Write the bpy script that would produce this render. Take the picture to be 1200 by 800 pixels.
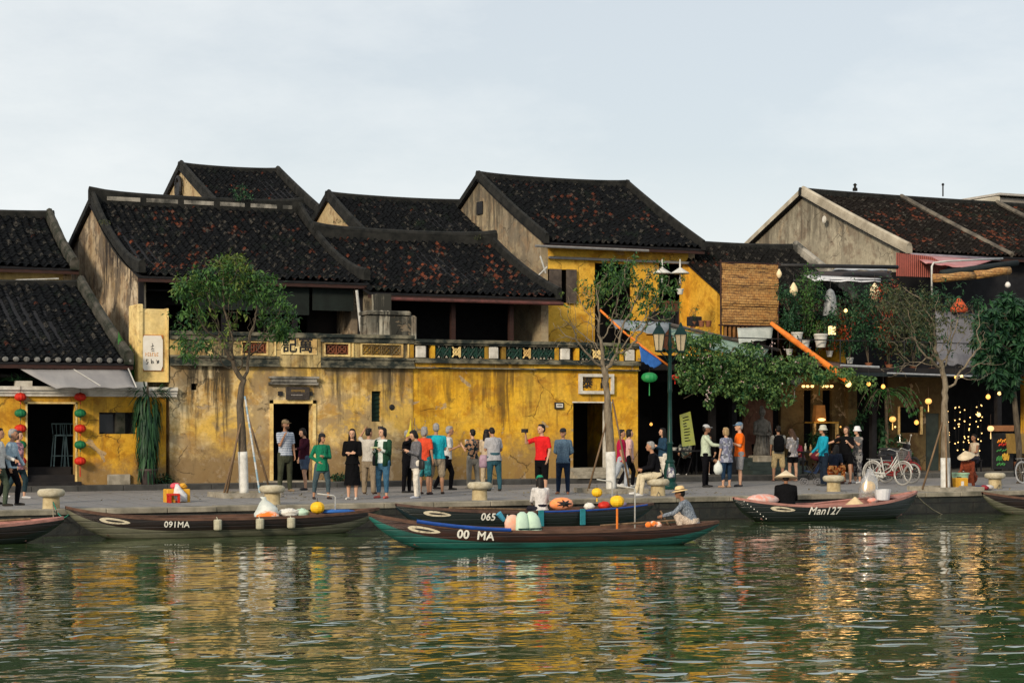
import bpy, bmesh, math, random
import numpy as np
from mathutils import Vector, Matrix, Euler
R=math.radians
for o in list(bpy.data.objects): bpy.data.objects.remove(o)
SC=bpy.context.scene; COL=SC.collection
# ---------------------------------------------------------------- camera, sky, sun, exposure
YAW=R(25); FPX=2230.0; CAMZ=1.85
cam=bpy.data.cameras.new('camera'); camo=bpy.data.objects.new('camera',cam); COL.objects.link(camo)
camo.location=(0,0,CAMZ); camo.rotation_euler=(R(90),0,-YAW)
cam.sensor_width=36; cam.lens=36*FPX/1200; cam.shift_y=0.0775; cam.clip_start=0.1; cam.clip_end=2000
SC.camera=camo
SUN_AZ=R(-128); SUN_EL=R(24)
w=bpy.data.worlds.new('World'); SC.world=w; w.use_nodes=True
nt=w.node_tree; nt.nodes.clear()
def wn(t,**k):
    n=nt.nodes.new(t)
    for a,b in k.items(): setattr(n,a,b)
    return n
sky=wn('ShaderNodeTexSky',sky_type='NISHITA',sun_disc=False,sun_elevation=SUN_EL,sun_rotation=SUN_AZ,air_density=1.0,dust_density=1.5,ozone_density=1.5)
tc=wn('ShaderNodeTexCoord'); mp=wn('ShaderNodeMapping'); mp.inputs['Scale'].default_value=(1.0,1.0,2.6)
mp.inputs['Rotation'].default_value=(0.25,0.1,0)
nz=wn('ShaderNodeTexNoise'); nz.inputs['Scale'].default_value=2.4; nz.inputs['Detail'].default_value=9; nz.inputs['Roughness'].default_value=0.62
rp=wn('ShaderNodeValToRGB'); rp.color_ramp.elements[0].position=0.36; rp.color_ramp.elements[1].position=0.70
rp.color_ramp.elements[0].color=(0.58,0.58,0.58,1); rp.color_ramp.elements[1].color=(0.97,0.97,0.97,1)
mx=wn('ShaderNodeMixRGB'); mx.inputs[2].default_value=(10.4,10.75,10.75,1)
# horizon veil: cloud cover thickens towards the horizon
sep=wn('ShaderNodeSeparateXYZ'); mr=wn('ShaderNodeMapRange'); mr.inputs['From Min'].default_value=0.30; mr.inputs['From Max'].default_value=0.02
mr.inputs['To Min'].default_value=0.0; mr.inputs['To Max'].default_value=1.0
ad=wn('ShaderNodeMath',operation='MAXIMUM'); ad.use_clamp=True
bg=wn('ShaderNodeBackground'); bg.inputs['Strength'].default_value=0.092
out=wn('ShaderNodeOutputWorld')
L=nt.links.new
L(tc.outputs['Generated'],mp.inputs['Vector']); L(mp.outputs[0],nz.inputs['Vector']); L(nz.outputs['Fac'],rp.inputs[0])
L(tc.outputs['Generated'],sep.inputs[0]); L(sep.outputs['Z'],mr.inputs['Value'])
L(rp.outputs[0],ad.inputs[0]); L(mr.outputs[0],ad.inputs[1])
L(ad.outputs[0],mx.inputs[0]); L(sky.outputs[0],mx.inputs[1]); L(mx.outputs[0],bg.inputs['Color']); L(bg.outputs[0],out.inputs[0])
sl=bpy.data.lights.new('sun','SUN'); sl.energy=3.6; sl.angle=R(10); sl.color=(1.0,0.84,0.64)
so=bpy.data.objects.new('sun',sl); COL.objects.link(so)
sd=Vector((math.sin(SUN_AZ)*math.cos(SUN_EL),math.cos(SUN_AZ)*math.cos(SUN_EL),math.sin(SUN_EL)))
so.rotation_euler=sd.to_track_quat('Z','Y').to_euler(); so.location=sd*60
SC.view_settings.view_transform='Standard'; SC.view_settings.look='None'; SC.view_settings.gamma=1; SC.view_settings.exposure=0.0
SC.view_settings.use_curve_mapping=False
# ---------------------------------------------------------------- measuring helpers (photo pixel on a known plane -> world)
SN,CS=math.sin(YAW),math.cos(YAW)
def at(px,py,wy):
    a=(px-600)/FPX; Y=wy/(CS-a*SN); return Vector((Y*(SN+a*CS),wy,CAMZ+(493-py)*Y/FPX))
def gr(px,py,z=0.0):
    Y=(CAMZ-z)*FPX/(py-493); a=(px-600)/FPX; return Vector((Y*(SN+a*CS),Y*(CS-a*SN),z))
def depth(x,y): return x*SN+y*CS
def ppm(p): return FPX/depth(p[0],p[1])
# ---------------------------------------------------------------- mesh builder
class MB:
    def __init__(s): s.v=[]; s.f=[]; s.m=[]; s.uv={}
    def add(s,vs,fs,mi=0):
        n=len(s.v); s.v+= [tuple(p) for p in vs]; s.f+=[tuple(i+n for i in f) for f in fs]; s.m+=[mi]*len(fs); return s
    def box(s,x0,x1,y0,y1,z0,z1,mi=0):
        return s.add([(x0,y0,z0),(x1,y0,z0),(x1,y1,z0),(x0,y1,z0),(x0,y0,z1),(x1,y0,z1),(x1,y1,z1),(x0,y1,z1)],
            [(0,3,2,1),(4,5,6,7),(0,1,5,4),(1,2,6,5),(2,3,7,6),(3,0,4,7)],mi)
    def obox(s,c,size,M=None,mi=0):
        a,b,d=[q/2 for q in size]; M=M or Matrix.Identity(3); c=Vector(c)
        vs=[c+M@Vector(q) for q in [(-a,-b,-d),(a,-b,-d),(a,b,-d),(-a,b,-d),(-a,-b,d),(a,-b,d),(a,b,d),(-a,b,d)]]
        return s.add(vs,[(0,3,2,1),(4,5,6,7),(0,1,5,4),(1,2,6,5),(2,3,7,6),(3,0,4,7)],mi)
    def bbox(s,x0,x1,y0,y1,z0,z1,b=0.02,mi=0):      # box with chamfered upright and top edges
        n=[(x0+b,y0),(x1-b,y0),(x1,y0+b),(x1,y1-b),(x1-b,y1),(x0+b,y1),(x0,y1-b),(x0,y0+b)]
        cx,cy=(x0+x1)/2,(y0+y1)/2
        kx=1-2*b/max(x1-x0,1e-6); ky=1-2*b/max(y1-y0,1e-6)
        t=[(cx+(p[0]-cx)*kx,cy+(p[1]-cy)*ky) for p in n]
        vs=[(p[0],p[1],z0) for p in n]+[(p[0],p[1],z1-b) for p in n]+[(p[0],p[1],z1) for p in t]
        fs=[tuple(range(7,-1,-1)),tuple(range(16,24))]
        for k in range(2):
            for i in range(8): j=(i+1)%8; fs.append((k*8+i,k*8+j,k*8+8+j,k*8+8+i))
        return s.add(vs,fs,mi)
    def tube(s,pts,rad,n=8,cap=True,mi=0):
        pts=[Vector(p) for p in pts]
        if not hasattr(rad,'__len__'): rad=[rad]*len(pts)
        vs=[];fs=[]; up=Vector((0,0,1)); pa=None
        for i,p in enumerate(pts):
            d=(pts[min(i+1,len(pts)-1)]-pts[max(i-1,0)])
            if d.length<1e-9: d=Vector((0,0,1))
            d.normalize()
            if pa is None:
                a=d.cross(up if abs(d.z)<0.95 else Vector((1,0,0))).normalized()
            else:
                a=(pa-d*pa.dot(d))
                a=a.normalized() if a.length>1e-6 else d.orthogonal().normalized()
            pa=a; b=d.cross(a)
            for k in range(n):
                t=2*math.pi*k/n; vs.append(p+(a*math.cos(t)+b*math.sin(t))*rad[i])
        for i in range(len(pts)-1):
            for k in range(n):
                j=(k+1)%n; fs.append((i*n+k,i*n+j,(i+1)*n+j,(i+1)*n+k))
        if cap: fs.append(tuple(range(n-1,-1,-1))); fs.append(tuple((len(pts)-1)*n+k for k in range(n)))
        return s.add(vs,fs,mi)
    def lathe(s,prof,c=(0,0,0),n=20,mi=0,sx=1,sy=1,wob=0,rot=None):
        c=Vector(c); vs=[];fs=[]
        for r,z in prof:
            for k in range(n):
                t=2*math.pi*k/n; rr=r*(1+wob*math.cos(t*n/2)); q=Vector((rr*math.cos(t)*sx,rr*math.sin(t)*sy,z))
                vs.append(c+(rot@q if rot else q))
        for i in range(len(prof)-1):
            for k in range(n):
                j=(k+1)%n; fs.append((i*n+k,i*n+j,(i+1)*n+j,(i+1)*n+k))
        fs.append(tuple(range(n-1,-1,-1))); fs.append(tuple((len(prof)-1)*n+k for k in range(n)))
        return s.add(vs,fs,mi)
    def ell(s,c,r,nu=14,nv=9,M=None,mi=0,noise=0,seed=0):
        if not hasattr(r,'__len__'): r=(r,r,r)
        c=Vector(c); rg=random.Random(seed); vs=[];fs=[]
        for i in range(1,nv):
            ph=math.pi*i/nv
            for k in range(nu):
                t=2*math.pi*k/nu; g=1+noise*rg.uniform(-1,1)
                q=Vector((r[0]*math.sin(ph)*math.cos(t)*g,r[1]*math.sin(ph)*math.sin(t)*g,-r[2]*math.cos(ph)*g))
                vs.append(c+(M@q if M else q))
        b=Vector((0,0,-r[2])); t_=Vector((0,0,r[2])); vs.append(c+(M@b if M else b)); vs.append(c+(M@t_ if M else t_))
        nb=len(vs)-2
        for i in range(nv-2):
            for k in range(nu):
                j=(k+1)%nu; fs.append((i*nu+k,i*nu+j,(i+1)*nu+j,(i+1)*nu+k))
        for k in range(nu):
            j=(k+1)%nu; fs.append((nb,j,k)); fs.append((nb+1,(nv-2)*nu+k,(nv-2)*nu+j))
        return s.add(vs,fs,mi)
    def cone(s,a,b,ra,rb,n=12,mi=0): return s.tube([a,b],[ra,rb],n,True,mi)
    def cap(s,a,b,ra,rb,n=12,mi=0):                 # tapered limb with round ends
        s.tube([a,b],[ra,rb],n,True,mi); s.ell(a,ra,n,7,mi=mi); s.ell(b,rb,n,7,mi=mi); return s
    def loft(s,rings,n=18,mi=0,M=None):             # rings: (cx,cy,cz,rx,ry)
        vs=[];fs=[]
        for cx,cy,cz,rx,ry in rings:
            for k in range(n):
                t=2*math.pi*k/n; vs.append(Vector((cx+rx*math.cos(t),cy+ry*math.sin(t),cz)))
        if M: vs=[M@q for q in vs]
        for i in range(len(rings)-1):
            for k in range(n):
                j=(k+1)%n; fs.append((i*n+k,i*n+j,(i+1)*n+j,(i+1)*n+k))
        fs.append(tuple(range(n-1,-1,-1))); fs.append(tuple((len(rings)-1)*n+k for k in range(n)))
        return s.add(vs,fs,mi)
    def prism_yz(s,poly,x0,x1,mi=0):
        n=len(poly); vs=[(x0,y,z) for y,z in poly]+[(x1,y,z) for y,z in poly]
        fs=[tuple(range(n)),tuple(range(2*n-1,n-1,-1))]+[(i,i+n,(i+1)%n+n,(i+1)%n) for i in range(n)]
        return s.add(vs,fs,mi)
    def prism_xz(s,poly,y0,y1,mi=0):
        n=len(poly); vs=[(x,y0,z) for x,z in poly]+[(x,y1,z) for x,z in poly]
        fs=[tuple(range(n-1,-1,-1)),tuple(range(n,2*n))]+[(i,(i+1)%n,(i+1)%n+n,i+n) for i in range(n)]
        return s.add(vs,fs,mi)
    def slab(s,p,t,mi=0):                           # quad p (4 pts) with thickness t downwards
        p=[Vector(q) for q in p]; d=Vector((0,0,-t))
        vs=p+[q+d for q in p]
        return s.add(vs,[(0,1,2,3),(7,6,5,4)]+[(i,i+4,(i+1)%4+4,(i+1)%4) for i in range(4)],mi)
    def facade(s,x0,x1,z0,z1,y0,y1,holes=(),mi=0):  # wall with real openings (x0,x1,z0,z1)
        xs=sorted({x0,x1,*[h[0] for h in holes],*[h[1] for h in holes]}); zs=sorted({z0,z1,*[h[2] for h in holes],*[h[3] for h in holes]})
        xs=[x for x in xs if x0<=x<=x1]; zs=[z for z in zs if z0<=z<=z1]
        def solid(i,j):
            if i<0 or j<0 or i>=len(xs)-1 or j>=len(zs)-1: return False
            cx=(xs[i]+xs[i+1])/2; cz=(zs[j]+zs[j+1])/2
            return not any(h[0]<cx<h[1] and h[2]<cz<h[3] for h in holes)
        for i in range(len(xs)-1):
            for j in range(len(zs)-1):
                if not solid(i,j): continue
                a,b,c,d=xs[i],xs[i+1],zs[j],zs[j+1]
                s.add([(a,y0,c),(b,y0,c),(b,y0,d),(a,y0,d)],[(0,1,2,3)],mi); s.add([(a,y1,c),(b,y1,c),(b,y1,d),(a,y1,d)],[(3,2,1,0)],mi)
                if not solid(i-1,j): s.add([(a,y0,c),(a,y1,c),(a,y1,d),(a,y0,d)],[(3,2,1,0)],mi)
                if not solid(i+1,j): s.add([(b,y0,c),(b,y1,c),(b,y1,d),(b,y0,d)],[(0,1,2,3)],mi)
                if not solid(i,j-1): s.add([(a,y0,c),(b,y0,c),(b,y1,c),(a,y1,c)],[(3,2,1,0)],mi)
                if not solid(i,j+1): s.add([(a,y0,d),(b,y0,d),(b,y1,d),(a,y1,d)],[(0,1,2,3)],mi)
        return s
BASE={}
def base_of(o):
    return BASE.get(o.name,Vector((0,0,0)))
def obj(name,mb,mats,parent=None,smooth=False,local=False,label=None):
    """links mb as one mesh object; vertices are given in world space unless local"""
    b=Vector((0,0,0))
    if parent is not None and not local: b=base_of(parent)
    me=bpy.data.meshes.new(name)
    me.from_pydata([(p[0]-b.x,p[1]-b.y,p[2]-b.z) for p in mb.v],[],mb.f); 
    if not isinstance(mats,(list,tuple)): mats=[mats]
    for m in mats: me.materials.append(m)
    if len(mats)>1: me.polygons.foreach_set('material_index',mb.m)
    if smooth:
        me.polygons.foreach_set('use_smooth',[True]*len(me.polygons))
        if smooth=='auto': me.set_sharp_from_angle(angle=R(38))
    me.update()
    o=bpy.data.objects.new(name,me); COL.objects.link(o)
    if parent is not None: o.parent=parent; BASE[o.name]=base_of(parent)
    if label: o['label']=label
    return o
def tag(o,label,cat,group=None,kind=None):
    if label: o['label']=label
    if cat: o['category']=cat
    if group: o['group']=group
    if kind: o['kind']=kind
    return o
def thing(name,label,cat,loc=(0,0,0),group=None,rz=0):
    o=bpy.data.objects.new(name,None); COL.objects.link(o); o.empty_display_size=0.2
    o.location=loc; o.rotation_euler=(0,0,rz); BASE[o.name]=Vector(loc); return tag(o,label,cat,group)
def single(name,mb,mats,label,cat,group=None,smooth=False,kind=None):
    """a thing that is one mesh, its origin at its base"""
    vs=np.array(mb.v); c=Vector(((vs[:,0].min()+vs[:,0].max())/2,(vs[:,1].min()+vs[:,1].max())/2,vs[:,2].min()))
    mb.v=[(p[0]-c.x,p[1]-c.y,p[2]-c.z) for p in mb.v]
    o=obj(name,mb,mats,None,smooth); o.location=c; BASE[o.name]=c; return tag(o,label,cat,group,kind)
def struct(name,mb,mats,smooth=False): return tag(obj(name,mb,mats,None,smooth),None,None,None,'structure')
def copy_tree(o,parent=None):
    c=o.copy(); COL.objects.link(c)
    if parent is not None: c.parent=parent
    for ch in list(o.children): copy_tree(ch,c)
    return c
def dup(o,loc,rz=None,label=None,scale=None,group=None):
    c=copy_tree(o); c.location=loc; BASE[c.name]=Vector(loc)
    if rz is not None: c.rotation_euler=(0,0,rz)
    if label: c['label']=label
    if group: c['group']=group
    if scale: c.scale=(scale,)*3 if not hasattr(scale,'__len__') else scale
    return c
# ---------------------------------------------------------------- materials
class NT:
    def __init__(s,name):
        s.m=bpy.data.materials.new(name); s.m.use_nodes=True; s.t=s.m.node_tree
        s.b=s.t.nodes['Principled BSDF']; s.out=s.t.nodes['Material Output']
    def n(s,t,**k):
        n=s.t.nodes.new(t)
        for a,b in k.items(): setattr(n,a,b)
        return n
    def l(s,a,b): s.t.links.new(a,b)
    def pos(s,scale=(1,1,1),src='pos'):
        if src=='pos': o=s.n('ShaderNodeNewGeometry').outputs['Position']
        elif src=='uv': o=s.n('ShaderNodeTexCoord').outputs['UV']
        else: o=s.n('ShaderNodeTexCoord').outputs['Object']
        mp=s.n('ShaderNodeMapping'); mp.inputs['Scale'].default_value=scale; s.l(o,mp.inputs['Vector']); return mp.outputs[0]
    def noise(s,v,scale,detail=4,rough=0.6,dist=0):
        n=s.n('ShaderNodeTexNoise'); n.inputs['Scale'].default_value=scale; n.inputs['Detail'].default_value=detail; n.inputs['Roughness'].default_value=rough
        n.inputs['Distortion'].default_value=dist; s.l(v,n.inputs['Vector']); return n.outputs['Fac']
    def ramp(s,f,stops,interp='LINEAR'):
        n=s.n('ShaderNodeValToRGB'); cr=n.color_ramp; cr.interpolation=interp
        while len(cr.elements)<len(stops): cr.elements.new(0.5)
        for e,(p,c) in zip(cr.elements,stops):
            e.position=p; e.color=(c,c,c,1) if not hasattr(c,'__len__') else (*c,1)
        s.l(f,n.inputs[0]); return n.outputs[0]
    def mix(s,f,a,b,mode='MIX'):
        n=s.n('ShaderNodeMixRGB',blend_type=mode)
        for i,q in ((0,f),(1,a),(2,b)):
            if hasattr(q,'is_linked') or hasattr(q,'links'): s.l(q,n.inputs[i])
            elif hasattr(q,'__len__'): n.inputs[i].default_value=(*q,1)
            elif i==0: n.inputs[0].default_value=q
            else: n.inputs[i].default_value=(q,q,q,1)
        return n.outputs[0]
    def math(s,op,a,b=0.5,clamp=False):
        n=s.n('ShaderNodeMath',operation=op); n.use_clamp=clamp
        for i,q in ((0,a),(1,b)):
            if hasattr(q,'links'): s.l(q,n.inputs[i])
            else: n.inputs[i].default_value=q
        return n.outputs[0]
    def zmask(s,z0,z1):                            # 0 at z0 -> 1 at z1 (world height)
        g=s.n('ShaderNodeNewGeometry'); p=s.n('ShaderNodeSeparateXYZ'); s.l(g.outputs['Position'],p.inputs[0])
        r=s.n('ShaderNodeMapRange'); r.inputs['From Min'].default_value=z0; r.inputs['From Max'].default_value=z1
        s.l(p.outputs['Z'],r.inputs['Value']); return r.outputs[0]
    def bump(s,h,strength=0.4,dist=0.02):
        b=s.n('ShaderNodeBump'); b.inputs['Strength'].default_value=strength; b.inputs['Distance'].default_value=dist
        s.l(h,b.inputs['Height']); s.l(b.outputs[0],s.b.inputs['Normal'])
    def done(s,col,rough=0.8,**k):
        if hasattr(col,'links'): s.l(col,s.b.inputs['Base Color'])
        else: s.b.inputs['Base Color'].default_value=(*col,1)
        if hasattr(rough,'links'): s.l(rough,s.b.inputs['Roughness'])
        else: s.b.inputs['Roughness'].default_value=rough
        for a,b in k.items(): s.b.inputs[a.replace('_',' ')].default_value=b
        return s.m
_mc={}
def M(name,c,c2=None,scale=6,rough=0.75,bump=0.15,metal=0,stretch=(1,1,1),src='obj',detail=4,lo=0.35,hi=0.65,bscale=None,bdist=0.01,spec=0.22):
    if name in _mc: return _mc[name]
    t=NT(name); c2=c2 or tuple(q*0.72 for q in c)
    p=t.pos(stretch,src); n=t.noise(p,scale,detail); col=t.mix(t.ramp(n,[(lo,0.0),(hi,1.0)]),c,c2)
    if bump: t.bump(t.noise(p,bscale or scale*4,3),bump,bdist)
    m=t.done(col,rough,Metallic=metal); m.node_tree.nodes['Principled BSDF'].inputs['Specular IOR Level'].default_value=spec
    _mc[name]=m; return m
def EM(name,c,strength,base=None):
    if name in _mc: return _mc[name]
    t=NT(name); t.done(base or c,0.5,Emission_Color=(*c,1),Emission_Strength=strength); _mc[name]=t.m; return t.m
def plaster(name,base,light,dirt,top=4.0,streak=0.6,low=0.55,patch=0.0,gray=(0.30,0.27,0.22),lowz=1.5,seed=0.0,lowcol=(0.20,0.13,0.06)):
    """weathered lime plaster: blotches, rain streaks with black mould from the top, worn damp foot"""
    t=NT(name); p=t.pos((1,1,1)); 
    mpn=p.node; mpn.inputs['Location'].default_value=(seed,seed*0.7,0)
    big=t.noise(p,0.55,6,0.62); mid=t.noise(p,1.7,8,0.68,0.3); fine=t.noise(p,9,6,0.7)
    col=t.mix(t.ramp(big,[(0.38,0.0),(0.60,1.0)]),base,light)
    col=t.mix(t.ramp(mid,[(0.48,0.0),(0.60,0.85)]),col,tuple(q*f for q,f in zip(base,(0.62,0.52,0.5))))
    col=t.mix(t.ramp(fine,[(0.42,0.0),(0.68,0.45)]),col,tuple(q*0.42 for q in base))
    if patch:
        pn=t.noise(p,0.9,9,0.66,0.5); col=t.mix(t.math('MULTIPLY',t.ramp(pn,[(0.50,0.0),(0.56,1.0)]),patch),col,gray)
    # foot
    zl=t.zmask(lowz,0.0); fn=t.math('ADD',t.math('MULTIPLY',zl,0.62),t.math('MULTIPLY',t.noise(p,1.3,8,0.7),0.75))
    col=t.mix(t.math('MULTIPLY',t.ramp(fn,[(0.60,0.0),(0.78,1.0)]),low),col,lowcol)
    col=t.mix(t.math('MULTIPLY',t.ramp(t.noise(p,3.4,7,0.75),[(0.55,0.0),(0.66,1.0)]),t.math('MULTIPLY',zl,0.55)),col,(0.42,0.36,0.27))
    # streaks
    sp=t.pos((2.6,2.6,0.22)); st=t.noise(sp,1.6,7,0.72); st2=t.noise(t.pos((9,9,0.5)),1.2,4,0.6)
    zt=t.zmask(top-2.6,top); k=t.math('ADD',t.math('MULTIPLY',st,0.85),t.math('MULTIPLY',zt,0.26)); k=t.math('ADD',k,t.math('MULTIPLY',st2,0.12))
    reg=t.ramp(t.noise(t.pos((1,1,0.15)),0.55,4,0.65),[(0.42,0.12),(0.56,1.0)]); col=t.mix(t.math('MULTIPLY',t.math('MULTIPLY',t.ramp(k,[(0.575,0.0),(0.70,1.0)]),streak),reg),col,dirt)
    blot=t.noise(p,2.3,9,0.78,0.6); col=t.mix(t.math('MULTIPLY',t.ramp(blot,[(0.585,0.0),(0.66,1.0)]),streak*0.8),col,dirt)
    vo=t.n('ShaderNodeTexVoronoi',feature='DISTANCE_TO_EDGE'); vo.inputs['Scale'].default_value=0.8
    wv_=t.n('ShaderNodeVectorMath',operation='ADD'); nz_=t.n('ShaderNodeTexNoise'); nz_.inputs['Scale'].default_value=2.2; nz_.inputs['Detail'].default_value=6; t.l(p,nz_.inputs['Vector']); sc_=t.n('ShaderNodeVectorMath',operation='SCALE'); sc_.inputs['Scale'].default_value=0.55; t.l(nz_.outputs['Color'],sc_.inputs[0]); t.l(p,wv_.inputs[0]); t.l(sc_.outputs[0],wv_.inputs[1]); t.l(wv_.outputs[0],vo.inputs['Vector'])
    crk=t.math('MULTIPLY',t.ramp(vo.outputs['Distance'],[(0.0,1.0),(0.014,0.0)]),t.ramp(big,[(0.50,0.0),(0.56,1.0)])); col=t.mix(t.math('MULTIPLY',crk,0.7),col,tuple(q*0.5 for q in dirt))
    pe=t.ramp(t.noise(p,1.25,10,0.62,0.8),[(0.625,0.0),(0.635,1.0)]); col=t.mix(t.math('MULTIPLY',pe,0.75 if low else 0.35),col,(0.36,0.28,0.18)); col=t.mix(t.math('MULTIPLY',t.math('MULTIPLY',pe,t.ramp(fine,[(0.5,0.0),(0.6,1.0)])),0.6),col,(0.16,0.11,0.07))
    h=t.math('ADD',t.math('MULTIPLY',mid,0.7),t.math('MULTIPLY',fine,0.3)); h=t.math('SUBTRACT',h,t.math('ADD',t.math('MULTIPLY',pe,0.5),crk)); t.bump(h,0.55,0.03)
    return t.done(col,0.92,Specular_IOR_Level=0.25)
def tiles(name,red=0.12,base=(0.0065,0.0075,0.009),pale=0.10,redc=(0.17,0.050,0.026),palec=(0.085,0.078,0.066)):
    t=NT(name); uv=t.n('ShaderNodeTexCoord').outputs['UV']
    fl=t.n('ShaderNodeVectorMath',operation='FLOOR'); t.l(uv,fl.inputs[0])
    wn_=t.n('ShaderNodeTexWhiteNoise'); t.l(fl.outputs[0],wn_.inputs['Vector']); r=wn_.outputs['Value']
    big=t.noise(t.pos((1,1,1)),0.5,5,0.65); 
    k=t.math('ADD',t.math('MULTIPLY',r,0.42),t.math('MULTIPLY',big,0.55))
    col=t.mix(t.math('MULTIPLY',r,0.75),base,tuple(q*0.55 for q in base))
    lo=0.83-red*0.55
    f=t.noise(t.pos((1,1,1)),14,5,0.75)
    col=t.mix(t.math('MULTIPLY',t.ramp(k,[(lo-0.05,0.0),(lo+0.03,1.0)]),t.ramp(f,[(0.40,0.2),(0.60,1.0)])),col,redc)
    r2=wn_.outputs['Color']; s=t.n('ShaderNodeSeparateColor'); t.l(r2,s.inputs[0])
    col=t.mix(t.math('MULTIPLY',t.ramp(s.outputs[1],[(1-pale*1.6,0.0),(1.0-pale*0.6,1.0)]),t.ramp(f,[(0.45,0.0),(0.62,0.8)])),col,palec)
    g=t.noise(t.pos((1,1,1)),1.1,6,0.7); col=t.mix(t.ramp(g,[(0.56,0.0),(0.72,0.55)]),col,(0.012,0.020,0.012))
    t.bump(t.math('ADD',f,t.math('MULTIPLY',r,0.8)),0.5,0.02)
    return t.done(col,0.9,Specular_IOR_Level=0.05)
# ================================================================ MATERIALS
m_stone=M('stone',(0.34,0.31,0.25),(0.20,0.18,0.14),5,0.85,0.4)
m_bollard=M('bollard stone',(0.46,0.38,0.22),(0.30,0.23,0.12),7,0.8,0.4,detail=8)
m_bollard_cap=M('bollard cap stone',(0.48,0.44,0.33),(0.32,0.28,0.19),9,0.8,0.5,detail=8)
def hullpaint(name,a,b,edge,rough=0.4):
    t=NT(name); p=t.pos((0.5,1,4),'obj'); n=t.noise(p,3,8,0.7); f=t.noise(t.pos((1,1,1),'obj'),22,5,0.8)
    col=t.mix(t.ramp(n,[(0.38,0.0),(0.64,1.0)]),a,b); col=t.mix(t.ramp(f,[(0.60,0.0),(0.72,0.55)]),col,edge)
    wv=t.n('ShaderNodeTexWave',bands_direction='Z'); wv.inputs['Scale'].default_value=2.6; wv.inputs['Distortion'].default_value=0.6; wv.inputs['Detail Scale'].default_value=0.4; t.l(t.pos((0.1,1,1),'obj'),wv.inputs['Vector'])
    seam=t.ramp(wv.outputs['Fac'],[(0.03,1.0),(0.10,0.0)]); col=t.mix(t.math('MULTIPLY',seam,0.7),col,tuple(q*0.25 for q in a))
    t.bump(t.math('ADD',t.math('MULTIPLY',seam,-0.8),t.math('MULTIPLY',n,0.6)),0.6,0.02); return t.done(col,rough)
m_dark=M('dark interior timber',(0.012,0.012,0.014),(0.006,0.006,0.008),4,0.8,0.1)  # near-black so unlit rooms read black: their shade is in the colour
m_darkwall=M('near black wall',(0.022,0.020,0.020),(0.010,0.010,0.012),2,0.9,0.1)  # near-black for open rooms and fronts; shade is put into the colour
m_white=M('white lime wash',(0.62,0.60,0.54),(0.40,0.38,0.33),5,0.85,0.25,detail=8)
m_mold=M('mouldy black plaster',(0.018,0.024,0.022),(0.22,0.20,0.14),2.2,0.95,0.8,detail=12,lo=0.44,hi=0.68,src='pos',stretch=(1,1,1.6))
m_tilesn=tiles('dark roof tiles',red=0.13,pale=0.08)
m_tilesB=tiles('dark roof tiles with red patches',red=0.20,pale=0.13)
m_tilesR=tiles('rusty roof tiles',red=0.27,base=(0.012,0.010,0.009),pale=0.12)
m_tilesL=tiles('large blackened roof tiles',red=0.08,base=(0.006,0.007,0.0085),pale=0.10)
m_ridge=M('ridge mortar black',(0.005,0.006,0.006),(0.022,0.022,0.020),3,0.95,0.6,detail=8)
m_verge=M('verge mortar pale',(0.30,0.28,0.24),(0.05,0.05,0.045),1.6,0.95,0.6,detail=10,lo=0.4,hi=0.6)
m_verge2=M('pale coping',(0.44,0.40,0.32),(0.24,0.21,0.16),1.6,0.95,0.5,detail=10)
m_mossverge=M('mossy verge',(0.008,0.013,0.007),(0.07,0.065,0.055),2.6,0.95,0.7,detail=9)
m_tileend=M('tile end mortar',(0.20,0.20,0.19),(0.06,0.06,0.055),8,0.9,0.5)
m_timber=M('dark reddish timber',(0.045,0.018,0.014),(0.02,0.012,0.01),5,0.7,0.2,stretch=(1,8,8))
m_redtimber=M('faded red gutter',(0.13,0.045,0.04),(0.05,0.025,0.022),5,0.7,0.2)
m_gableB=plaster('old gable plaster',(0.36,0.26,0.14),(0.58,0.48,0.34),(0.025,0.02,0.017),top=7.6,streak=1.0,low=0.0,patch=0.85,gray=(0.12,0.095,0.07),lowz=0.5,seed=3.1)
m_gableC=plaster('grey gable plaster',(0.36,0.29,0.18),(0.25,0.21,0.15),(0.05,0.045,0.035),top=10.0,streak=0.85,low=0.0,patch=0.7,gray=(0.14,0.12,0.09),lowz=0.5,seed=8.1)
m_gableE=plaster('small gable plaster',(0.42,0.32,0.17),(0.48,0.38,0.22),(0.14,0.11,0.08),top=12.5,streak=0.35,low=0.0,lowz=0.5,seed=5.5)
m_gableG=plaster('stained grey render',(0.30,0.27,0.20),(0.40,0.36,0.27),(0.07,0.06,0.045),top=10.6,streak=0.75,low=0.0,patch=0.4,gray=(0.17,0.155,0.12),lowz=0.5,seed=12.3)
m_yelA=plaster('shop yellow plaster',(0.64,0.33,0.02),(0.68,0.39,0.04),(0.10,0.065,0.03),top=2.6,streak=0.45,low=0.85,lowz=1.4,seed=1.4)
m_yelB=plaster('pale worn yellow plaster',(0.64,0.41,0.09),(0.72,0.60,0.38),(0.04,0.032,0.02),top=3.6,streak=0.95,low=0.9,patch=0.75,gray=(0.30,0.22,0.12),lowz=2.4,seed=22.0)
m_yelC=plaster('deep yellow plaster',(0.70,0.37,0.018),(0.76,0.46,0.045),(0.05,0.034,0.015),top=3.6,streak=0.75,low=0.8,patch=0.22,gray=(0.26,0.16,0.06),lowz=2.3,seed=31.5)
m_yelH=plaster('upper yellow plaster',(0.66,0.36,0.03),(0.72,0.43,0.06),(0.20,0.13,0.05),top=8.6,streak=0.35,low=0.0,lowz=0.2,seed=41.5)
m_yelP=plaster('pale yellow pillar plaster',(0.74,0.54,0.20),(0.78,0.62,0.30),(0.20,0.13,0.05),top=5.4,streak=0.6,low=0.0,lowz=0.2,seed=51.5)
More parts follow.
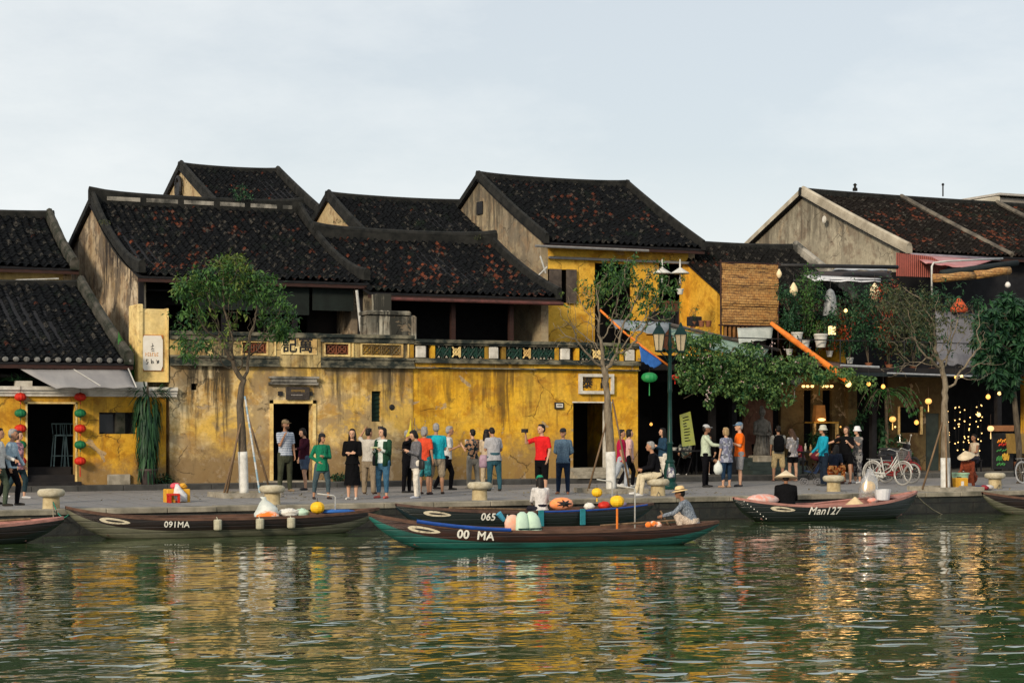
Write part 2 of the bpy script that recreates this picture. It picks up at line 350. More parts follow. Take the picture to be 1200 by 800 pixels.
m_par=plaster('parapet plaster',(0.50,0.36,0.12),(0.54,0.42,0.20),(0.035,0.035,0.028),top=4.4,streak=1.0,low=0.0,lowz=0.2,seed=61.5)
m_cream=M('cream wall',(0.42,0.33,0.16),(0.30,0.23,0.10),2,0.85,0.2)
m_greenglaze=M('green glazed tile',(0.012,0.050,0.036),(0.010,0.020,0.016),9,0.35,0.2)
m_orangetile=M('terracotta openwork',(0.20,0.065,0.03),(0.08,0.03,0.018),9,0.7,0.3)
m_ink=M('black ink paint',(0.012,0.012,0.014),(0.02,0.02,0.02),9,0.6,0.0)
m_tealpaint=M('deep green iron paint',(0.005,0.042,0.036),(0.003,0.026,0.022),6,0.35,0.1)
m_iron=M('black iron',(0.02,0.02,0.022),(0.012,0.012,0.012),6,0.5,0.1)
m_bark=M('grey bark',(0.13,0.105,0.075),(0.06,0.047,0.033),14,0.95,0.8,stretch=(1,1,0.3),detail=8,bdist=0.02)
m_barkpale=M('pale grey bark',(0.24,0.20,0.145),(0.12,0.095,0.065),14,0.95,0.8,stretch=(1,1,0.3),detail=8,bdist=0.02)
m_wood=M('weathered wood pole',(0.20,0.13,0.075),(0.10,0.065,0.038),8,0.85,0.4,stretch=(1,1,0.2))
m_whitemetal=M('white painted metal',(0.52,0.52,0.49),(0.38,0.38,0.36),6,0.4,0.05)
# ================================================================ SETTING
t=NT('river water'); 
def wp(sx,sy):
    v=t.pos((sx,sy,1)); v.node.inputs['Rotation'].default_value=(0,0,R(25)); return v
ox=t.pos((1,1,1))
a1=t.noise(wp(0.72,1.0),0.95,0,0.5,0.3); a2=t.noise(wp(0.8,1.15),3.0,1,0.5,0.4); a3=t.noise(wp(0.9,1.2),7.5,1,0.5)
a4=t.ramp(t.noise(wp(0.85,1.0),2.3,1,0.45,0.2),[(0.60,0.0),(0.80,1.0)],'EASE')
calm=t.ramp(t.noise(ox,0.10,3,0.5),[(0.35,0.55),(0.65,1.0)])
h=t.math('ADD',t.math('ADD',t.math('MULTIPLY',a1,1.0),t.math('MULTIPLY',a2,0.24)),t.math('MULTIPLY',a3,0.035))
h=t.math('ADD',t.math('MULTIPLY',h,calm),t.math('MULTIPLY',a4,0.36))
t.bump(h,1.0,0.058)
gcol=t.mix(t.ramp(t.noise(ox,0.35,4,0.6),[(0.4,0.0),(0.6,1.0)]),(0.044,0.082,0.028),(0.062,0.098,0.034))
m_water=t.done(gcol,0.03,IOR=1.40,Coat_Weight=0.7,Coat_Roughness=0.03,Coat_IOR=1.4); t.l(t.b.inputs['Normal'].links[0].from_socket,t.b.inputs['Coat Normal'])
ZW=-0.55; EDGE=39.9; WALL=50.8
mb=MB(); mb.add([(-300,-300,ZW),(500,-300,ZW),(500,EDGE+0.5,ZW),(-300,EDGE+0.5,ZW)],[(0,1,2,3)]); struct('water',mb,m_water)
mb=MB(); mb.add([(-300,-300,-3),(500,-300,-3),(500,EDGE+0.4,-3),(-300,EDGE+0.4,-3)],[(0,1,2,3)]); struct('river_bed',mb,M('river mud',(0.05,0.05,0.03)))
m_earth=M('earth',(0.10,0.085,0.06),(0.06,0.05,0.035),0.4,0.95,0.3,src='pos')
mb=MB(); mb.add([(-300,EDGE+0.3,-0.05),(600,EDGE+0.3,-0.05),(600,900,-0.05),(-300,900,-0.05)],[(0,1,2,3)]); struct('ground',mb,m_earth)
t=NT('quay wall stone'); p=t.pos((1,1,1)); br=t.n('ShaderNodeTexBrick'); sw=t.n('ShaderNodeCombineXYZ'); sp_=t.n('ShaderNodeSeparateXYZ'); t.l(p,sp_.inputs[0]); t.l(sp_.outputs[0],sw.inputs[0]); t.l(sp_.outputs[2],sw.inputs[1])
t.l(sw.outputs[0],br.inputs['Vector']); br.inputs['Scale'].default_value=1; br.inputs['Brick Width'].default_value=0.75; br.inputs['Row Height'].default_value=0.27; br.inputs['Mortar Size'].default_value=0.018
n5=t.noise(p,3,8,0.7)
col=t.mix(t.ramp(n5,[(0.4,0.0),(0.65,1.0)]),(0.007,0.010,0.010),(0.024,0.024,0.018)); col=t.mix(br.outputs['Fac'],col,(0.006,0.006,0.006))
t.bump(t.math('ADD',n5,t.math('MULTIPLY',br.outputs['Fac'],-0.6)),0.8,0.05); m_quay=t.done(col,0.8)
mb=MB(); mb.box(-60,140,EDGE,EDGE+0.6,-3,-0.10); struct('quay_wall',mb,m_quay)
rg=random.Random(4)
mb=MB(); x=-20
while x<90:
    l=rg.uniform(1.0,1.5); mb.bbox(x,x+l-0.012,EDGE-0.05+rg.uniform(-0.012,0.012),EDGE+0.42,-0.10,0.012+rg.uniform(-0.006,0.006),0.012); x+=l
struct('quay_coping',mb,M('coping stone',(0.30,0.27,0.21),(0.09,0.085,0.065),1.7,0.9,0.6,src='pos',detail=9))
t=NT('quay paving'); p=t.pos((1,1,1)); n1=t.noise(p,0.35,6,0.6); n2=t.noise(p,5,8,0.7); n3=t.noise(p,60,3,0.7)
br=t.n('ShaderNodeTexBrick'); t.l(p,br.inputs['Vector']); br.inputs['Scale'].default_value=1; br.inputs['Brick Width'].default_value=0.8; br.inputs['Row Height'].default_value=0.8; br.inputs['Mortar Size'].default_value=0.012; br.offset=0
col=t.mix(t.ramp(n1,[(0.4,0.0),(0.62,1.0)]),(0.155,0.150,0.150),(0.215,0.205,0.195)); col=t.mix(t.ramp(n2,[(0.45,0.0),(0.66,0.75)]),col,(0.085,0.08,0.078)); st_=t.noise(t.pos((1,1,1)),1.6,9,0.75); col=t.mix(t.ramp(st_,[(0.56,0.0),(0.64,0.6)]),col,(0.06,0.058,0.055)); col=t.mix(t.ramp(n3,[(0.4,0.0),(0.7,0.35)]),col,(0.32,0.31,0.29)); col=t.mix(t.math('MULTIPLY',br.outputs['Fac'],0.85),col,(0.04,0.04,0.04))
t.bump(n3,0.3,0.01); m_pave=t.done(col,0.8)
mb=MB(); mb.box(-60,140,EDGE+0.42,50.1,-0.04,0.0); struct('promenade',mb,m_pave)
m_kerb=M('dark kerb stone',(0.070,0.070,0.066),(0.035,0.035,0.034),2,0.9,0.4,src='pos')
mb=MB(); x=-30
while x<100:
    mb.bbox(x,x+1.19,50.1,50.32,-0.04,0.15,0.012); x+=1.2
struct('kerb',mb,m_kerb)
mb=MB(); mb.box(-60,140,50.32,62,-0.04,0.148); struct('pavement',mb,M('pavement concrete',(0.13,0.125,0.11),(0.075,0.07,0.065),1.2,0.9,0.3,src='pos'))
# ================================================================ ROOFS
def roof_mesh(x0,x1,ye,ze,yr,zr,pitch=0.24,row=0.2,sag=0.07,rib=0.075,lip=0.022,seed=0,flip=False):
    rs=np.random.RandomState(seed); nc=max(2,int(round((x1-x0)/pitch))); sl=math.hypot(yr-ye,zr-ze); nr=max(2,int(round(sl/row)))
    prof=np.array([(0.0,0.0),(0.13,-0.25),(0.30,-0.25),(0.42,0.15),(0.50,0.72),(0.66,1.0),(0.82,0.72),(0.92,0.15)]); K=len(prof)
    xs=np.concatenate([(i+prof[:,0]) for i in range(nc)]+[[nc]])/nc*(x1-x0)+x0; hs=np.concatenate([prof[:,1]*rib]*nc+[[0]])
    colid=np.concatenate([[i]*K for i in range(nc)]+[[nc-1]]); nx=len(xs)
    cj=rs.normal(0,0.012,(nc,nr)); zj=rs.normal(0,0.009,(nc,nr)); gz=rs.normal(0,1,(nc//6+3,nr//6+3))
    vv=[];
    n=np.array([0,-(zr-ze),(yr-ye)])/sl
    if flip: n=np.array([0,(zr-ze),-(yr-ye)])/sl
    V=[];
    for r in range(nr):
        for e,l in ((0,lip),(1,0.0)):
            t=(r+e)/nr; y=ye+(yr-ye)*t; z=ze+(zr-ze)*t-sag*4*t*(1-t)
            wv=0.05*np.sin(xs*0.9+seed)*np.sin(t*3.1)+0.02*np.sin(xs*2.3+seed*2+t*4)
            hh=hs+l+zj[colid,r]
            V.append(np.stack([xs+cj[colid,r],np.full(nx,y)+n[1]*hh,z+n[2]*hh+wv],1))
    V=np.concatenate(V); F=[];U=[]
    for j in range(2*nr-1):
        a=j*nx; r=j//2
        for i in range(nx-1):
            F.append((a+i,a+i+1,a+nx+i+1,a+nx+i)); U.append((colid[i]+0.5+(0.5 if (i%K)>=3 else 0)*0,r+0.5+(500 if (i%K)<3 else 0)))
    mb=MB(); mb.v=[tuple(p) for p in V]; mb.f=F; mb.m=[0]*len(F); return mb,np.array(U)
def roof_obj(name,mbU,mat,parent):
    mb,U=mbU; o=obj(name,mb,mat,parent,smooth=False); me=o.data; uv=me.uv_layers.new(name='UVMap')
    uv.data.foreach_set('uv',np.repeat(U,4,axis=0).astype(np.float32).ravel()); me.polygons.foreach_set('use_smooth',[True]*len(me.polygons)); me.set_sharp_from_angle(angle=R(50)); return o
def gable_house(name,label,x0,x1,ye,ze,yr,zr,wall_y,mw,mt,z0=0.15,yb=None,zb=None,pitch=0.24,row=0.2,sag=0.07,seed=1,front=True,
                ridge=('plain',0.16,0.22),verges=(True,True),mverge=None,holes=(),rib=0.078,cat='house',gable_poly=None,vw=0.13,oh=0.12,front_mat=None,ends=False,side=True,vsag=0):
    yb=yb or yr+(yr-ye); zb=zb or ze
    root=thing(name,label,cat,((x0+x1)/2,wall_y,z0))
    mb=MB(); sl=(zr-ze)/(yr-ye)
    def rz(y): return (ze+(y-ye)*sl if y<=yr else zr+(y-yr)*(zb-zr)/(yb-yr))-0.10-(sag*4*((y-ye)/(yr-ye))*(1-(y-ye)/(yr-ye)) if y<yr else 0)
    wb=yb-(wall_y-ye)
    ys=[wall_y]+[wall_y+(yr-wall_y)*k/5 for k in range(1,5)]+[yr,wb]
    poly=[(wall_y,z0)]+[(y,rz(y)) for y in ys]+[(wb,z0)]
    mb.prism_yz(poly,x0,x0+0.25); mb.prism_yz(poly,x1-0.25,x1)
    mb.box(x0+0.25,x1-0.25,wb-0.2,wb,z0,rz(wb))
    obj('gable_wall',mb,mw,root)
    if front:
        mf=MB(); mf.facade(x0+0.25,x1-0.25,z0,rz(wall_y),wall_y,wall_y+0.22,holes); obj('wall',mf,front_mat or mw,root)
    ro=roof_obj('roof',roof_mesh(x0-oh,x1+oh,ye,ze,yr,zr,pitch,row,sag,rib,seed=seed),mt,root)
    mu=MB(); N=6
    for k in range(N):
        a,b=k/N,(k+1)/N
        f=lambda q:(ye+(yr-ye)*q, ze+(zr-ze)*q-sag*4*q*(1-q)-0.045)
        (ya,za),(y2,z2)=f(a),f(b); mu.slab([(x0-oh,ya,za),(x1+oh,ya,za),(x1+oh,y2,z2),(x0-oh,y2,z2)],0.05)
    mu.slab([(x0-oh,yr,zr-0.02),(x1+oh,yr,zr-0.02),(x1+oh,yb,zb-0.02),(x0-oh,yb,zb-0.02)],0.07)
    obj('roof_deck',mu,m_dark,root)
    kind,rw,rh=ridge; mr_=MB()
    # ridge beam, slightly swaybacked, with upturned ends
    n=14; pts=[]
    for i in range(n+1):
        q=i/n; x=x0-oh-0.02+(x1-x0+2*oh+0.04)*q; e=abs(2*q-1)**6*rh*0.35; s_=-0.05*math.sin(math.pi*q)
        pts.append((x,s_+e))
    for i in range(n):
        (xa,ea),(xb,eb)=pts[i],pts[i+1]; ym,yM=yr-rw/2,yr+rw/2; za,zb_=zr-0.05,zr+rh
        mr_.add([(xa,ym,za),(xb,ym,za),(xb,yM,za),(xa,yM,za),(xa,ym,zb_+ea),(xb,ym,zb_+eb),(xb,yM,zb_+eb),(xa,yM,zb_+ea)],[(4,5,6,7),(0,1,5,4),(2,3,7,6)]+([(3,0,4,7)] if i==0 else [])+([(1,2,6,5)] if i==n-1 else []))
    mr_.tube([(x,yr,zr+rh+e+0.02) for x,e in pts],rw*0.42,8)
    rd=obj('ridge',mr_,m_ridge,ro)
    if kind=='banded':
        mbb=MB(); q=0.06; 
        while q<0.95:
            l=random.Random(int(q*100)).uniform(0.10,0.17); xa=x0+(x1-x0)*q; xb=x0+(x1-x0)*min(0.96,q+l)
            mbb.box(xa,xb,yr-rw/2-0.02,yr-rw/2-0.003,zr+rh*0.30,zr+rh*0.72); q+=l+0.03
        obj('ridge_band',mbb,m_verge,ro)
    for sd_,on in zip((x0-oh,x1+oh-vw),verges):
        if not on: continue
        mv=MB(); K=12
        rr=random.Random(seed)
        prev=None
        for k in range(K+1):
            q=k/K; y=ye-0.05+(yr-ye+0.05)*q; z=ze+(zr-ze)*q-sag*4*q*(1-q)*(1+vsag)+0.05+vsag*0.25*abs(1-2*q)**3; hgt=0.16+rr.uniform(-0.02,0.02)
            cur=[(sd_,y,z-0.12),(sd_+vw,y,z-0.12),(sd_+vw,y,z+hgt),(sd_,y,z+hgt)]
            if prev: mv.add(prev+cur,[(3,2,6,7),(0,3,7,4),(1,5,6,2),(0,4,5,1)]+([(0,1,2,3)] if k==1 else [])+([(7,6,5,4)] if k==K else []))
            prev=cur
        y2,z2=yb,zb
        mv.add([(sd_,yr,zr-0.08),(sd_+vw,yr,zr-0.08),(sd_+vw,yr,zr+0.2),(sd_,yr,zr+0.2),(sd_,y2,z2-0.08),(sd_+vw,y2,z2-0.08),(sd_+vw,y2,z2+0.15),(sd_,y2,z2+0.15)],[(3,2,6,7),(0,3,7,4),(1,5,6,2),(7,6,5,4)])
        mv.tube([(sd_+vw/2,ye-0.05+(yr-ye+0.05)*k/K,ze+(zr-ze)*k/K-sag*4*(k/K)*(1-k/K)*(1+vsag)+0.22+vsag*0.25*abs(1-2*k/K)**3) for k in range(K+1)],vw*0.42,7)
        obj('verge',mv,mverge or m_ridge,ro)
    me_=MB(); me_.box(x0-oh,x1+oh,ye+0.02,ye+0.07,ze-0.20,ze-0.055); obj('fascia',me_,m_timber,ro)
    if ends:
        mt_=MB(); nc=int(round((x1-x0+2*oh)/pitch))
        for i in range(nc):
            xc=x0-oh+(i+0.66)/nc*(x1-x0+2*oh); mt_.ell((xc,ye-0.015,ze+0.035),(pitch*0.30,0.045,0.07),8,6)
        obj('tile_end',mt_,m_tileend,ro)['kind']='stuff'
    return root,ro
# --- left shop, lower roof and yellow front
shop,shop_roof=gable_house('shop_house','single storey yellow shop with white cornice and grey awning at the left edge',4.0,12.2,50.35,3.42,56.2,5.82,WALL,m_mossverge,m_tilesL,yb=58,zb=5.2,pitch=0.275,row=0.22,rib=0.075,seed=2,front=False,verges=(False,True),mverge=m_mossverge,ends=True,cat='shop',ridge=('plain',0.14,0.08),vw=0.26)
dx0,dx1=at(32,500,WALL).x,at(88,500,WALL).x; wx0,wx1=at(116,490,WALL).x,at(160,490,WALL).x
mb=MB(); mb.facade(4.2,13.32,0.15,2.50,WALL-0.02,WALL+0.25,[(dx0,dx1,0.15,2.30),(wx0,wx1,1.50,2.08)]); obj('wall',mb,m_yelA,shop)
mb=MB(); mb.box(4.0,13.6,WALL-0.10,WALL+0.25,2.50,2.58); mb.box(4.0,13.6,WALL-0.14,WALL+0.25,2.583,2.66); mb.box(4.0,13.6,WALL-0.20,WALL+0.25,2.663,2.76)
x=4.2
while x<13.3: mb.box(x,x+0.42,WALL-0.10,WALL+0.2,2.763,2.90); x+=1.02
obj('cornice',mb,m_white,shop)
mb=MB(); mb.box(dx0-0.05,dx0-0.002,WALL-0.04,WALL+0.22,0.15,2.34); mb.box(dx1+0.002,dx1+0.05,WALL-0.04,WALL+0.22,0.15,2.34); mb.box(dx0-0.05,dx1+0.05,WALL-0.04,WALL+0.2,2.302,2.35); obj('door_frame',mb,m_yelP,shop)
mb=MB(); mb.box(dx0,dx1,WALL+0.05,WALL+0.5,0.15,0.42); mb.box(dx0,dx1,WALL+0.5,WALL+0.9,0.15,0.62); mb.box(dx0-0.1,dx1+0.1,WALL-0.35,WALL-0.03,0.15,0.24)
obj('doorstep',mb,m_darkwall,shop)
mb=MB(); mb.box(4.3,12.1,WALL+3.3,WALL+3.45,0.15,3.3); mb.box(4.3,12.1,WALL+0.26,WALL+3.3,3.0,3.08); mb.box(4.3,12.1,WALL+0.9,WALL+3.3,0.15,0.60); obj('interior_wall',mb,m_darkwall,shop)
mb=MB(); mb.box(wx0,wx1,WALL+0.16,WALL+0.19,1.50,2.08); obj('window_glass',mb,M('dark window glass',(0.015,0.017,0.02),rough=0.12,bump=0),shop)
mb=MB(); mb.box(wx0+0.45,wx0+0.5,WALL+0.1,WALL+0.15,1.5,2.08); mb.box(wx0,wx1,WALL+0.1,WALL+0.15,2.03,2.08); mb.box(wx0,wx1,WALL+0.1,WALL+0.15,1.5,1.54); obj('window_frame',mb,m_darkwall,shop)
# block of bare stone at wall foot
bx0,bx1=at(125,560,WALL).x,at(152,560,WALL).x
mb=MB(); mb.bbox(bx0,bx1,WALL-0.12,WALL-0.03,0.15,0.42,0.02); obj('foot_stone',mb,m_stone,shop)
# grey awning
t=NT('grey awning cloth'); p=t.pos((1,1,1),'obj'); nn=t.noise(p,0.8,4); t.bump(t.noise(t.pos((1,0.3,1),'obj'),2.5,3),0.5,0.05); m_awn=t.done(t.mix(t.ramp(nn,[(0.35,0.0),(0.65,1.0)]),(0.20,0.195,0.20),(0.27,0.265,0.265)),0.85)
def cloth_sheet(name,a,b,c,d,mat,label,cat,parent=None,sag=0.1,nu=10,nv=5,th=0.012,wave=0.02,seed=0):
    a,b,c,d=[Vector(q) for q in (a,b,c,d)]; mb=MB(); vs=[]; rg=random.Random(seed); ph=rg.uniform(0,6)
    for j in range(nv+1):
        for i in range(nu+1):
            u,v=i/nu,j/nv; q=(a*(1-u)+b*u)*(1-v)+(d*(1-u)+c*u)*v
            q=q+Vector((0,0,-sag*4*v*(1-v)*(0.6+0.4*math.sin(u*9+ph))+wave*math.sin(u*17+ph)*v)); vs.append(q)
    n=len(vs); vs=vs+[q+Vector((0,0.002,-th)) for q in vs]; fs=[]
    for j in range(nv):
        for i in range(nu):
            k=j*(nu+1)+i; fs.append((k,k+1,k+nu+2,k+nu+1)); fs.append((k+n+nu+1,k+n+nu+2,k+n+1,k+n))
    for i in range(nu): fs.append((i+1,i,i+n,i+1+n)); k=nv*(nu+1)+i; fs.append((k,k+1,k+1+n,k+n))
    for j in range(nv): k=j*(nu+1); fs.append((k,k+nu+1,k+nu+1+n,k+n)); k+=nu; fs.append((k+nu+1,k,k+n,k+nu+1+n))
    mb.add(vs,fs)
    if parent: return obj(name,mb,mat,parent,smooth=True)
    return single(name,mb,mat,label,cat,smooth=True)
cloth_sheet('awning',at(22,431,50.45),at(150,431,50.45),at(161,454,49.7),at(66,454,49.7),m_awn,'','',shop,0.05)
mb=MB(); mb.tube([at(150,431,50.4),at(160,454,49.7)],0.018,6); mb.tube([at(22,431,50.45),at(150,431,50.45)],0.018,6); mb.tube([at(84,431,50.45),at(118,452,49.75)],0.012,6); obj('awning_frame',mb,m_whitemetal,shop)
# upper house behind the shop
back_house,_=gable_house('rear_house','black tiled yellow house rising behind the left shop roof',3.0,12.4,58.0,6.5,61.8,8.38,58.5,m_gableB,m_tilesL,yb=66,zb=6.6,pitch=0.275,row=0.22,rib=0.075,seed=5,verges=(False,True),mverge=m_mossverge,front_mat=m_yelP,ridge=('plain',0.22,0.10),vw=0.26,sag=0.12)
a_=at(14,331,57.9); b_=at(68,331,57.9)
mb=MB(); mb.box(a_.x,b_.x,57.3,57.9,5.95,5.98); mb.tube([(a_.x,57.3,5.90),(b_.x,57.3,5.96)],0.03,6); mb.tube([(a_.x,57.3,6.02),(b_.x-0.1,57.3,6.10)],0.02,6); obj('gutter',mb,m_whitemetal,back_house)
# --- house with terrace, left
houseB,roofB=gable_house('terrace_house','black tiled house with weathered left gable and a pale banded ridge',13.4,20.2,53.7,6.02,60.0,8.72,54.3,m_gableB,m_tilesB,yb=65,zb=6.9,front=False,seed=11,ridge=('banded',0.24,0.30),vw=0.20,sag=0.22,mverge=m_ridge,vsag=0.5)
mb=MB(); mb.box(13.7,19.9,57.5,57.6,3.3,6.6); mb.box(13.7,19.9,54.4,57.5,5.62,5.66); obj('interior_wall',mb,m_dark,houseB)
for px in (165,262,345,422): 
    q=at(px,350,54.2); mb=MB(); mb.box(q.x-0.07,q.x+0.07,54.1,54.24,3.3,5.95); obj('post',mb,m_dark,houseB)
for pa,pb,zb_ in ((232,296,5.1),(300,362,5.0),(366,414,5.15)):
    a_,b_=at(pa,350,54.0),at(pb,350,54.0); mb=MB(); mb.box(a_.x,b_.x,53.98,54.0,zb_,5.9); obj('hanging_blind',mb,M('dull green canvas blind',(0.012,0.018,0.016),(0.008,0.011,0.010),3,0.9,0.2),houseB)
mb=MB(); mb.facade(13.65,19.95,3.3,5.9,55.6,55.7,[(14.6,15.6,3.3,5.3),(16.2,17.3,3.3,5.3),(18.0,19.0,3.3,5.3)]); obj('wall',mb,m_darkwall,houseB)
mb=MB(); a_=at(418,340,53.6); b_=at(423,388,53.6); mb.tube([a_,b_],0.045,8); obj('downpipe',mb,m_whitemetal,houseB)
# ground front of the terraces (pale left half, deep yellow right half)
xm=at(484,450,WALL).x; xr=27.92; TF=3.30
frontB=thing('terraced_building','pale worn yellow terrace front with plaque of black characters over its door',"building",((13.5+xm)/2,WALL,0.15))
d0,d1=at(320,500,WALL).x,at(366,500,WALL).x; nw0,nw1=at(435.5,480,WALL).x,at(446.5,480,WALL).x
hq=at(228,453,WALL)
mb=MB(); mb.facade(13.42,xm,0.15,3.35,WALL,WALL+0.3,[(d0,d1,0.15,2.33),(nw0,nw1,1.83,2.70),(hq.x-0.09,hq.x+0.09,hq.z-0.09,hq.z+0.09)]); mb.box(13.42,13.67,WALL+0.3,54.3,0.15,3.35); obj('wall',mb,m_yelB,frontB)
mb=MB(); mb.box(13.5,xm,WALL+0.3,54.5,3.2,TF); obj('terrace_floor',mb,m_darkwall,frontB)
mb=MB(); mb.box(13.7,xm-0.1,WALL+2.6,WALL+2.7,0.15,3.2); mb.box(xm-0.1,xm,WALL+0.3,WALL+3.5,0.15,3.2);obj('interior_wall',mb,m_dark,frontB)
mb=MB(); mb.box(nw0,nw1,WALL+0.15,WALL+0.2,1.83,2.70)
for k in range(7): mb.box(nw0,nw1,WALL+0.1,WALL+0.13,1.85+k*0.125,1.87+k*0.125)
obj('window',mb,M('dark green lattice',(0.008,0.03,0.022),bump=0),frontB)
mb=MB(); mb.box(d0-0.10,d0-0.002,WALL-0.04,WALL+0.28,0.15,2.43); mb.box(d1+0.002,d1+0.10,WALL-0.04,WALL+0.28,0.15,2.43); mb.box(d0-0.10,d1+0.10,WALL-0.04,WALL+0.28,2.333,2.43); obj('door_frame',mb,m_yelP,frontB)
mb=MB(); q0=at(327,447,WALL).x
mb.box(d0-0.14,d1+0.14,WALL-0.12,WALL-0.002,2.86,2.93); mb.box(d0-0.08,d1+0.08,WALL-0.16,WALL-0.002,2.933,3.03); mb.box(d0-0.14,d1+0.14,WALL-0.20,WALL-0.002,3.033,3.09); obj('door_hood',mb,m_verge,frontB)
q0,q1=at(334,460,WALL),at(362,460,WALL)
mb=MB(); mb.bbox(q0.x,q1.x,WALL-0.10,WALL-0.04,2.44,2.80,0.02); sgn=obj('sign_board',mb,M('dark carved board',(0.055,0.045,0.038),(0.03,0.025,0.022),9,0.6,0.3),frontB)
mb=MB(); rg=random.Random(3); cx=(q0.x+q1.x)/2
for k in range(7): x=cx-0.20+k*0.058; mb.box(x,x+0.04,WALL-0.108,WALL-0.101,2.665+rg.uniform(-0.01,0.01),2.72)
obj('gilt_lettering',mb,M('dull gilt',(0.25,0.16,0.05),bump=0),sgn)
mb=MB()
for k in range(8): x=cx-0.20+k*0.042; mb.box(x,x+0.028,WALL-0.108,WALL-0.101,2.56,2.585)
obj('pale_lettering',mb,M('pale paint',(0.35,0.32,0.30),bump=0),sgn)
mb=MB()
for px in (330,365): q=at(px-2,463,WALL); mb.box(q.x-0.07,q.x+0.07,WALL-0.055,WALL-0.041,2.55,2.67)
obj('vent_recess',mb,m_ink,frontB)
mb=MB(); c=at(459,477,WALL); mb.lathe([(0.075,0),(0.085,0.02),(0.05,0.04)],(c.x,WALL,c.z),14,rot=Matrix.Rotation(R(90),3,'X')); obj('round_plate',mb,m_ink,frontB)
mb=MB(); mb.box(d0-0.3,d1+0.3,WALL-0.30,WALL-0.045,0.148,0.19); obj('doorstep',mb,m_stone,frontB)
# parapet of the pale half
par=thing('terrace_parapet','mouldy parapet with terracotta panels and a plaque of two black characters',"parapet",((13.5+xm)/2,WALL,3.35))
pl0,pl1=at(326,420,WALL).x,at(371,420,WALL).x
mb=MB()
for a_,b_ in ((13.42,pl0),(pl1+0.1,xm)):
    mb.box(a_,b_,WALL-0.16,WALL+0.3,3.353,3.42); mb.box(a_,b_,WALL-0.10,WALL+0.3,3.423,3.58); mb.box(a_,b_,WALL-0.14,WALL+0.3,3.583,3.64)
    mb.box(a_,b_,WALL-0.08,WALL+0.28,4.07,4.20); mb.box(a_,b_,WALL-0.14,WALL+0.3,4.203,4.30)
mb.box(pl0,pl1+0.1,WALL-0.10,WALL+0.3,4.17,4.31)
obj('coping',mb,m_mold,par)
mb=MB(); pan=[]
def panel(px0,px1,mat_name=None): pan.append((at(px0,410,WALL).x,at(px1,410,WALL).x))
panel(381,408);panel(424,470);panel(284,312)
mb.facade(13.42,pl0,3.643,4.068,WALL-0.02,WALL+0.25,[(pan[2][0],pan[2][1],3.72,4.02)]); mb.facade(pl1+0.1,xm,3.643,4.068,WALL-0.02,WALL+0.25,[(pan[0][0],pan[0][1],3.72,4.02),(pan[1][0],pan[1][1],3.72,4.02)]); 
mb.box(pl0,pl1+0.1,WALL-0.06,WALL+0.28,3.353,4.168); obj('wall',mb,m_par,par)
def lattice(x0,x1,z0,z1,y,n,th=0.028):
    mb=MB(); w_=(x1-x0)/n
    for i in range(n):
        a=x0+i*w_; b=a+w_; cx,cz=(a+b)/2,(z0+z1)/2; r=min(w_,z1-z0)*0.36
        for s_ in (-1,1): 
            mb.tube([(a,y,cz-s_*(z1-z0)/2),(b,y,cz+s_*(z1-z0)/2)],th*0.55,5)
        pts=[(cx+r*math.cos(t*math.pi/6),y-0.004,cz+r*math.sin(t*math.pi/6)) for t in range(13)]
        mb.tube(pts,th*0.5,5); mb.tube([(b,y,z0),(b,y,z1)],th*0.6,5)
    return mb
for i,(a,b) in enumerate(pan):
    if i==1:
        mb=MB(); mb.box(a,b,WALL+0.02,WALL+0.06,3.72,4.02); obj('recessed_panel',mb,m_yelC,par); obj('openwork',lattice(a,b,3.72,4.02,WALL+0.0,4),m_yelB,par)
    else:
        mb=MB(); mb.box(a,b,WALL+0.10,WALL+0.14,3.72,4.02); obj('recessed_panel',mb,m_timber,par); obj('openwork',lattice(a,b,3.72,4.02,WALL+0.03,2,0.045),m_orangetile,par)
for (a,b) in pan:
    mb=MB(); mb.facade(a-0.05,b+0.05,3.67,4.05,WALL-0.045,WALL-0.022,[(a,b,3.72,4.02)]); obj('panel_frame',mb,m_yelP,par)
for px in (213,322,372,413,478): q=at(px,400,WALL).x; mb=MB(); mb.box(q-0.02,q+0.02,WALL-0.05,WALL-0.022,3.66,4.05); obj('pilaster',mb,m_yelP,par)
def text_mesh(s,size,mat,name,parent,loc,rotm,extr=0.006,bold=0.0,font_scale=(1,1),label=None,shear=0,fn=None,align='CENTER',space=1):
    cu=bpy.data.curves.new('tmp','FONT'); cu.body=s; cu.size=size; cu.extrude=extr; cu.align_x=align; cu.align_y='CENTER'; cu.shear=shear; cu.space_character=space
    to=bpy.data.objects.new('tmp',cu); COL.objects.link(to); bpy.context.view_layer.update()
    me=bpy.data.meshes.new_from_object(to.evaluated_get(bpy.context.evaluated_depsgraph_get())); bpy.data.objects.remove(to)
    if bold:                                   # painted strokes are fatter than the font's
        bm=bmesh.new(); k=0
        for dx,dy in ((0,0),(bold,0),(-bold,0),(0,bold),(0,-bold)):
            m2=me.copy()
            for v in m2.vertices: v.co+=Vector((dx,dy,k*0.0012))
            bm.from_mesh(m2); bpy.data.meshes.remove(m2); k+=1
        bm.to_mesh(me); bm.free()
    b=base_of(parent); 
    for v in me.vertices:
        q=Vector((v.co.x*font_scale[0],v.co.y*font_scale[1],v.co.z)); q=Vector(loc)+rotm@q
        if fn: q=fn(q)-Vector((0,v.co.z,0))
        v.co=q-b
    me.materials.clear(); me.materials.append(mat); me.update()
    o=bpy.data.objects.new(name,me); COL.objects.link(o); o.parent=parent; BASE[o.name]=b
    if label: o['label']=label
    return o
FACE=Matrix(((1,0,0),(0,0,-1),(0,1,0)))       # text plane facing -y
cz=(at(340,411,WALL).z)
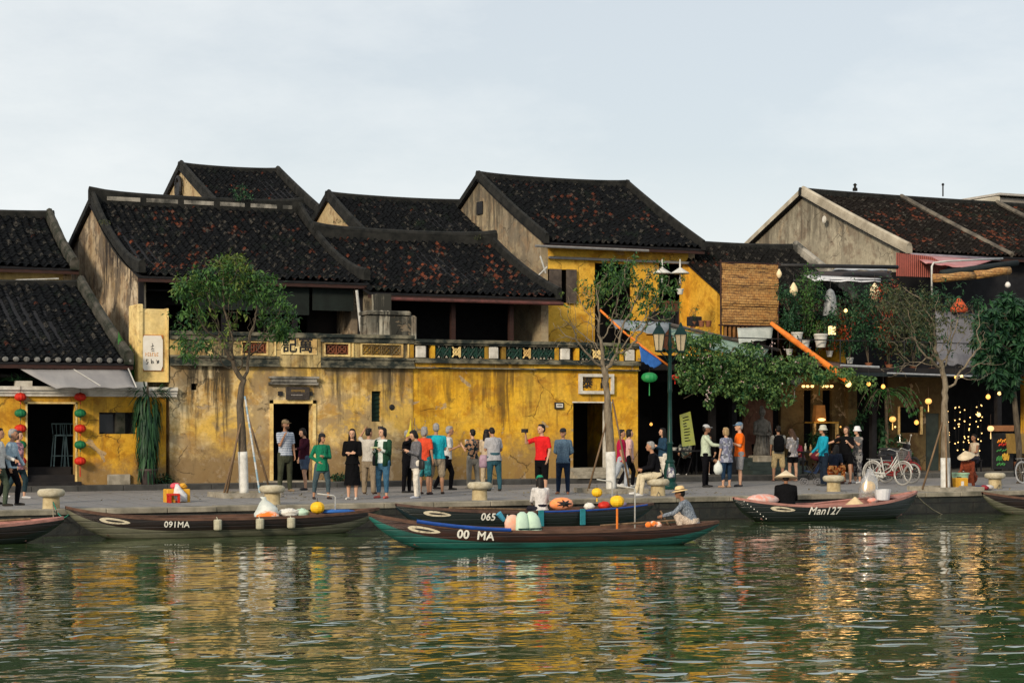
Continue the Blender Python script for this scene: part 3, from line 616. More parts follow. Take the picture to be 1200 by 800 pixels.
mb=MB(); mb.box(pl0+0.06,pl1-0.02,WALL-0.085,WALL-0.063,3.70,4.14); obj('plaque',mb,m_yelP,par)
for g,px in (('記',338.5),('萬',357)):
    q=at(px,412,WALL); text_mesh(g,0.44,m_ink,'painted_character',par,(q.x,WALL-0.088,3.93),FACE,0.004,0.008)
# right deep yellow half
frontC=thing('terraced_building','deep yellow terrace front with a glazed balustrade and a dark door at its right end',"building",((xm+xr)/2,WALL,0.15))
e0,e1=at(672,500,WALL).x,at(716,500,WALL).x
mb=MB(); mb.facade(xm,xr,0.15,3.36,WALL+0.02,WALL+0.3,[(e0,e1,0.15,2.39)]); mb.box(xr-0.3,xr,WALL+0.3,54.5,0.15,3.36); obj('wall',mb,m_yelC,frontC)
mb=MB(); mb.box(xm,xr-0.3,WALL+0.3,54.5,3.2,TF); obj('terrace_floor',mb,m_darkwall,frontC)
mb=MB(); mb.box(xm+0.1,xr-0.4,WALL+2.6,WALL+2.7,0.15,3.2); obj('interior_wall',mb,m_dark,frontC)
mb=MB(); mb.box(e1-0.10,e1-0.002,WALL-0.03,WALL+0.35,0.42,2.39); mb.box(e0-0.03,e1+0.03,WALL-0.02,WALL+0.3,2.392,2.43); obj('door_frame',mb,m_white,frontC)
mb=MB(); 
for k in range(3): mb.box(e0-0.25,e1+0.35,WALL-0.75+k*0.24,WALL+(0.0 if k<2 else 0.4),0.149+0.1*k,0.149+0.1*(k+1)-0.002)
obj('doorstep',mb,m_stone,frontC)
mb=MB(); f0,f1=at(678,450,WALL).x,at(718,450,WALL).x; zf0,zf1=2.66,3.26
mb.facade(f0,f1,zf0,zf1,WALL-0.10,WALL+0.018,[(f0+0.09,f1-0.09,zf0+0.09,zf1-0.09)]); fr=obj('plaque_frame',mb,m_white,frontC)
mb=MB(); mb.box(f0+0.09,f1-0.09,WALL-0.03,WALL+0.016,zf0+0.09,zf1-0.09); obj('plaque',mb,m_yelC,frontC)
for g,px in (('泰',687.5),('昌',708)):
    q=at(px,452,WALL); text_mesh(g,0.36,m_ink,'painted_character',frontC,(q.x,WALL-0.036,2.97),FACE,0.004,0.007)
c=at(655,475,WALL); mb=MB(); mb.bbox(c.x-0.15,c.x+0.15,WALL-0.04,WALL+0.018,c.z-0.10,c.z+0.10,0.01); pq=obj('plate',mb,m_iron,frontC)
mb=MB(); mb.box(c.x-0.11,c.x+0.11,WALL-0.046,WALL-0.041,c.z-0.06,c.z+0.06); obj('plate_face',mb,m_white,pq)
mb=MB()
for k in range(5): mb.box(c.x-0.08+k*0.034,c.x-0.055+k*0.034,WALL-0.050,WALL-0.047,c.z-0.012,c.z+0.02)
obj('plate_lettering',mb,m_ink,pq)
bal=thing('balustrade','low balustrade of green glazed openwork and white blocks on the deep yellow front',"balustrade",((xm+xr)/2,WALL,3.36))
mb=MB(); mb.box(xm+0.02,xr+0.02,WALL-0.10,WALL+0.3,3.363,3.40); mb.box(xm+0.02,xr+0.02,WALL-0.14,WALL+0.3,3.52,3.60); mb.box(xm+0.02,xr+0.02,WALL-0.06,WALL+0.28,3.603,3.66); mb.box(xm+0.02,xr+0.02,WALL-0.08,WALL+0.26,4.04,4.10); mb.box(xm+0.02,xr+0.02,WALL-0.14,WALL+0.3,4.103,4.20)
obj('coping',mb,m_mold,bal)
mb=MB(); mb.box(xm+0.02,xr,WALL-0.04,WALL+0.3,3.403,3.517); obj('frieze',mb,m_yelC,bal)
for px in (493,578,662,738):
    q=at(px,411,WALL).x; mw_=MB(); mw_.bbox(q-0.16,q+0.16,WALL-0.05,WALL+0.1,3.68,4.02,0.03); obj('white_block',mw_,m_white,bal)
for px in (482,507,570,590,652,676,728,748):
    q=at(px,411,WALL).x; mb=MB(); mb.box(q-0.06,q+0.06,WALL-0.04,WALL+0.22,3.66,4.038); obj('balustrade_post',mb,m_yelC,bal)
mg=MB(); mg.box(xm+0.1,xr-0.1,WALL+0.16,WALL+0.18,3.66,4.04); obj('balustrade_backing',mg,m_ink,bal)
for a,b,n in ((510,528,2),(540,568,3),(592,611,2),(622,650,3),(679,692,1),(705,726,2)):
    obj('openwork',lattice(at(a,411,WALL).x,at(b,411,WALL).x,3.68,4.02,WALL+0.03,n,0.05),m_greenglaze,bal,label='green glazed openwork')
for a,b in ((530,539),(613,621),(694,703)):
    A_,B_=at(a,411,WALL).x,at(b,411,WALL).x; obj('openwork',lattice(A_,B_,3.70,4.0,WALL+0.0,1,0.05),m_yelP,bal,label='pale yellow openwork')
mb=MB()
for a,b in ((510,528),(540,568),(592,611),(622,650),(679,692),(705,726)):
    A_,B_=at(a,411,WALL).x,at(b,411,WALL).x; n=max(3,int((B_-A_)/0.11))
    for i in range(n+1):
        x=A_+(B_-A_)*i/n
        for z in (3.68,4.02): mb.add([(x-0.04,WALL+0.015,z),(x+0.04,WALL+0.015,z),(x,WALL+0.015,z+(0.06 if z<3.8 else -0.06)),(x-0.04,WALL+0.03,z),(x+0.04,WALL+0.03,z),(x,WALL+0.03,z+(0.06 if z<3.8 else -0.06))],[(0,1,2),(5,4,3),(0,3,4,1),(1,4,5,2),(2,5,3,0)])
obj('white_edging',mb,m_verge2,bal)
# chimney-like stub on the parapet
a_=at(424,375,52.2); b_=at(480,375,52.2)
mb=MB(); mb.bbox(a_.x,b_.x,51.6,52.4,TF,4.93,0.05); mb.bbox(a_.x-0.03,b_.x-0.2,51.55,52.42,4.93,5.05,0.04); a2=at(437,350,52.2).x; mb.box(a2,a2+0.42,51.8,52.3,5.05,5.55)
single('masonry_stub',mb,plaster('stub plaster',(0.42,0.38,0.28),(0.50,0.47,0.38),(0.03,0.03,0.025),top=5.0,streak=1.0,low=0,lowz=0.1,seed=71),'stained pale masonry stub standing on the terrace under the eaves','masonry block')
# middle terrace roof
houseD,roofD=gable_house('veranda_house','low veranda house with orange patched tiles behind the deep yellow front',20.25,26.45,53.3,5.72,58.3,7.78,54.0,m_gableC,m_tilesR if False else tiles('veranda roof tiles',red=0.27,pale=0.10),yb=60,zb=7.3,front=False,seed=21,ridge=('plain',0.3,0.26),verges=(False,True),vw=0.20,sag=0.16,mverge=m_ridge)
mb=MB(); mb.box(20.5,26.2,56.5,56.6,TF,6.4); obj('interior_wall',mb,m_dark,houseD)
for px in (530,598): 
    q=at(px,380,53.9); mb=MB(); mb.box(q.x-0.07,q.x+0.07,53.8,53.94,TF,5.6); mb.box(q.x-0.16,q.x+0.16,53.7,54.04,TF,TF+0.4); obj('post',mb,m_timber,houseD)
mb=MB(); a_,b_=at(450,349,53.2),at(660,349,53.2); mb.tube([(a_.x,53.2,5.50),(b_.x,53.2,5.50)],0.055,8); obj('gutter',mb,m_redtimber,houseD)
# back roofs
houseE,_=gable_house('small_gable_house','small gabled roof peeping behind the veranda roof left of the tall house',22.75,28.4,60.4,8.0,64.2,9.80,60.8,m_gableE,m_tilesn,z0=0.15,seed=31,ridge=('plain',0.2,0.10),vw=0.2,sag=0.05)
houseF,_=gable_house('distant_gable_house','farthest house, its round vented gable showing above the banded ridge',19.5,23.35,65.5,8.95,72.0,11.62,66.0,m_gableE,tiles('distant roof tiles',red=0.17,pale=0.05),seed=41,ridge=('plain',0.2,0.10),vw=0.2,sag=0.05)
q=at(208,220,72.0); mb=MB()
mb.tube([(19.36,q.y+0.30*math.cos(k*math.pi/8)*1.1,q.z+0.42*math.sin(k*math.pi/8)) for k in range(17)],0.07,6); mb.box(19.33,19.36,q.y-0.2,q.y+0.2,q.z-0.3,q.z+0.2); obj('gable_vent',mb,m_ink,houseF)
# tall central house
houseC,roofC=gable_house('tall_house','tall yellow house with the highest black tiled gable in the middle of the row',27.65,33.55,56.5,7.78,62.0,10.50,57.0,m_gableC,tiles('tall roof tiles',red=0.20,pale=0.10),seed=51,ridge=('plain',0.2,0.12),vw=0.15,sag=0.06,front_mat=m_yelH,
   holes=[(at(642,330,57).x,at(676,330,57).x,at(642,351,57).z-0.1,at(642,315,57).z),(at(697,330,57).x,at(742,330,57).x,4.2,at(700,308,57).z),(at(772,330,57).x,at(800,330,57).x,4.2,at(772,308,57).z)])
q=at(566,245,62.0)
mb=MB(); mb.box(27.60,27.63,61.7,62.2,q.z-0.2,q.z+0.25); obj('gable_vent',mb,m_ink,houseC)
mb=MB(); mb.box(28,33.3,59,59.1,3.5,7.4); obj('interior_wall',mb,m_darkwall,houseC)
mb=MB(); a_,b_=at(643,335,57),at(657,335,57); mb.box(a_.x,b_.x,56.93,56.97,at(642,351,57).z,at(642,315,57).z); a_,b_=at(664,335,56.9),at(676,335,56.9); mb.box(a_.x,b_.x,56.90,56.94,at(642,351,57).z-0.1,at(642,315,57).z); obj('shutter',mb,M('weathered grey shutter',(0.10,0.08,0.065),(0.05,0.04,0.035),5,0.8,0.3),houseC)
mb=MB(); a_,b_=at(776,350,57.3),at(798,350,57.3); mb.box(a_.x,b_.x,57.3,57.35,4.3,6.0); obj('door',mb,M('brown door',(0.10,0.045,0.03),bump=0.1),houseC)
mb=MB(); mb.box(27.9,33.5,56.86,56.98,7.25,7.33); a_,b_=at(640,294,56.4),at(760,296,56.4); mb.tube([(a_.x-0.4,56.4,7.60),(b_.x,56.4,7.60)],0.045,6); obj('gutter',mb,M('grey pipe',(0.2,0.2,0.2)),houseC)
a_=at(633,300,56.2); mb=MB(); mb.tube([a_,(a_.x+0.2,56.2,a_.z-0.55)],0.03,6); mb.tube([(a_.x-0.45,56.2,a_.z-1.0),(a_.x+0.25,56.2,a_.z-0.35)],0.025,6); mb.tube([(a_.x-0.3,56.2,a_.z-0.6),(a_.x+0.1,56.2,a_.z-1.1)],0.025,6)
obj('antenna',mb,m_whitemetal,houseC)
# low side house right of it
houseH,roofH=gable_house('side_house','low black tiled house with slanting yellow side wall beside the bamboo screen',33.3,38.5,54.6,6.12,58.2,8.05,55.1,m_yelH,tiles('side house tiles',red=0.12,pale=0.16,base=(0.010,0.010,0.010)),yb=63,zb=6.8,z0=3.61,seed=61,ridge=('plain',0.2,0.10),verges=(False,True),mverge=m_verge,vw=0.3,sag=0.02,pitch=0.19,front=False)
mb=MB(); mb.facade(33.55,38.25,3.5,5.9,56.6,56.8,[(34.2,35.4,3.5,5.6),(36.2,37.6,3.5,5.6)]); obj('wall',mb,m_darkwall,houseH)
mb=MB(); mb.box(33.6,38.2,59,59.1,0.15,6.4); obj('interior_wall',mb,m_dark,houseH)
roof_obj('lower_roof',roof_mesh(35.2,38.9,53.5,5.35,54.9,6.0,0.19,0.2,0.0,0.05,seed=9),m_tilesR,houseH)
mb=MB(); mb.slab([(35.2,53.5,5.30),(38.9,53.5,5.30),(38.9,54.9,5.95),(35.2,54.9,5.95)],0.06); obj('roof_deck',mb,m_dark,houseH)
# big right house
houseG,roofG=gable_house('grey_gable_house','large house with grey rendered gable and rusty tiled roof at the right',43.4,64,58.0,8.15,65.0,11.05,58.6,m_gableG,m_tilesR,yb=71.5,zb=8.3,seed=71,ridge=('plain',0.2,0.12),verges=(True,False),mverge=m_verge2,vw=0.28,sag=0.04,pitch=0.22,rib=0.05,front_mat=m_darkwall,oh=0.2)
for px in (1056,1168):
    x=at(px,235,65.0).x; mb=MB()
    for k in range(14):
        a,b=k/14,(k+1)/14; f=lambda q:Vector((x,58.0+7*q,8.15+3.0*q-0.16*q*(1-q)+0.06)); mb.tube([f(a),f(b)],0.10,6)
    obj('dividing_rib',mb,M('rib mortar',(0.16,0.14,0.11),(0.05,0.045,0.04),2,0.95,0.6,detail=8),roofG)
c=at(979,247,63.2); 
q=at(979,258,63.0); mb=MB(); mb.lathe([(0.13,0),(0.15,0.03),(0.10,0.06)],(43.17,63.2,at(979,258,63.2).z),14,rot=Matrix.Rotation(R(-90),3,'Y')); obj('wall_lamp',mb,m_white,houseG)
q=at(1002,230,65.0); mb=MB(); mb.lathe([(0.10,0),(0.10,0.12),(0.05,0.14),(0.05,0.22),(0.09,0.25),(0.02,0.32)],(q.x,65,11.3),10); obj('ridge_finial',mb,m_ridge,roofG)
q=at(1105,240,65.0); mb=MB(); mb.tube([(q.x,65,11.3),(q.x,65,11.75)],0.03,6); mb.ell((q.x,65,11.8),0.06,8,6); obj('ridge_post',mb,m_iron,roofG)
# concrete block far behind at right edge
a_=at(1120,245,85); b_=at(1172,229,85); c_=at(1215,229,85)
far=thing('concrete_building','flat roofed cream concrete building behind the ridge at the right edge','building',(b_.x,85,0))
mb=MB(); mb.prism_xz([(a_.x-2,0),(a_.x-2,b_.z-1.4),(b_.x,b_.z),(b_.x,0)],85,92); obj('stair_wing',mb,M('cream concrete',(0.52,0.47,0.38),(0.42,0.38,0.30),1,0.9,0.1),far)
mb=MB(); mb.facade(b_.x+0.01,c_.x+4,0,b_.z-0.1,85.1,85.4,[(b_.x+0.5,b_.x+1.9,b_.z-1.6,b_.z-0.35)]); mb.box(b_.x+0.01,c_.x+4,85.4,92,0,b_.z-0.2); obj('wall',mb,M('grey concrete',(0.26,0.24,0.21),(0.2,0.18,0.16),1,0.9,0.1),far)
mb=MB(); mb.box(b_.x+0.5,b_.x+1.9,85.3,85.36,b_.z-1.6,b_.z-0.35); obj('window',mb,M('pale blue glass',(0.28,0.33,0.37),rough=0.2,bump=0),far)
mb=MB(); mb.box(b_.x-0.2,c_.x+4,84.8,92,b_.z,b_.z+0.12); obj('roof',mb,M('slab concrete',(0.40,0.38,0.35)),far)
# gate pillar between shop and terrace front
p0,p1=12.56,13.36
pil=thing('gate_pillar','pale yellow gate pillar carrying a white signboard, left of the terrace','pillar',((p0+p1)/2,WALL,2.9))
mb=MB(); mb.box(p0,p1,WALL-0.02,WALL+0.9,2.9,4.88); mb.bbox(p0-0.03,p0+0.12,WALL-0.08,WALL+0.95,2.9,5.0,0.02); mb.box(p1-0.03,p1+0.02,WALL-0.05,WALL+0.5,2.9,4.9); obj('pillar_shaft',mb,m_yelP,pil)
a_=at(166,393,WALL); b_=at(190,434,WALL); sx0,sx1,sz0,sz1=a_.x,b_.x,b_.z,a_.z; c_=0.09
mb=MB(); mb.prism_xz([(sx0+0.05,sz0),(sx1-0.05,sz0),(sx1,sz0+0.12),(sx1,sz1-0.12),(sx1-0.05,sz1),(sx0+0.05,sz1),(sx0,sz1-0.12),(sx0,sz0+0.12)],WALL-0.07,WALL-0.022); 
mb2=MB(); mb2.box(sx0-0.02,sx1+0.02,WALL-0.045,WALL-0.021,sz0-0.02,sz1+0.02); obj('sign_backing',mb2,M('orange sign edge',(0.45,0.16,0.04)),pil)
sb=obj('sign_board',mb,M('sign white',(0.72,0.69,0.62),(0.66,0.62,0.54),5,0.7,0.0),pil)
cx=(sx0+sx1)/2; 
mb=MB(); rg=random.Random(8)
for pts in ([(-0.02,0.78),(0.01,0.74),(-0.01,0.70)],[(-0.05,0.68),(0.03,0.70)],[(0.0,0.66),(-0.04,0.60),(0.04,0.62)],[(-0.03,0.56),(0.05,0.56)]):
    mb.tube([(cx+a,WALL-0.074,sz0+b*(sz1-sz0)) for a,b in pts],0.008,4)
obj('sign_emblem',mb,m_ink,sb)
mb=MB()
for k in range(6):
    x=cx-0.19+k*0.062; z=sz0+(sz1-sz0)*0.46; hh=0.045
    mb.tube([(x,WALL-0.074,z-hh),(x,WALL-0.074,z+hh)],0.007,4); mb.tube([(x,WALL-0.074,z+hh*(1 if k%2 else 0)),(x+0.035,WALL-0.074,z+hh*(0.8 if k%2 else 0))],0.007,4)
    if k%3: mb.tube([(x,WALL-0.074,z-hh),(x+0.035,WALL-0.074,z-hh*0.8)],0.007,4)
obj('sign_lettering',mb,M('orange letter paint',(0.75,0.36,0.10),bump=0),sb,label='faint orange lettering')
mb=MB(); z=sz0+(sz1-sz0)*0.24
for x,pts in ((cx-0.15,[(0.03,0.06),(-0.02,0.07),(-0.02,0.02),(0.03,0.0),(0.0,-0.06),(-0.02,-0.04)]),(cx-0.02,[(-0.02,0.08),(-0.01,-0.04),(0.05,-0.02),(0.03,0.03),(0.0,0.0)]),(cx+0.13,[(-0.03,0.05),(0.0,0.03),(-0.01,-0.04),(0.04,0.05),(0.03,-0.03)])):
    mb.tube([(x+a,WALL-0.074,z+b) for a,b in pts],0.011,4)
obj('sign_script',mb,m_ink,sb,label='black handwritten script')
# ================================================================ VEGETATION
def leafmat(name,a,b,trans=0.25):
    t=NT(name); g=t.n('ShaderNodeNewGeometry'); r=g.outputs['Random Per Island']
    n=t.noise(t.pos((1,1,1)),1.6,3); k=t.math('ADD',t.math('MULTIPLY',r,0.6),t.math('MULTIPLY',n,0.5))
    col=t.ramp(k,[(0.25,a),(0.80,b)]); t.done(col,0.55,Specular_IOR_Level=0.3)
    tr=t.n('ShaderNodeBsdfTranslucent'); t.l(col,tr.inputs['Color']); mx=t.n('ShaderNodeMixShader'); mx.inputs[0].default_value=trans
    t.l(t.b.outputs[0],mx.inputs[1]); t.l(tr.outputs[0],mx.inputs[2]); t.l(mx.outputs[0],t.out.inputs[0]); return t.m
lf_tree=leafmat('tree leaf green',(0.010,0.050,0.020),(0.070,0.160,0.030))
lf_lime=leafmat('young leaf green',(0.030,0.075,0.015),(0.140,0.190,0.035))
lf_dark=leafmat('dark glossy leaf',(0.006,0.032,0.018),(0.030,0.095,0.035))
lf_vine=leafmat('vine leaf green',(0.014,0.070,0.026),(0.120,0.210,0.055))
lf_dry=leafmat('dull olive leaf',(0.020,0.038,0.016),(0.085,0.090,0.035))
lf_red=leafmat('red leaf',(0.16,0.02,0.01),(0.42,0.07,0.02))
lf_blossom=leafmat('pink white blossom',(0.45,0.25,0.25),(0.70,0.62,0.58))
def rvec(rg): 
    while True:
        v=Vector((rg.uniform(-1,1),rg.uniform(-1,1),rg.uniform(-1,1)))
        if 0.01<v.length<1: return v.normalized()
def leaf(mb,p,d,up,l,w,mi=0,bend=0.25):
    d=d.normalized(); s=d.cross(up)
    if s.length<1e-3: s=d.orthogonal()
    s.normalize(); n=s.cross(d)
    a=p; m=p+d*l*0.5+n*l*0.06; t_=p+d*l-n*l*bend
    mb.add([a,m+s*w/2-n*w*0.2,t_,m-s*w/2-n*w*0.2,m],[(0,1,4),(1,2,4),(2,3,4),(3,0,4)],mi)
def cluster(mb,c,r,n,l,w,rg,droop=0.5,mi=0,shell=0.35,whorl=0):
    c=Vector(c)
    for _ in range(n):
        v=rvec(rg)*(shell+(1-shell)*rg.random()); p=c+Vector((v.x*r[0],v.y*r[1],v.z*r[2]))
        k=whorl or 1; ax=(rvec(rg)*0.6+v*0.5+Vector((0,0,0.35))).normalized()
        o=ax.orthogonal().normalized()
        for j in range(k):
            if whorl:
                q=Matrix.Rotation(2*math.pi*j/k+rg.uniform(-.3,.3),3,ax)@o; d=(q+ax*0.35-Vector((0,0,droop*0.6))).normalized()
            else: d=(rvec(rg)+v*0.5-Vector((0,0,droop))).normalized()
            leaf(mb,p,d,Vector((0,0,1))+rvec(rg)*0.7,l*rg.uniform(0.7,1.25),w*rg.uniform(0.8,1.2),mi)
def grow(root_pts,attr,step=0.14,infl=0.9,kill=0.22,iters=60,seed=0,up=0.12,jit=0.25):
    rs=np.random.RandomState(seed); P=[np.array(p,float) for p in root_pts]; par=[i-1 for i in range(len(P))]
    A=np.array(attr,float)
    for _ in range(iters):
        if len(A)==0: break
        N=np.array(P); D=np.linalg.norm(A[:,None,:]-N[None],axis=2); j=D.argmin(1); dm=D[np.arange(len(A)),j]
        keep=dm>kill; sel=keep&(dm<infl) 
        if not sel.any():
            if not keep.any(): break
            sel=keep&(dm<=dm[keep].min()+0.15)
        new=[]
        for node in np.unique(j[sel]):
            if node<len(root_pts)-1 and rs.rand()<0.7 and len(root_pts)>3: continue
            v=(A[sel&(j==node)]-P[node]); v=(v/np.linalg.norm(v,axis=1)[:,None]).mean(0)+np.array([0,0,up])+rs.normal(0,jit,3)
            v/=np.linalg.norm(v)+1e-9; new.append((node,P[node]+v*step))
        if not new: break
        for n_,p in new: P.append(p); par.append(int(n_))
        A=A[keep]
        if len(P)>2600: break
    return P,par
def branches(mb,P,par,r_tip,r_base,nroot,expo=1.95):
    n=len(P); kids=[[] for _ in range(n)]
    for i,p in enumerate(par):
        if p>=0: kids[p].append(i)
    rad=[0]*n
    for i in range(n-1,-1,-1):
        rad[i]=r_tip if not kids[i] else sum(rad[k]**expo for k in kids[i])**(1/expo)
    s=r_base/max(rad[0],1e-6); 
    rad=[r_tip+(r-r_tip)*(r_base-r_tip)/max(rad[0]-r_tip,1e-6) for r in rad]
    for i in range(n):
        if i>=nroot-1: rad[i]=max(r_tip*0.8,rad[i]*0.72)
        elif i>nroot-6: rad[i]*=1-0.28*(i-(nroot-6))/6
    # chains
    start=[0]
    while start:
        i=start.pop(); ch=[i] if par[i]<0 else [par[i],i]
        rr=[rad[i]] if par[i]<0 else [min(rad[par[i]],rad[i]*1.25),rad[i]]
        while kids[ch[-1]]:
            ks=sorted(kids[ch[-1]],key=lambda k:-rad[k]); start+=ks[1:]; ch.append(ks[0]); rr.append(rad[ks[0]])
        if len(ch)>1: mb.tube([P[k] for k in ch],rr,7 if rr[0]>0.03 else 4,cap=True)
    return rad,kids
def ellipse_attr(cs,rg,wy,dy=0.8):
    out=[]
    for px,py,rx,ry,n in cs:
        for _ in range(n):
            v=rvec(rg)*rg.random()**0.4; q=at(px+v.x*rx,py-v.z*ry,wy+v.y*dy); out.append(q)
    return out
def tree(name,label,base,wy,trunk_px,r0,crown,leaves,bark,mat,lsize,group=None,seed=1,paint=None,infl=0.9,droop=0.3,whorl=0,r_tip=0.006,dy=0.8,extra=(),jit=0.25,up=0.12):
    rg=random.Random(seed); root=thing(name,label,'tree',base,group)
    tp=[Vector(base)]+[at(px,py,wy) for px,py in trunk_px]
    pts=[]; 
    for a,b in zip(tp[:-1],tp[1:]):
        n=max(1,int((b-a).length/0.16)); pts+=[a+(b-a)*k/n for k in range(n)]
    pts.append(tp[-1])
    P,par=grow(pts,ellipse_attr(crown,rg,wy,dy),seed=seed,infl=infl,jit=jit,up=up)
    mb=MB(); rad,kids=branches(mb,P,par,r_tip,r0,len(pts))
    mb.ell(base,(r0*1.5,r0*1.5,r0*0.9),10,6); tr=obj('trunk',mb,bark,root,smooth=True)
    # a ring of radii along the trunk for the painted sleeve
    if paint:
        k=max(1,int(paint/0.16)); mp_=MB(); mp_.tube([Vector(P[i])+Vector((0,0,0.01 if i==0 else 0)) for i in range(k+1)],[rad[i]+0.012 for i in range(k+1)],12); obj('painted_trunk',mp_,M('white lime trunk paint',(0.66,0.66,0.63),(0.48,0.48,0.45),7,0.85,0.3),root,smooth=True,label='white painted foot of the trunk')
    mats=[mat] if not isinstance(mat,(list,tuple)) else list(mat)
    lb=MB(); tips=[Vector(P[i]) for i in range(len(pts),len(P)) if not kids[i]] or [Vector(P[-1])]
    for (px,py,rx,ry,n,mi) in leaves:
        c=at(px,py,wy); sx=rx/ppm(c); sz=ry/ppm(c)
        near=[p for p in tips if abs(p.x-c.x)<sx*1.05 and abs(p.z-c.z)<sz*1.05]
        k=0
        while k<n:
            if near and rg.random()<0.75:
                p=rg.choice(near)+Vector((rg.gauss(0,.10),rg.gauss(0,.12),rg.gauss(0,.09))); m_=rg.randint(3,7)
            else:
                v=rvec(rg)*rg.random()**0.5; p=c+Vector((v.x*sx,v.y*dy,v.z*sz)); m_=rg.randint(2,6)
            cluster(lb,p,(0.10,0.10,0.08),m_,lsize,lsize*0.36,rg,droop,mi,0.1,whorl); k+=m_*(whorl or 1)
    obj('crown',lb,mats,root)
    return root
b1=gr(286,582); WT1=b1.y
tree('street_tree','slender leafy street tree with white painted foot in front of the pale terrace wall',b1,WT1,[(285,545),(283,505),(281,475),(283,452)],0.105,
  [(270,345,60,48,560),(235,360,35,50,200),(325,372,26,26,170),(268,310,25,18,90),(268,405,48,32,300),(226,405,22,20,60)],
  [(240,332,34,22,950,0),(305,335,34,20,900,0),(272,305,16,12,300,1),(222,360,20,28,430,0),(335,382,17,12,430,0),(228,400,24,18,330,0),(285,352,45,20,260,0),(250,380,30,24,160,1),(215,330,12,10,160,1),(272,330,24,16,260,1),(325,362,12,10,120,0),(312,396,16,8,160,0)],m_bark,[lf_tree,lf_lime],0.15,'trees along the quay',11,paint=1.02)
b2=gr(716,577); WT2=b2.y
tree('street_tree','half bare street tree with pale limbs and white painted foot beside the dark terrace door',b2,WT2,[(716,545),(714,505),(712,482),(712,466)],0.115,
  [(680,385,35,50,120),(722,370,45,60,170),(745,335,50,35,200),(775,360,30,30,50),(690,345,30,25,40),(662,385,22,30,40),(700,420,40,20,20)],
  [(745,325,50,26,760,0),(720,335,30,25,230,0),(770,352,34,26,300,0),(688,345,26,16,110,1),(745,365,35,22,120,0),(790,345,14,18,120,0),(722,408,9,9,40,1)],m_barkpale,[lf_tree,lf_lime],0.14,'trees along the quay',23,paint=1.0,infl=1.1,jit=0.22,up=0.2,r_tip=0.007)
b3=gr(1108,575); WT3=b3.y
tree('street_tree','bare spreading street tree with white painted foot beside the green bucket',b3,WT3,[(1108,545),(1108,510),(1107,485),(1107,472)],0.115,
  [(1070,390,40,45,200),(1110,390,30,50,170),(1150,430,35,25,40),(1045,440,35,12,24),(1140,385,25,35,40),(1060,355,40,20,50)],
  [(1060,370,42,28,700,1),(1075,400,30,30,300,0),(1040,350,25,16,160,1),(1110,345,30,20,260,0),(1135,400,22,22,120,1),(1100,360,25,25,160,1)],m_barkpale,[lf_dark,lf_dry],0.12,'trees along the quay',37,paint=0.9,infl=1.1,jit=0.22,up=0.2)
b4=gr(1196,566); 
tree('broadleaf_tree','dense dark broadleaf tree cut off by the right edge of the picture',b4,b4.y,[(1194,520),(1190,480),(1188,455)],0.09,
  [(1175,400,38,55,200),(1205,400,30,55,120)],
  [(1175,395,40,50,2300,0),(1208,400,32,55,1500,0),(1165,440,25,18,420,0),(1190,358,22,14,420,0),(1150,415,16,26,300,0)],m_bark,[lf_dark],0.30,None,41,droop=0.75,whorl=5,r_tip=0.008)
# stakes and kerbed tree pits
def stake(p,q,r,label,group='stakes propping the quay trees'):
    mb=MB(); mid=(Vector(p)+Vector(q))/2+Vector((0.015,0.01,0)); mb.tube([p,mid,q],[r,r*0.9,r*0.8],7); return single('tree_stake',mb,m_wood,label,'stake',group,smooth=True)
def pit(c,w,d,label):
    mb=MB(); x,y=c.x,c.y
    for (x0,x1,y0,y1) in ((x-w,x+w,y-d,y-d+0.12),(x-w,x+w,y+d-0.12,y+d),(x-w,x-w+0.12,y-d+0.12,y+d-0.12),(x+w-0.12,x+w,y-d+0.12,y+d-0.12)): mb.box(x0,x1,y0,y1,0.001,0.12)
    mb.box(x-w+0.12,x+w-0.12,y-d+0.12,y+d-0.12,0.001,0.06)
    return single('tree_pit_kerb',mb,m_stone,label,'kerb','kerbs round the quay trees')
for b,wh,places in ((b1,'leafy tree before the pale wall',((-0.62,-0.35,2.35),(-0.30,0.45,2.5),(0.62,-0.2,2.45))),(b2,'half bare tree by the dark door',((-0.72,-0.1,2.5),(0.55,0.0,2.8),(0.35,0.5,2.4))),(b3,'bare tree by the green bucket',((-0.75,0.0,2.3),(-0.35,-0.5,2.1),(0.45,0.3,2.0)))):
    pit(b,0.72,0.7,'low stone kerb round the foot of the %s'%wh)
    for k,(dx,dy_,hh) in enumerate(places):
        stake(b+Vector((dx,dy_,0.06)),b+Vector((0.04*(1 if dx>0 else -1),0.1*dy_,hh*0.86)),0.028,['brown pole leaning from the left against the %s','brown pole propping the %s near its trunk','brown pole propping the %s from its right'][k if dx<0 or k==2 else 1]%wh)
mb=MB(); q=Vector((b1.x+0.10,b1.y-0.14,1.6)); mb.tube([(b1.x+0.30,b1.y-0.35,0.02),(b1.x-0.02,b1.y-0.13,2.45)],0.024,8); single('striped_pole',mb,M('faded blue white pole',(0.22,0.34,0.42),(0.5,0.5,0.48),3,0.6,0,lo=0.48,hi=0.52,stretch=(0.1,0.1,1)),'faded blue and white pole leaning on the leafy tree trunk','pole')
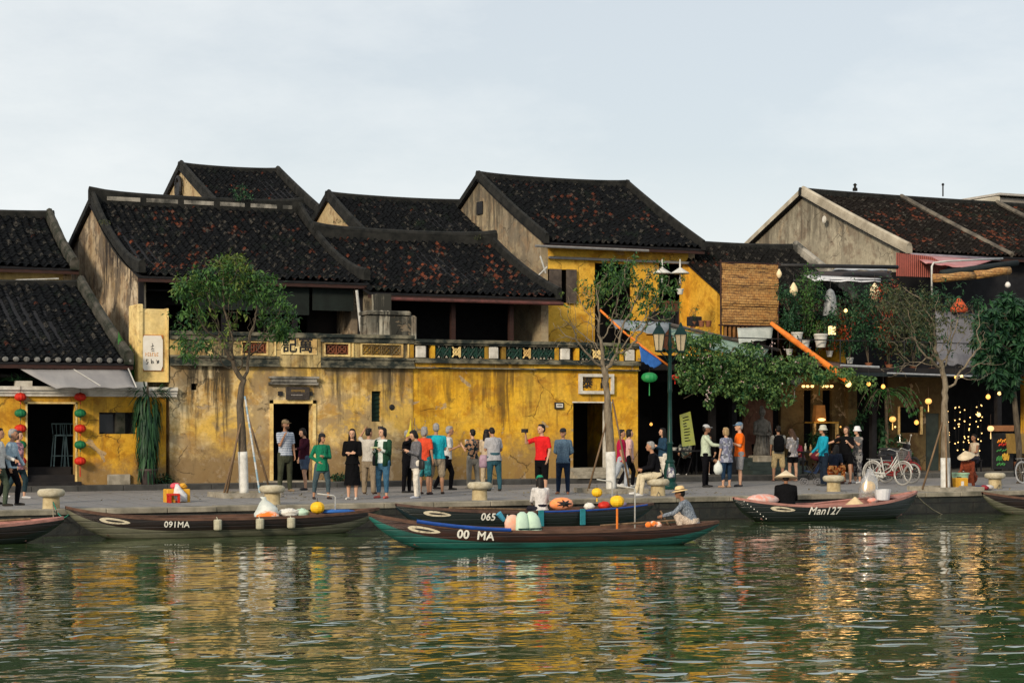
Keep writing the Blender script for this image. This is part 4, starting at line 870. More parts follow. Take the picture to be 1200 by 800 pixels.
# ================================================================ BOLLARDS
bp=gr(60,597); boll=thing('bollard','squat stone mooring bollard','bollard',bp,'stone mooring bollards along the quay edge')
mb=MB(); mb.lathe([(0.22,0.0),(0.21,0.02),(0.20,0.30)],bp,22); obj('stem',mb,m_bollard,boll,smooth='auto')
mb=MB(); mb.lathe([(0.20,0.28),(0.29,0.30),(0.325,0.34),(0.335,0.39),(0.325,0.43),(0.28,0.47),(0.12,0.485)],bp,26); obj('cap',mb,m_bollard_cap,boll,smooth='auto')
bl=['squat stone bollard nearest the left edge, by the walking men','stone bollard beside the white sack, in front of the cap wearing woman','stone bollard in front of the couple by the yellow wall','stone bollard the man in black sits on','stone bollard in front of the crouching woman in orange','stone bollard at the right edge beside the fruit vendor']
bolls=[]
for i,(px,py) in enumerate([(60,597),(319,590.5),(562,585.5),(771,580.5),(977,575.5),(1166,571.5)]):
    g=gr(px,py); g.y=max(g.y,EDGE+0.55)
    q=at(px,py,g.y); g.x=q.x
    if i==0: boll.location=g; boll['label']=bl[0]; bolls.append(boll)
    else: bolls.append(dup(boll,g,0.7*i,bl[i]))
for b_ in bolls: b_.scale=(0.86,0.86,0.88)
# ================================================================ STREET LAMP
lp=gr(785,573); lamp=thing('street_lamp','dark green cast iron street lamp with two lanterns, in front of the restaurant','street lamp',lp)
X,Y0=lp.x,lp.y; k_=ppm(lp); zt=(573-385)/k_
mb=MB(); mb.lathe([(0.26,0),(0.27,0.05),(0.22,0.08),(0.20,0.14),(0.15,0.20),(0.17,0.26),(0.17,0.5),(0.14,0.62),(0.12,0.70),(0.14,0.74),(0.11,0.80)],(X,Y0,0.001),16); obj('base',mb,m_tealpaint,lamp,smooth='auto')
mb=MB(); mb.lathe([(0.085,0.78),(0.07,1.2),(0.095,1.24),(0.065,1.3),(0.052,2.6),(0.07,2.66),(0.06,2.72),(0.05,zt-0.5),(0.07,zt-0.45),(0.045,zt-0.3),(0.02,zt+0.15)],(X,Y0,0),14); obj('post',mb,m_tealpaint,lamp,smooth='auto')
mb=MB(); ar=0.34; mb.tube([(X-ar-0.05,Y0,zt-0.62),(X-ar*0.5,Y0,zt-0.55),(X,Y0,zt-0.72),(X+ar*0.5,Y0,zt-0.55),(X+ar+0.05,Y0,zt-0.62)],0.025,8)
for s_ in (-1,1): mb.tube([(X+s_*0.05,Y0,zt-0.9),(X+s_*0.2,Y0,zt-0.72),(X+s_*ar,Y0,zt-0.60)],0.015,6)
obj('arm',mb,m_tealpaint,lamp,smooth=True)
m_glass=EM('cream lamp glass',(1.0,0.72,0.38),0.10,(0.66,0.52,0.32))
for s_ in (-1,1):
    cx=X+s_*ar; z0=zt-0.60
    mb=MB(); mb.lathe([(0.10,z0),(0.17,z0+0.44)],(cx,Y0,0),6); g=obj('lamp_glass',mb,m_glass,lamp)
    mb=MB(); 
    for k in range(6):
        a=2*math.pi*k/6; mb.tube([(cx+0.105*math.cos(a),Y0+0.105*math.sin(a),z0),(cx+0.177*math.cos(a),Y0+0.177*math.sin(a),z0+0.44)],0.012,4)
    mb.lathe([(0.04,z0-0.05),(0.125,z0-0.03),(0.13,z0+0.005)],(cx,Y0,0),6); mb.lathe([(0.21,z0+0.44),(0.18,z0+0.49),(0.10,z0+0.62),(0.06,z0+0.66),(0.05,z0+0.70),(0.015,z0+0.78)],(cx,Y0,0),6); obj('lantern_frame',mb,m_tealpaint,lamp)
# ================================================================ LANTERNS
def silk(name,c): return M(name,c,tuple(q*0.7 for q in c),12,0.5,0.0)
m_redL=silk('red silk',(0.55,0.025,0.012)); m_greenL=silk('green silk',(0.012,0.15,0.06)); m_yellowL=silk('yellow silk',(0.85,0.50,0.02)); m_greyL=silk('grey silk',(0.22,0.21,0.20)); m_brown=M('dark brown wood',(0.05,0.03,0.02))
def lantern(p,r,h,mat,label,group,cord=0.12,tassel=0.12,glow=None,cordup=None,n=24):
    o=thing('lantern',label,'lantern',p,group)
    prof=[(0.18*r,-h)]+[(r*math.cos(a)**0.8,h*math.sin(a)) for a in [R(x) for x in (-68,-50,-30,-10,10,30,50,68)]]+[(0.18*r,h)]
    mb=MB(); mb.lathe(prof,p,n,wob=0.025); obj('lantern_shade',mb,mat,o,smooth=False)
    mb=MB(); mb.lathe([(0.2*r,h*0.96),(0.22*r,h*1.08)],p,10); mb.tube([p+Vector((0,0,h)),p+Vector((0,0,h+(cordup or cord)))],0.006,4); mb.lathe([(0.22*r,-h*1.08),(0.2*r,-h*0.96)],p,10); obj('lantern_cap',mb,m_brown,o)
    if tassel:
        mb=MB(); mb.tube([p-Vector((0,0,h*1.05)),p-Vector((0,0,h*1.05+tassel*0.4)),p-Vector((0,0,h*1.05+tassel))],[0.004,0.014,0.018],6); obj('tassel',mb,mat,o)
    return o
cn=['topmost','second','third','fourth','lowest']
for px,side in ((24,'left'),(94,'right')):
    for i,(py,m,cname) in enumerate(((465,m_redL,'red'),(484,m_greenL,'green'),(502,m_redL,'red'),(521,m_greenL,'green'),(540,m_redL,'red'))):
        p=at(px,py,WALL-0.22); lantern(p,0.155,0.11,m,'%s lantern, %s one of the string %s of the shop door'%(cname,cn[i],side),'red and green lanterns strung beside the shop door',cord=0.18,tassel=0.07 if i<4 else 0.3)
for px,py,m,r,lb in ((761,442,EM('green glowing silk',(0.02,0.6,0.12),0.12,(0.01,0.17,0.05)),0.24,'wide green lantern hanging left of the lamp post'),(791,442,m_redL,0.13,'small red lantern hanging right of the lamp post under the vine'),(931,446,m_greyL,0.23,'faded grey lantern under the vine beside the green one'),(960,443,m_greenL,0.22,'dark green lantern hanging over the cream restaurant wall')):
    lantern(at(px,py,50.6),r,r*0.62,m,lb,'lanterns hanging along the restaurant front',cord=0.35,tassel=0.4 if r>0.2 else 0.12)
# ================================================================ FOREGROUND PLANTS AND SMALL THINGS BY THE LEFT SHOP
def pot(p,r,h,mat,parent):
    mb=MB(); mb.lathe([(r*0.68,0),(r*0.95,h*0.85),(r*1.05,h*0.86),(r*1.05,h),(r*0.9,h),(r*0.88,h*0.9),(0.02,h*0.88)],p,16); return obj('pot',mb,mat,parent,smooth='auto')
m_terra=M('terracotta',(0.22,0.085,0.04),(0.14,0.06,0.035),7,0.85,0.3); m_glazed=M('dark glazed pot',(0.03,0.025,0.028),(0.06,0.045,0.04),5,0.4,0.1); m_whitepot=M('white pot',(0.55,0.54,0.50),(0.40,0.40,0.37),5,0.7,0.1)
p=at(173,571,WALL-0.32); p.z=0.15
fern=thing('tall_potted_plant','tall cascading strap leaved plant in a dark pot by the gate pillar','plant',p)
pot(p,0.26,0.42,m_glazed,fern)
mb=MB(); rg=random.Random(5); ztop=at(175,452,WALL-0.3).z
for k in range(620):
    z=0.55+(ztop-0.55)*rg.random()**0.8; a=rg.uniform(0,2*math.pi); f=(z-0.5)/(ztop-0.5); rr=(0.14+0.20*f)*rg.uniform(0.6,1.1)
    c=Vector((p.x+rr*math.cos(a)*0.95,p.y+rr*math.sin(a)*0.75,z)); d=Vector((math.cos(a)*0.35,math.sin(a)*0.35,-1)); l=rg.uniform(0.35,0.62)
    if z>ztop-0.25: d=Vector((math.cos(a),math.sin(a),rg.uniform(-0.7,0.6))); l*=1.05
    s=Vector((-math.sin(a),math.cos(a),0)); w_=0.022; d=d.normalized()
    q=[c,c+d*l*0.35+Vector((math.cos(a),math.sin(a),0))*0.05,c+d*l*0.7,c+d*l-Vector((0,0,0.08))]
    mb.add([q[0]-s*w_*.5,q[0]+s*w_*.5,q[1]-s*w_,q[1]+s*w_,q[2]-s*w_*.9,q[2]+s*w_*.9,q[3]],[(0,1,3,2),(2,3,5,4),(4,5,6)])
obj('foliage',mb,lf_dark,fern); mb=MB(); mb.tube([(p.x,p.y,0.4),(p.x,p.y,ztop)],[0.05,0.03],8); obj('stem',mb,m_bark,fern)
# banana leaves beside the pillar
p=at(152,455,WALL+0.3); ban=thing('banana_plant','broad upright banana leaves left of the yellow gate pillar','plant',(p.x,p.y,2.9))
mb=MB()
for (dx,h,lean,w_) in ((-0.12,1.35,-0.20,0.13),(0.05,1.0,-0.05,0.11),(0.16,1.15,0.12,0.10),(-0.02,0.7,0.3,0.09)):
    n=7; L_=[]; 
    for k in range(n+1):
        f=k/n; c=Vector((p.x+dx+lean*f*f,p.y-0.1*f,2.9+h*f)); ww=w_*math.sin(math.pi*min(1,0.12+f*0.88))**0.7; L_+= [c+Vector((-ww,0.05,0)),c,c+Vector((ww,0.05,0))]
    fs=[]
    for k in range(n): fs+=[(3*k,3*k+1,3*k+4,3*k+3),(3*k+1,3*k+2,3*k+5,3*k+4)]
    mb.add(L_,fs)
obj('foliage',mb,leafmat('banana leaf',(0.015,0.09,0.025),(0.05,0.20,0.04)),ban); mb=MB(); mb.tube([(p.x,p.y,2.9),(p.x,p.y,3.3)],0.05,8); obj('stem',mb,m_bark,ban)
def shrub(px,py,wy,w_,h,mat,label,n=260,ls=0.10,cat='plant',potm=None,group=None,name='potted_plant',z0=None,whorl=0,red=None,pr=0.12,ph=0.2,droop=0.2,dep=None,seed=None):
    p=at(px,py,wy); 
    if z0 is not None: p.z=z0
    rg=random.Random(int(px*7+py) if seed is None else seed); o=thing(name,label,cat,p,group); zb=p.z
    if potm: pot(p,pr,ph,potm,o); zb+=ph*0.9
    mb=MB()
    k=max(3,int(n/38))
    for _ in range(k):
        f=rg.random(); c=Vector((p.x+rg.uniform(-w_,w_)*0.7*(0.5+0.5*f),p.y+rg.uniform(-1,1)*(dep or w_)*0.6,zb+h*(0.15+0.85*f)))
        mats_i=1 if (red and rg.random()<red) else 0
        cluster(mb,c,(w_*0.38,w_*0.38,h*0.16+0.03),max(4,n//k//(whorl or 1)),ls,ls*0.4,rg,droop,mats_i,0.1,whorl)
    obj('foliage',mb,[mat,lf_red],o)
    sm=MB()
    for _ in range(5): sm.tube([(p.x,p.y,zb-0.02),(p.x+rg.uniform(-w_,w_)*0.4,p.y+rg.uniform(-.3,.3)*w_,zb+h*0.5),(p.x+rg.uniform(-w_,w_)*0.7,p.y+rg.uniform(-.5,.5)*w_,zb+h*0.9)],[0.012,0.008,0.004],4)
    obj('stem',sm,m_bark,o); return o
for px,lb in ((20,'leftmost grass tuft in the box on the shop cornice'),(75,'grass tuft on the shop cornice above the door'),(128,'grass tuft on the shop cornice right of the door')):
    p=at(px,449,WALL); o=thing('grass_tuft',lb,'plant',(p.x,WALL,2.9),'grass tufts on the shop cornice'); mb=MB(); rg=random.Random(px)
    for k in range(60):
        a=rg.uniform(0,6.28); d=Vector((math.cos(a),0.4*math.sin(a),rg.uniform(0.2,1.1))); leaf(mb,Vector((p.x+rg.uniform(-.2,.2),WALL+rg.uniform(-.05,.1),2.88)),d,Vector((0,0,1)),rg.uniform(0.2,0.42),0.03,0,0.4)
    obj('blades',mb,lf_dark,o)
mb=MB(); 
for i in range(2):
    pass
for i,px in enumerate((70,82)):      # bar stools inside the shop door
    p=at(px,560,WALL+1.35); p.z=0.60
    st=thing('bar_stool',['pale blue bar stool behind the shop door, the left one','pale blue bar stool behind the shop door, the right one'][i],'bar stool',p,'bar stools inside the shop')
    ms=M('pale aqua paint',(0.30,0.42,0.42),(0.22,0.33,0.33),8,0.5,0)
    for sx in (-1,1):
        for sy in (-1,1):
            mb=MB(); mb.tube([p+Vector((sx*0.2,sy*0.2,0)),p+Vector((sx*0.14,sy*0.14,0.86))],0.018,6); obj('leg',mb,ms,st)
    mb=MB(); mb.bbox(p.x-0.17,p.x+0.17,p.y-0.17,p.y+0.17,1.44,1.48,0.01); obj('seat',mb,ms,st)
    mb=MB(); 
    for k in range(4): mb.tube([p+Vector((-0.15+k*0.1,0.16,0.88)),p+Vector((-0.17+k*0.115,0.22,1.16))],0.012,5)
    mb.tube([p+Vector((-0.18,0.22,1.17)),p+Vector((0.18,0.22,1.17))],0.02,6); obj('backrest',mb,ms,st)
    mb=MB(); 
    for sy in (-1,1): mb.tube([p+Vector((-0.18,sy*0.18,0.3)),p+Vector((0.18,sy*0.18,0.3))],0.012,5)
    obj('stretcher',mb,ms,st)
# yellow crate with goods, red stool
p=gr(207,588); cr=thing('plastic_crate','yellow crate with bundled goods on the quay beside the leafy tree','crate',p)
my=M('yellow plastic',(0.62,0.33,0.03),(0.5,0.25,0.02),5,0.5,0.1)
mb=MB(); x,y=p.x,p.y; mb.bbox(x-0.27,x+0.27,y-0.18,y+0.18,0.001,0.30,0.015)
obj('crate_body',mb,my,cr)
mb=MB(); mb.ell((x-0.02,y,0.36),(0.12,0.1,0.08),noise=.15); single('goods_bag',mb,silk('pink plastic',(0.65,0.08,0.12)),'pink bag lying on the yellow crate','bag')
mb=MB(); mb.ell((x+0.14,y,0.36),(0.10,0.1,0.07),noise=.15); single('goods_bag',mb,my,'small yellow bundle lying on the yellow crate','bag')
mb=MB(); mb.loft([(x+0.05,y-0.22,0.02,0.14,0.08),(x+0.02,y-0.24,0.18,0.16,0.10),(x-0.03,y-0.21,0.32,0.08,0.06),(x-0.05,y-0.2,0.42,0.03,0.03)],12); single('plastic_bag',mb,silk('white plastic',(0.7,0.7,0.7)),'white plastic bag leaning on the front of the yellow crate','bag',smooth=True)
st=thing('plastic_stool','low red plastic stool in front of the yellow crate','stool',(x-0.17,y-0.34,0)); mb=MB(); mb.bbox(x-0.30,x-0.04,y-0.46,y-0.22,0.17,0.21,0.01); obj('seat',mb,m_redL,st)
for sx in (-0.29,-0.09):
    for sy in (-0.45,-0.27): mb=MB(); mb.box(x+sx,x+sx+0.05,y+sy,y+sy+0.05,0.001,0.17); obj('leg',mb,m_redL,st)
# weeds at the wall foot
for i,(px,lb) in enumerate(((398,'low green weeds at the wall foot beside the black dress'),(193,'small weeds at the wall foot right of the tall potted plant'))):
    p=at(px,570,WALL-0.1); p.z=0.15; mb=MB(); rg=random.Random(i); cluster(mb,(p.x,p.y,0.27),(0.32,0.1,0.12),150,0.10,0.04,rg,0.2); single('weeds',mb,lf_dark,lb,'plant')

shrub(283,238,60.1,0.5,0.55,lf_dark,'small self sown shrub growing on the banded roof ridge',260,0.09,z0=8.95,seed=8,name='roof_shrub')
for i,(px,py,wy,w_) in enumerate(((120,262,57.6,0.22),(398,262,59.9,0.3),(560,280,58.2,0.22),(700,262,58.9,0.25))):
    q=at(px,py,wy); mb=MB(); rg=random.Random(i+50); cluster(mb,q+Vector((0,-0.05,0.06)),(w_,0.12,0.06),50,0.09,0.025,rg,0.0); single('roof_weeds',mb,lf_dry,['weeds on the roof tiles near the left weathered gable','weeds in the roof valley right of the banded ridge','weeds at the right end of the veranda roof ridge','weeds in the middle of the tall central roof'][i],'weeds')
fl_=MB(); rg=random.Random(99)
for _ in range(420):
    b=rg.choice((b1,b2,b3,b1,b2)); x=b.x+rg.gauss(0,1.8); y=b.y+rg.gauss(0,1.3)
    if y>EDGE+0.5 and y<50: leaf(fl_,Vector((x,y,0.012)),Vector((rg.uniform(-1,1),rg.uniform(-1,1),0.12)),Vector((0,0,1)),0.09,0.04,0,0.0)
tag(obj('fallen_leaves',fl_,leafmat('fallen leaf',(0.10,0.07,0.02),(0.22,0.16,0.04))),None,None,None,'stuff')
# ================================================================ RESTAURANT ROW (right half)
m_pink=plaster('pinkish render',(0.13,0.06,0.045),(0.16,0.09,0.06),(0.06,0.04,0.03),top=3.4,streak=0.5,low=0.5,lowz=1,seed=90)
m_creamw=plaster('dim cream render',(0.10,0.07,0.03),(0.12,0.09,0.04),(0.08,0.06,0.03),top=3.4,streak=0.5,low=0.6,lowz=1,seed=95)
RY=53.2
def X(px,wy=RY): return at(px,480,wy).x
def Z(px,py,wy=RY): return at(px,py,wy).z
rest=thing('restaurant','dark open fronted restaurant under the vine and plant terrace, right of the lamp','restaurant',(X(960),RY,0.15))
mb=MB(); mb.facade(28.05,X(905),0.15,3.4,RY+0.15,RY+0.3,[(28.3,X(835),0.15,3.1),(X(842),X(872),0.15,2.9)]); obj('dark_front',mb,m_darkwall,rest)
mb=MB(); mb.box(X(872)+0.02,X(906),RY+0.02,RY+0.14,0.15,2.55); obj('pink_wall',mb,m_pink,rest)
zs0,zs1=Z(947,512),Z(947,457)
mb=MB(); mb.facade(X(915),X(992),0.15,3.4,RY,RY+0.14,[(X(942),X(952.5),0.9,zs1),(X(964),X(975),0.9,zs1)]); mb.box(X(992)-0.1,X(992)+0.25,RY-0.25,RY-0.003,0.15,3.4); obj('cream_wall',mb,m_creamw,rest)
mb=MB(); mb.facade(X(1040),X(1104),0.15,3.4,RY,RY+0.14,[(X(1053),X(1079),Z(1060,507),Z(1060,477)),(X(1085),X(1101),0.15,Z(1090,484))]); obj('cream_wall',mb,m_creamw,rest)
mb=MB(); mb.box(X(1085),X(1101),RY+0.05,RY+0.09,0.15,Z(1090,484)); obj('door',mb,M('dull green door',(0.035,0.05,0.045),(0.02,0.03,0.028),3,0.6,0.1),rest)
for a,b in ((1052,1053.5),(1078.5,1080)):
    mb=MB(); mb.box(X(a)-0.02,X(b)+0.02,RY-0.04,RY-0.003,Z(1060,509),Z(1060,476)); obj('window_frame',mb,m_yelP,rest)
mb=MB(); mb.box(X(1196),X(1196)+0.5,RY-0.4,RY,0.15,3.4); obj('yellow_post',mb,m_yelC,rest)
mb=MB(); mb.box(28.1,62,56.3,56.4,0.15,3.4); mb.box(X(905),X(915),RY+0.3,RY+1.5,0.15,3.4); obj('interior_wall',mb,m_dark,rest)  # near-black sheet put in for the restaurant's inner shade, covering the yellow facade
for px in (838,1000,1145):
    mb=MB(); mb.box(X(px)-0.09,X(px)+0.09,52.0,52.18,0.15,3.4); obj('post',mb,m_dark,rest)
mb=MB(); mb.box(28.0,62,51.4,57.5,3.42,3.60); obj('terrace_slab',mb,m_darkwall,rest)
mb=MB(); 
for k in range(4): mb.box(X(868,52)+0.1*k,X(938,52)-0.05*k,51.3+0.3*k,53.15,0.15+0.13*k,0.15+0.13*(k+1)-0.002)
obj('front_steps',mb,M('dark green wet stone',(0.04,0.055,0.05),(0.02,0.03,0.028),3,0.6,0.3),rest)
mb=MB(); mb.box(38.6,62,56.8,57.0,3.61,7.2); mb.box(38.6,62,56.85,58,7.2,7.26); obj('upper_wall',mb,m_dark,rest)  # near-black sheet stands in for the balconies' shade behind the plants
mb=MB(); mb.tube([(X(748,51.4)+0.3,51.42,4.5),(X(905,51.4),51.42,4.46)],0.02,6); mb.tube([(X(905,51.4),51.42,4.46),(62,51.42,4.4)],0.02,6)
for px in (800,845,905,985,1060,1140): q=X(px,51.4); mb.tube([(q,51.42,3.6),(q,51.42,4.5)],0.022,6)
obj('railing',mb,m_iron,rest)
# canopies over the front
a_,b_,c_,d_=at(783,383,52.6),at(902,408,52.6),at(892,420,50.8),at(792,402,50.8)
t=NT('pale green corrugated sheet'); p=t.pos((1,1,1),'obj'); wv=t.n('ShaderNodeTexWave'); wv.inputs['Scale'].default_value=4; t.l(p,wv.inputs['Vector']); t.bump(wv.outputs['Fac'],0.6,0.03); m_pgreen=t.done(t.mix(t.ramp(t.noise(p,1.5,5),[(0.4,0.0),(0.65,1.0)]),(0.26,0.38,0.31),(0.17,0.26,0.21)),0.6)
cloth_sheet('tin_canopy',a_,b_,c_,d_,m_pgreen,'pale green corrugated canopy above the vine','canopy',sag=0,th=0.03,wave=0.0)
mb=MB(); mb.tube([at(780,379,52.5),at(912,410,52.5)],0.06,6); mb.tube([at(780,384,52.5),at(900,414,52.2)],0.04,6); single('canopy_beam',mb,M('grey brown beam',(0.12,0.10,0.09),(0.07,0.06,0.055),4,0.8,0.2),'grey sloping beam along the top of the pale green canopy','beam')
cloth_sheet('sheet_awning',at(715,374,52.0),at(787,378,52.0),at(775,392,51.2),at(722,384,51.2),M('grey blue tarpaulin',(0.24,0.27,0.29),(0.16,0.18,0.20),3,0.7,0.3),'grey tarpaulin awning behind the half bare tree','awning',sag=0.1,wave=0.03)
cloth_sheet('sheet_awning',at(864,384,52.3),at(906,383,52.3),at(904,397,51.9),at(866,402,51.9),M('white sheet',(0.40,0.43,0.40),(0.28,0.31,0.29),3,0.7,0.2),'white sheet hanging below the bamboo screen','awning',sag=0.03,wave=0.02)
cloth_sheet('blue_banner',at(749,405,50.4),at(777,424,50.4),at(766,431,50.3),at(752,423,50.35),M('blue cloth',(0.03,0.13,0.42),(0.02,0.09,0.30),5,0.7,0.3),'blue cloth hanging from the thin orange pole','banner',sag=0.02)
def pole(pts,r,m,label,cat='pole',name='orange_pole'):
    mb=MB(); mb.tube(pts,r,10); return single(name,mb,m,label,cat,smooth=True)
m_or=M('orange cloth roll',(0.75,0.22,0.03),(0.55,0.14,0.02),7,0.6,0.4,stretch=(1,1,1))
pole([at(703,363,51.2),at(730,388,50.9),at(757,409,50.6),at(783,428,50.3)],0.035,m_or,'thin orange awning pole slanting down behind the half bare tree')
pole([at(903,378,51.6),at(925,395,51.3),at(948,412,51.0),at(972,430,50.7),at(992,446,50.4)],[0.06,0.10,0.085,0.11,0.075],m_or,'thick rolled orange awning slanting down to the glowing lamp','awning','rolled_awning')
# bamboo screen
t=NT('woven bamboo'); p=t.pos((1,1,1),'obj'); n1=t.noise(t.pos((0.7,1,9),'obj'),1.6,5,0.7); n2=t.noise(t.pos((2.2,1,2.2),'obj'),2.2,6,0.7)
br=t.n('ShaderNodeTexBrick'); sx=t.n('ShaderNodeSeparateXYZ'); cx_=t.n('ShaderNodeCombineXYZ'); t.l(p,sx.inputs[0]); t.l(sx.outputs[0],cx_.inputs[0]); t.l(sx.outputs[2],cx_.inputs[1]); t.l(cx_.outputs[0],br.inputs['Vector'])
br.inputs['Scale'].default_value=1; br.inputs['Brick Width'].default_value=0.17; br.inputs['Row Height'].default_value=0.085; br.inputs['Mortar Size'].default_value=0.006; br.inputs['Color1'].default_value=(0.2,0.2,0.2,1); br.inputs['Color2'].default_value=(1,1,1,1)
col=t.mix(br.outputs['Color'],(0.24,0.10,0.022),(0.42,0.20,0.05)); col=t.mix(t.ramp(n2,[(0.38,0.0),(0.62,0.8)]),col,(0.52,0.31,0.11)); col=t.mix(t.ramp(n1,[(0.54,0.0),(0.60,1.0)]),col,(0.07,0.03,0.012)); col=t.mix(br.outputs['Fac'],col,(0.06,0.03,0.01)); t.bump(t.math('ADD',br.outputs['Fac'],n2),0.6,0.02); m_bam=t.done(col,0.7)
s0,s1=at(845,308,52.9),at(911,310,52.9); zb_=at(878,381,52.9).z
scr=thing('bamboo_screen','large woven bamboo screen hanging beside the side house roof','screen',((s0.x+s1.x)/2,52.9,zb_))
mb=MB(); n=26
for i in range(n):
    za=zb_+(s0.z-zb_)*i/n; zc=zb_+(s0.z-zb_)*(i+1)/n-0.004; bow=0.04*math.sin(i*0.8)+0.05*math.sin(math.pi*i/n)
    mb.add([(s0.x,52.9-bow,za),(s1.x,52.9-bow,za),(s1.x,52.9-bow,zc),(s0.x,52.9-bow,zc),(s0.x,52.93-bow,za),(s1.x,52.93-bow,za),(s1.x,52.93-bow,zc),(s0.x,52.93-bow,zc)],[(0,1,2,3),(7,6,5,4),(0,4,5,1),(3,2,6,7),(0,3,7,4),(1,5,6,2)])
obj('woven_panel',mb,m_bam,scr)
mb=MB(); 
for z in (zb_-0.02,s0.z+0.02): mb.tube([(s0.x-0.1,52.88,z),(s1.x+0.1,52.88,z)],0.03,6)
for x in (s0.x-0.02,s1.x+0.02): mb.tube([(x,52.88,zb_-0.7),(x,52.88,s0.z+0.1)],0.03,6)
obj('screen_frame',mb,m_timber,scr)
mb=MB(); 
for k in range(6): x=s0.x+0.15+k*0.16; mb.box(x,x+0.07,52.9,52.95,3.62,zb_-0.05)
for z in (3.8,4.1,4.4): mb.box(s0.x+0.1,s0.x+1.1,52.86,52.89,z,z+0.05)
single('slat_rack',mb,M('orange brown slats',(0.30,0.15,0.05),(0.18,0.08,0.03)),'orange brown slatted rack below the bamboo screen','rack')
# upper beams, tarps, red fence, rolled blinds
def beam(a,b,r,m,label,cat='beam',name='awning_beam'): return pole([a,b],r,m,label,cat,name)
beam(at(908,311,53.5),at(1052,313,53.5),0.07,m_iron,'upper black awning beam right of the bamboo screen')
beam(at(930,329,53.2),at(1045,329,53.2),0.05,m_iron,'lower black awning beam over the plant terrace')
cloth_sheet('tarpaulin',at(942,322,53.5),at(1032,326,53.5),at(1032,330,53.0),at(955,329,53.0),M('white tarpaulin',(0.68,0.68,0.68),(0.5,0.5,0.52),3,0.6,0.2),'narrow white tarpaulin under the lower black beam','tarpaulin',sag=0.02)
cloth_sheet('tarpaulin',at(985,311,54.5),at(1040,312,54.5),at(1040,317,53.6),at(975,316,53.6),M('pale grey tarpaulin',(0.48,0.49,0.50),(0.36,0.37,0.38),3,0.6,0.2),'pale grey tarpaulin on the upper black beam','tarpaulin',sag=0.02)
cloth_sheet('tarpaulin',at(945,318,55),at(1045,317,55),at(1045,325,53.7),at(950,325,53.7),M('dull brown tarpaulin',(0.045,0.032,0.03),(0.03,0.022,0.02),3,0.8,0.2),'dark brown tarpaulin between the two black beams','tarpaulin',sag=0.05)
t=NT('red corrugated sheet'); p=t.pos((1,1,1),'obj'); wv=t.n('ShaderNodeTexWave'); wv.inputs['Scale'].default_value=3.5; t.l(p,wv.inputs['Vector']); t.bump(wv.outputs['Fac'],0.8,0.03); m_redc=t.done(t.mix(t.ramp(t.noise(p,1.5,6,0.7),[(0.4,0.0),(0.65,1.0)]),(0.30,0.065,0.045),(0.20,0.05,0.035)),0.7)
a_,b_=at(1051,296,55.5),at(1092,325,55.5)
mb=MB(); mb.prism_xz([(a_.x,b_.z),(a_.x,a_.z),(at(1092,301,55.5).x,at(1092,301,55.5).z),(at(1112,312,55.5).x,at(1112,312,55.5).z),(b_.x,b_.z)],55.5,55.54); single('sheet_fence',mb,m_redc,'red corrugated sheet below the eaves of the grey gable house','fence')
cloth_sheet('striped_tarpaulin',at(1066,297,56.5),at(1165,304,56.5),at(1130,314,54.5),at(1085,308,54.8),M('pinkish red tarpaulin',(0.34,0.10,0.10),(0.42,0.25,0.25),6,0.6,0.2,stretch=(0.2,1,1)),'pinkish red tarpaulin roof beside the red sheet','tarpaulin',sag=0.02)
beam(at(1068,298,56.4),at(1172,304,56.4),0.05,M('mauve pipe',(0.25,0.22,0.26)),'mauve gutter pipe along the grey gable house eaves','pipe','gutter_pipe')
mb=MB(); mb.tube([at(1092,346,53.5),at(1092,312,53.5),at(1094,308,53.5),at(1110,306,53.5),at(1175,303,54)],0.035,7); single('bent_pipe',mb,m_whitemetal,'white bent pipe left of the rolled bamboo blinds','pipe',smooth=True)
beam(at(1103,320,53.6),at(1192,308,53.6),0.11,M('black teal canvas',(0.015,0.022,0.024)),'black rolled canvas above the bamboo blinds','awning','canvas_roll')
for i,(a,b) in enumerate((((1094,326),(1141,323)),((1143,322),(1183,317)))):
    p,q=at(*a,53.4),at(*b,53.4); mb=MB(); mb.tube([p,(p*0.66+q*0.34)+Vector((0,0,-0.02)),(p*0.33+q*0.67)+Vector((0,0,0.01)),q],[0.15,0.14,0.15,0.13],14); single('bamboo_blind',mb,m_bam,['rolled bamboo blind, the left and larger of two under the black canvas','rolled bamboo blind, the right one under the black canvas'][i],'blind','rolled bamboo blinds',smooth=True)
cloth_sheet('grey_sheet',at(1096,364,52.4),at(1150,368,52.4),at(1146,430,51.9),at(1098,425,51.9),M('creased grey sheet',(0.17,0.17,0.19),(0.10,0.10,0.115),2,0.7,0.6,stretch=(1,1,0.4)),'creased grey sheet behind the bare tree','tarpaulin',sag=0,wave=0.06,nv=9)
mb=MB(); a_=at(1060,434,51.3); b_=at(1180,441,51.3); mb.box(X(990,51.3),b_.x,51.2,51.36,3.30,3.42); single('fascia_board',mb,M('dark teal board',(0.014,0.022,0.026)),'dark teal board along the terrace edge behind the bare tree','board')
mb=MB(); mb.tube([at(1040,437,51.1),at(1148,441,51.1)],0.03,6); mb.tube([at(985,428,51.1),at(1030,430,51.1)],0.04,6); single('awning_tube',mb,M('grey metal tube',(0.33,0.35,0.38)),'grey metal tube under the dark teal board','pipe')
cloth_sheet('canopy_cloth',at(930,418,52.2),at(990,425,52.2),at(1000,432,51.0),at(935,425,51.0),M('pink brown canopy',(0.17,0.11,0.09),(0.10,0.07,0.06)),'pink brown canopy cloth under the rolled orange awning','canopy')
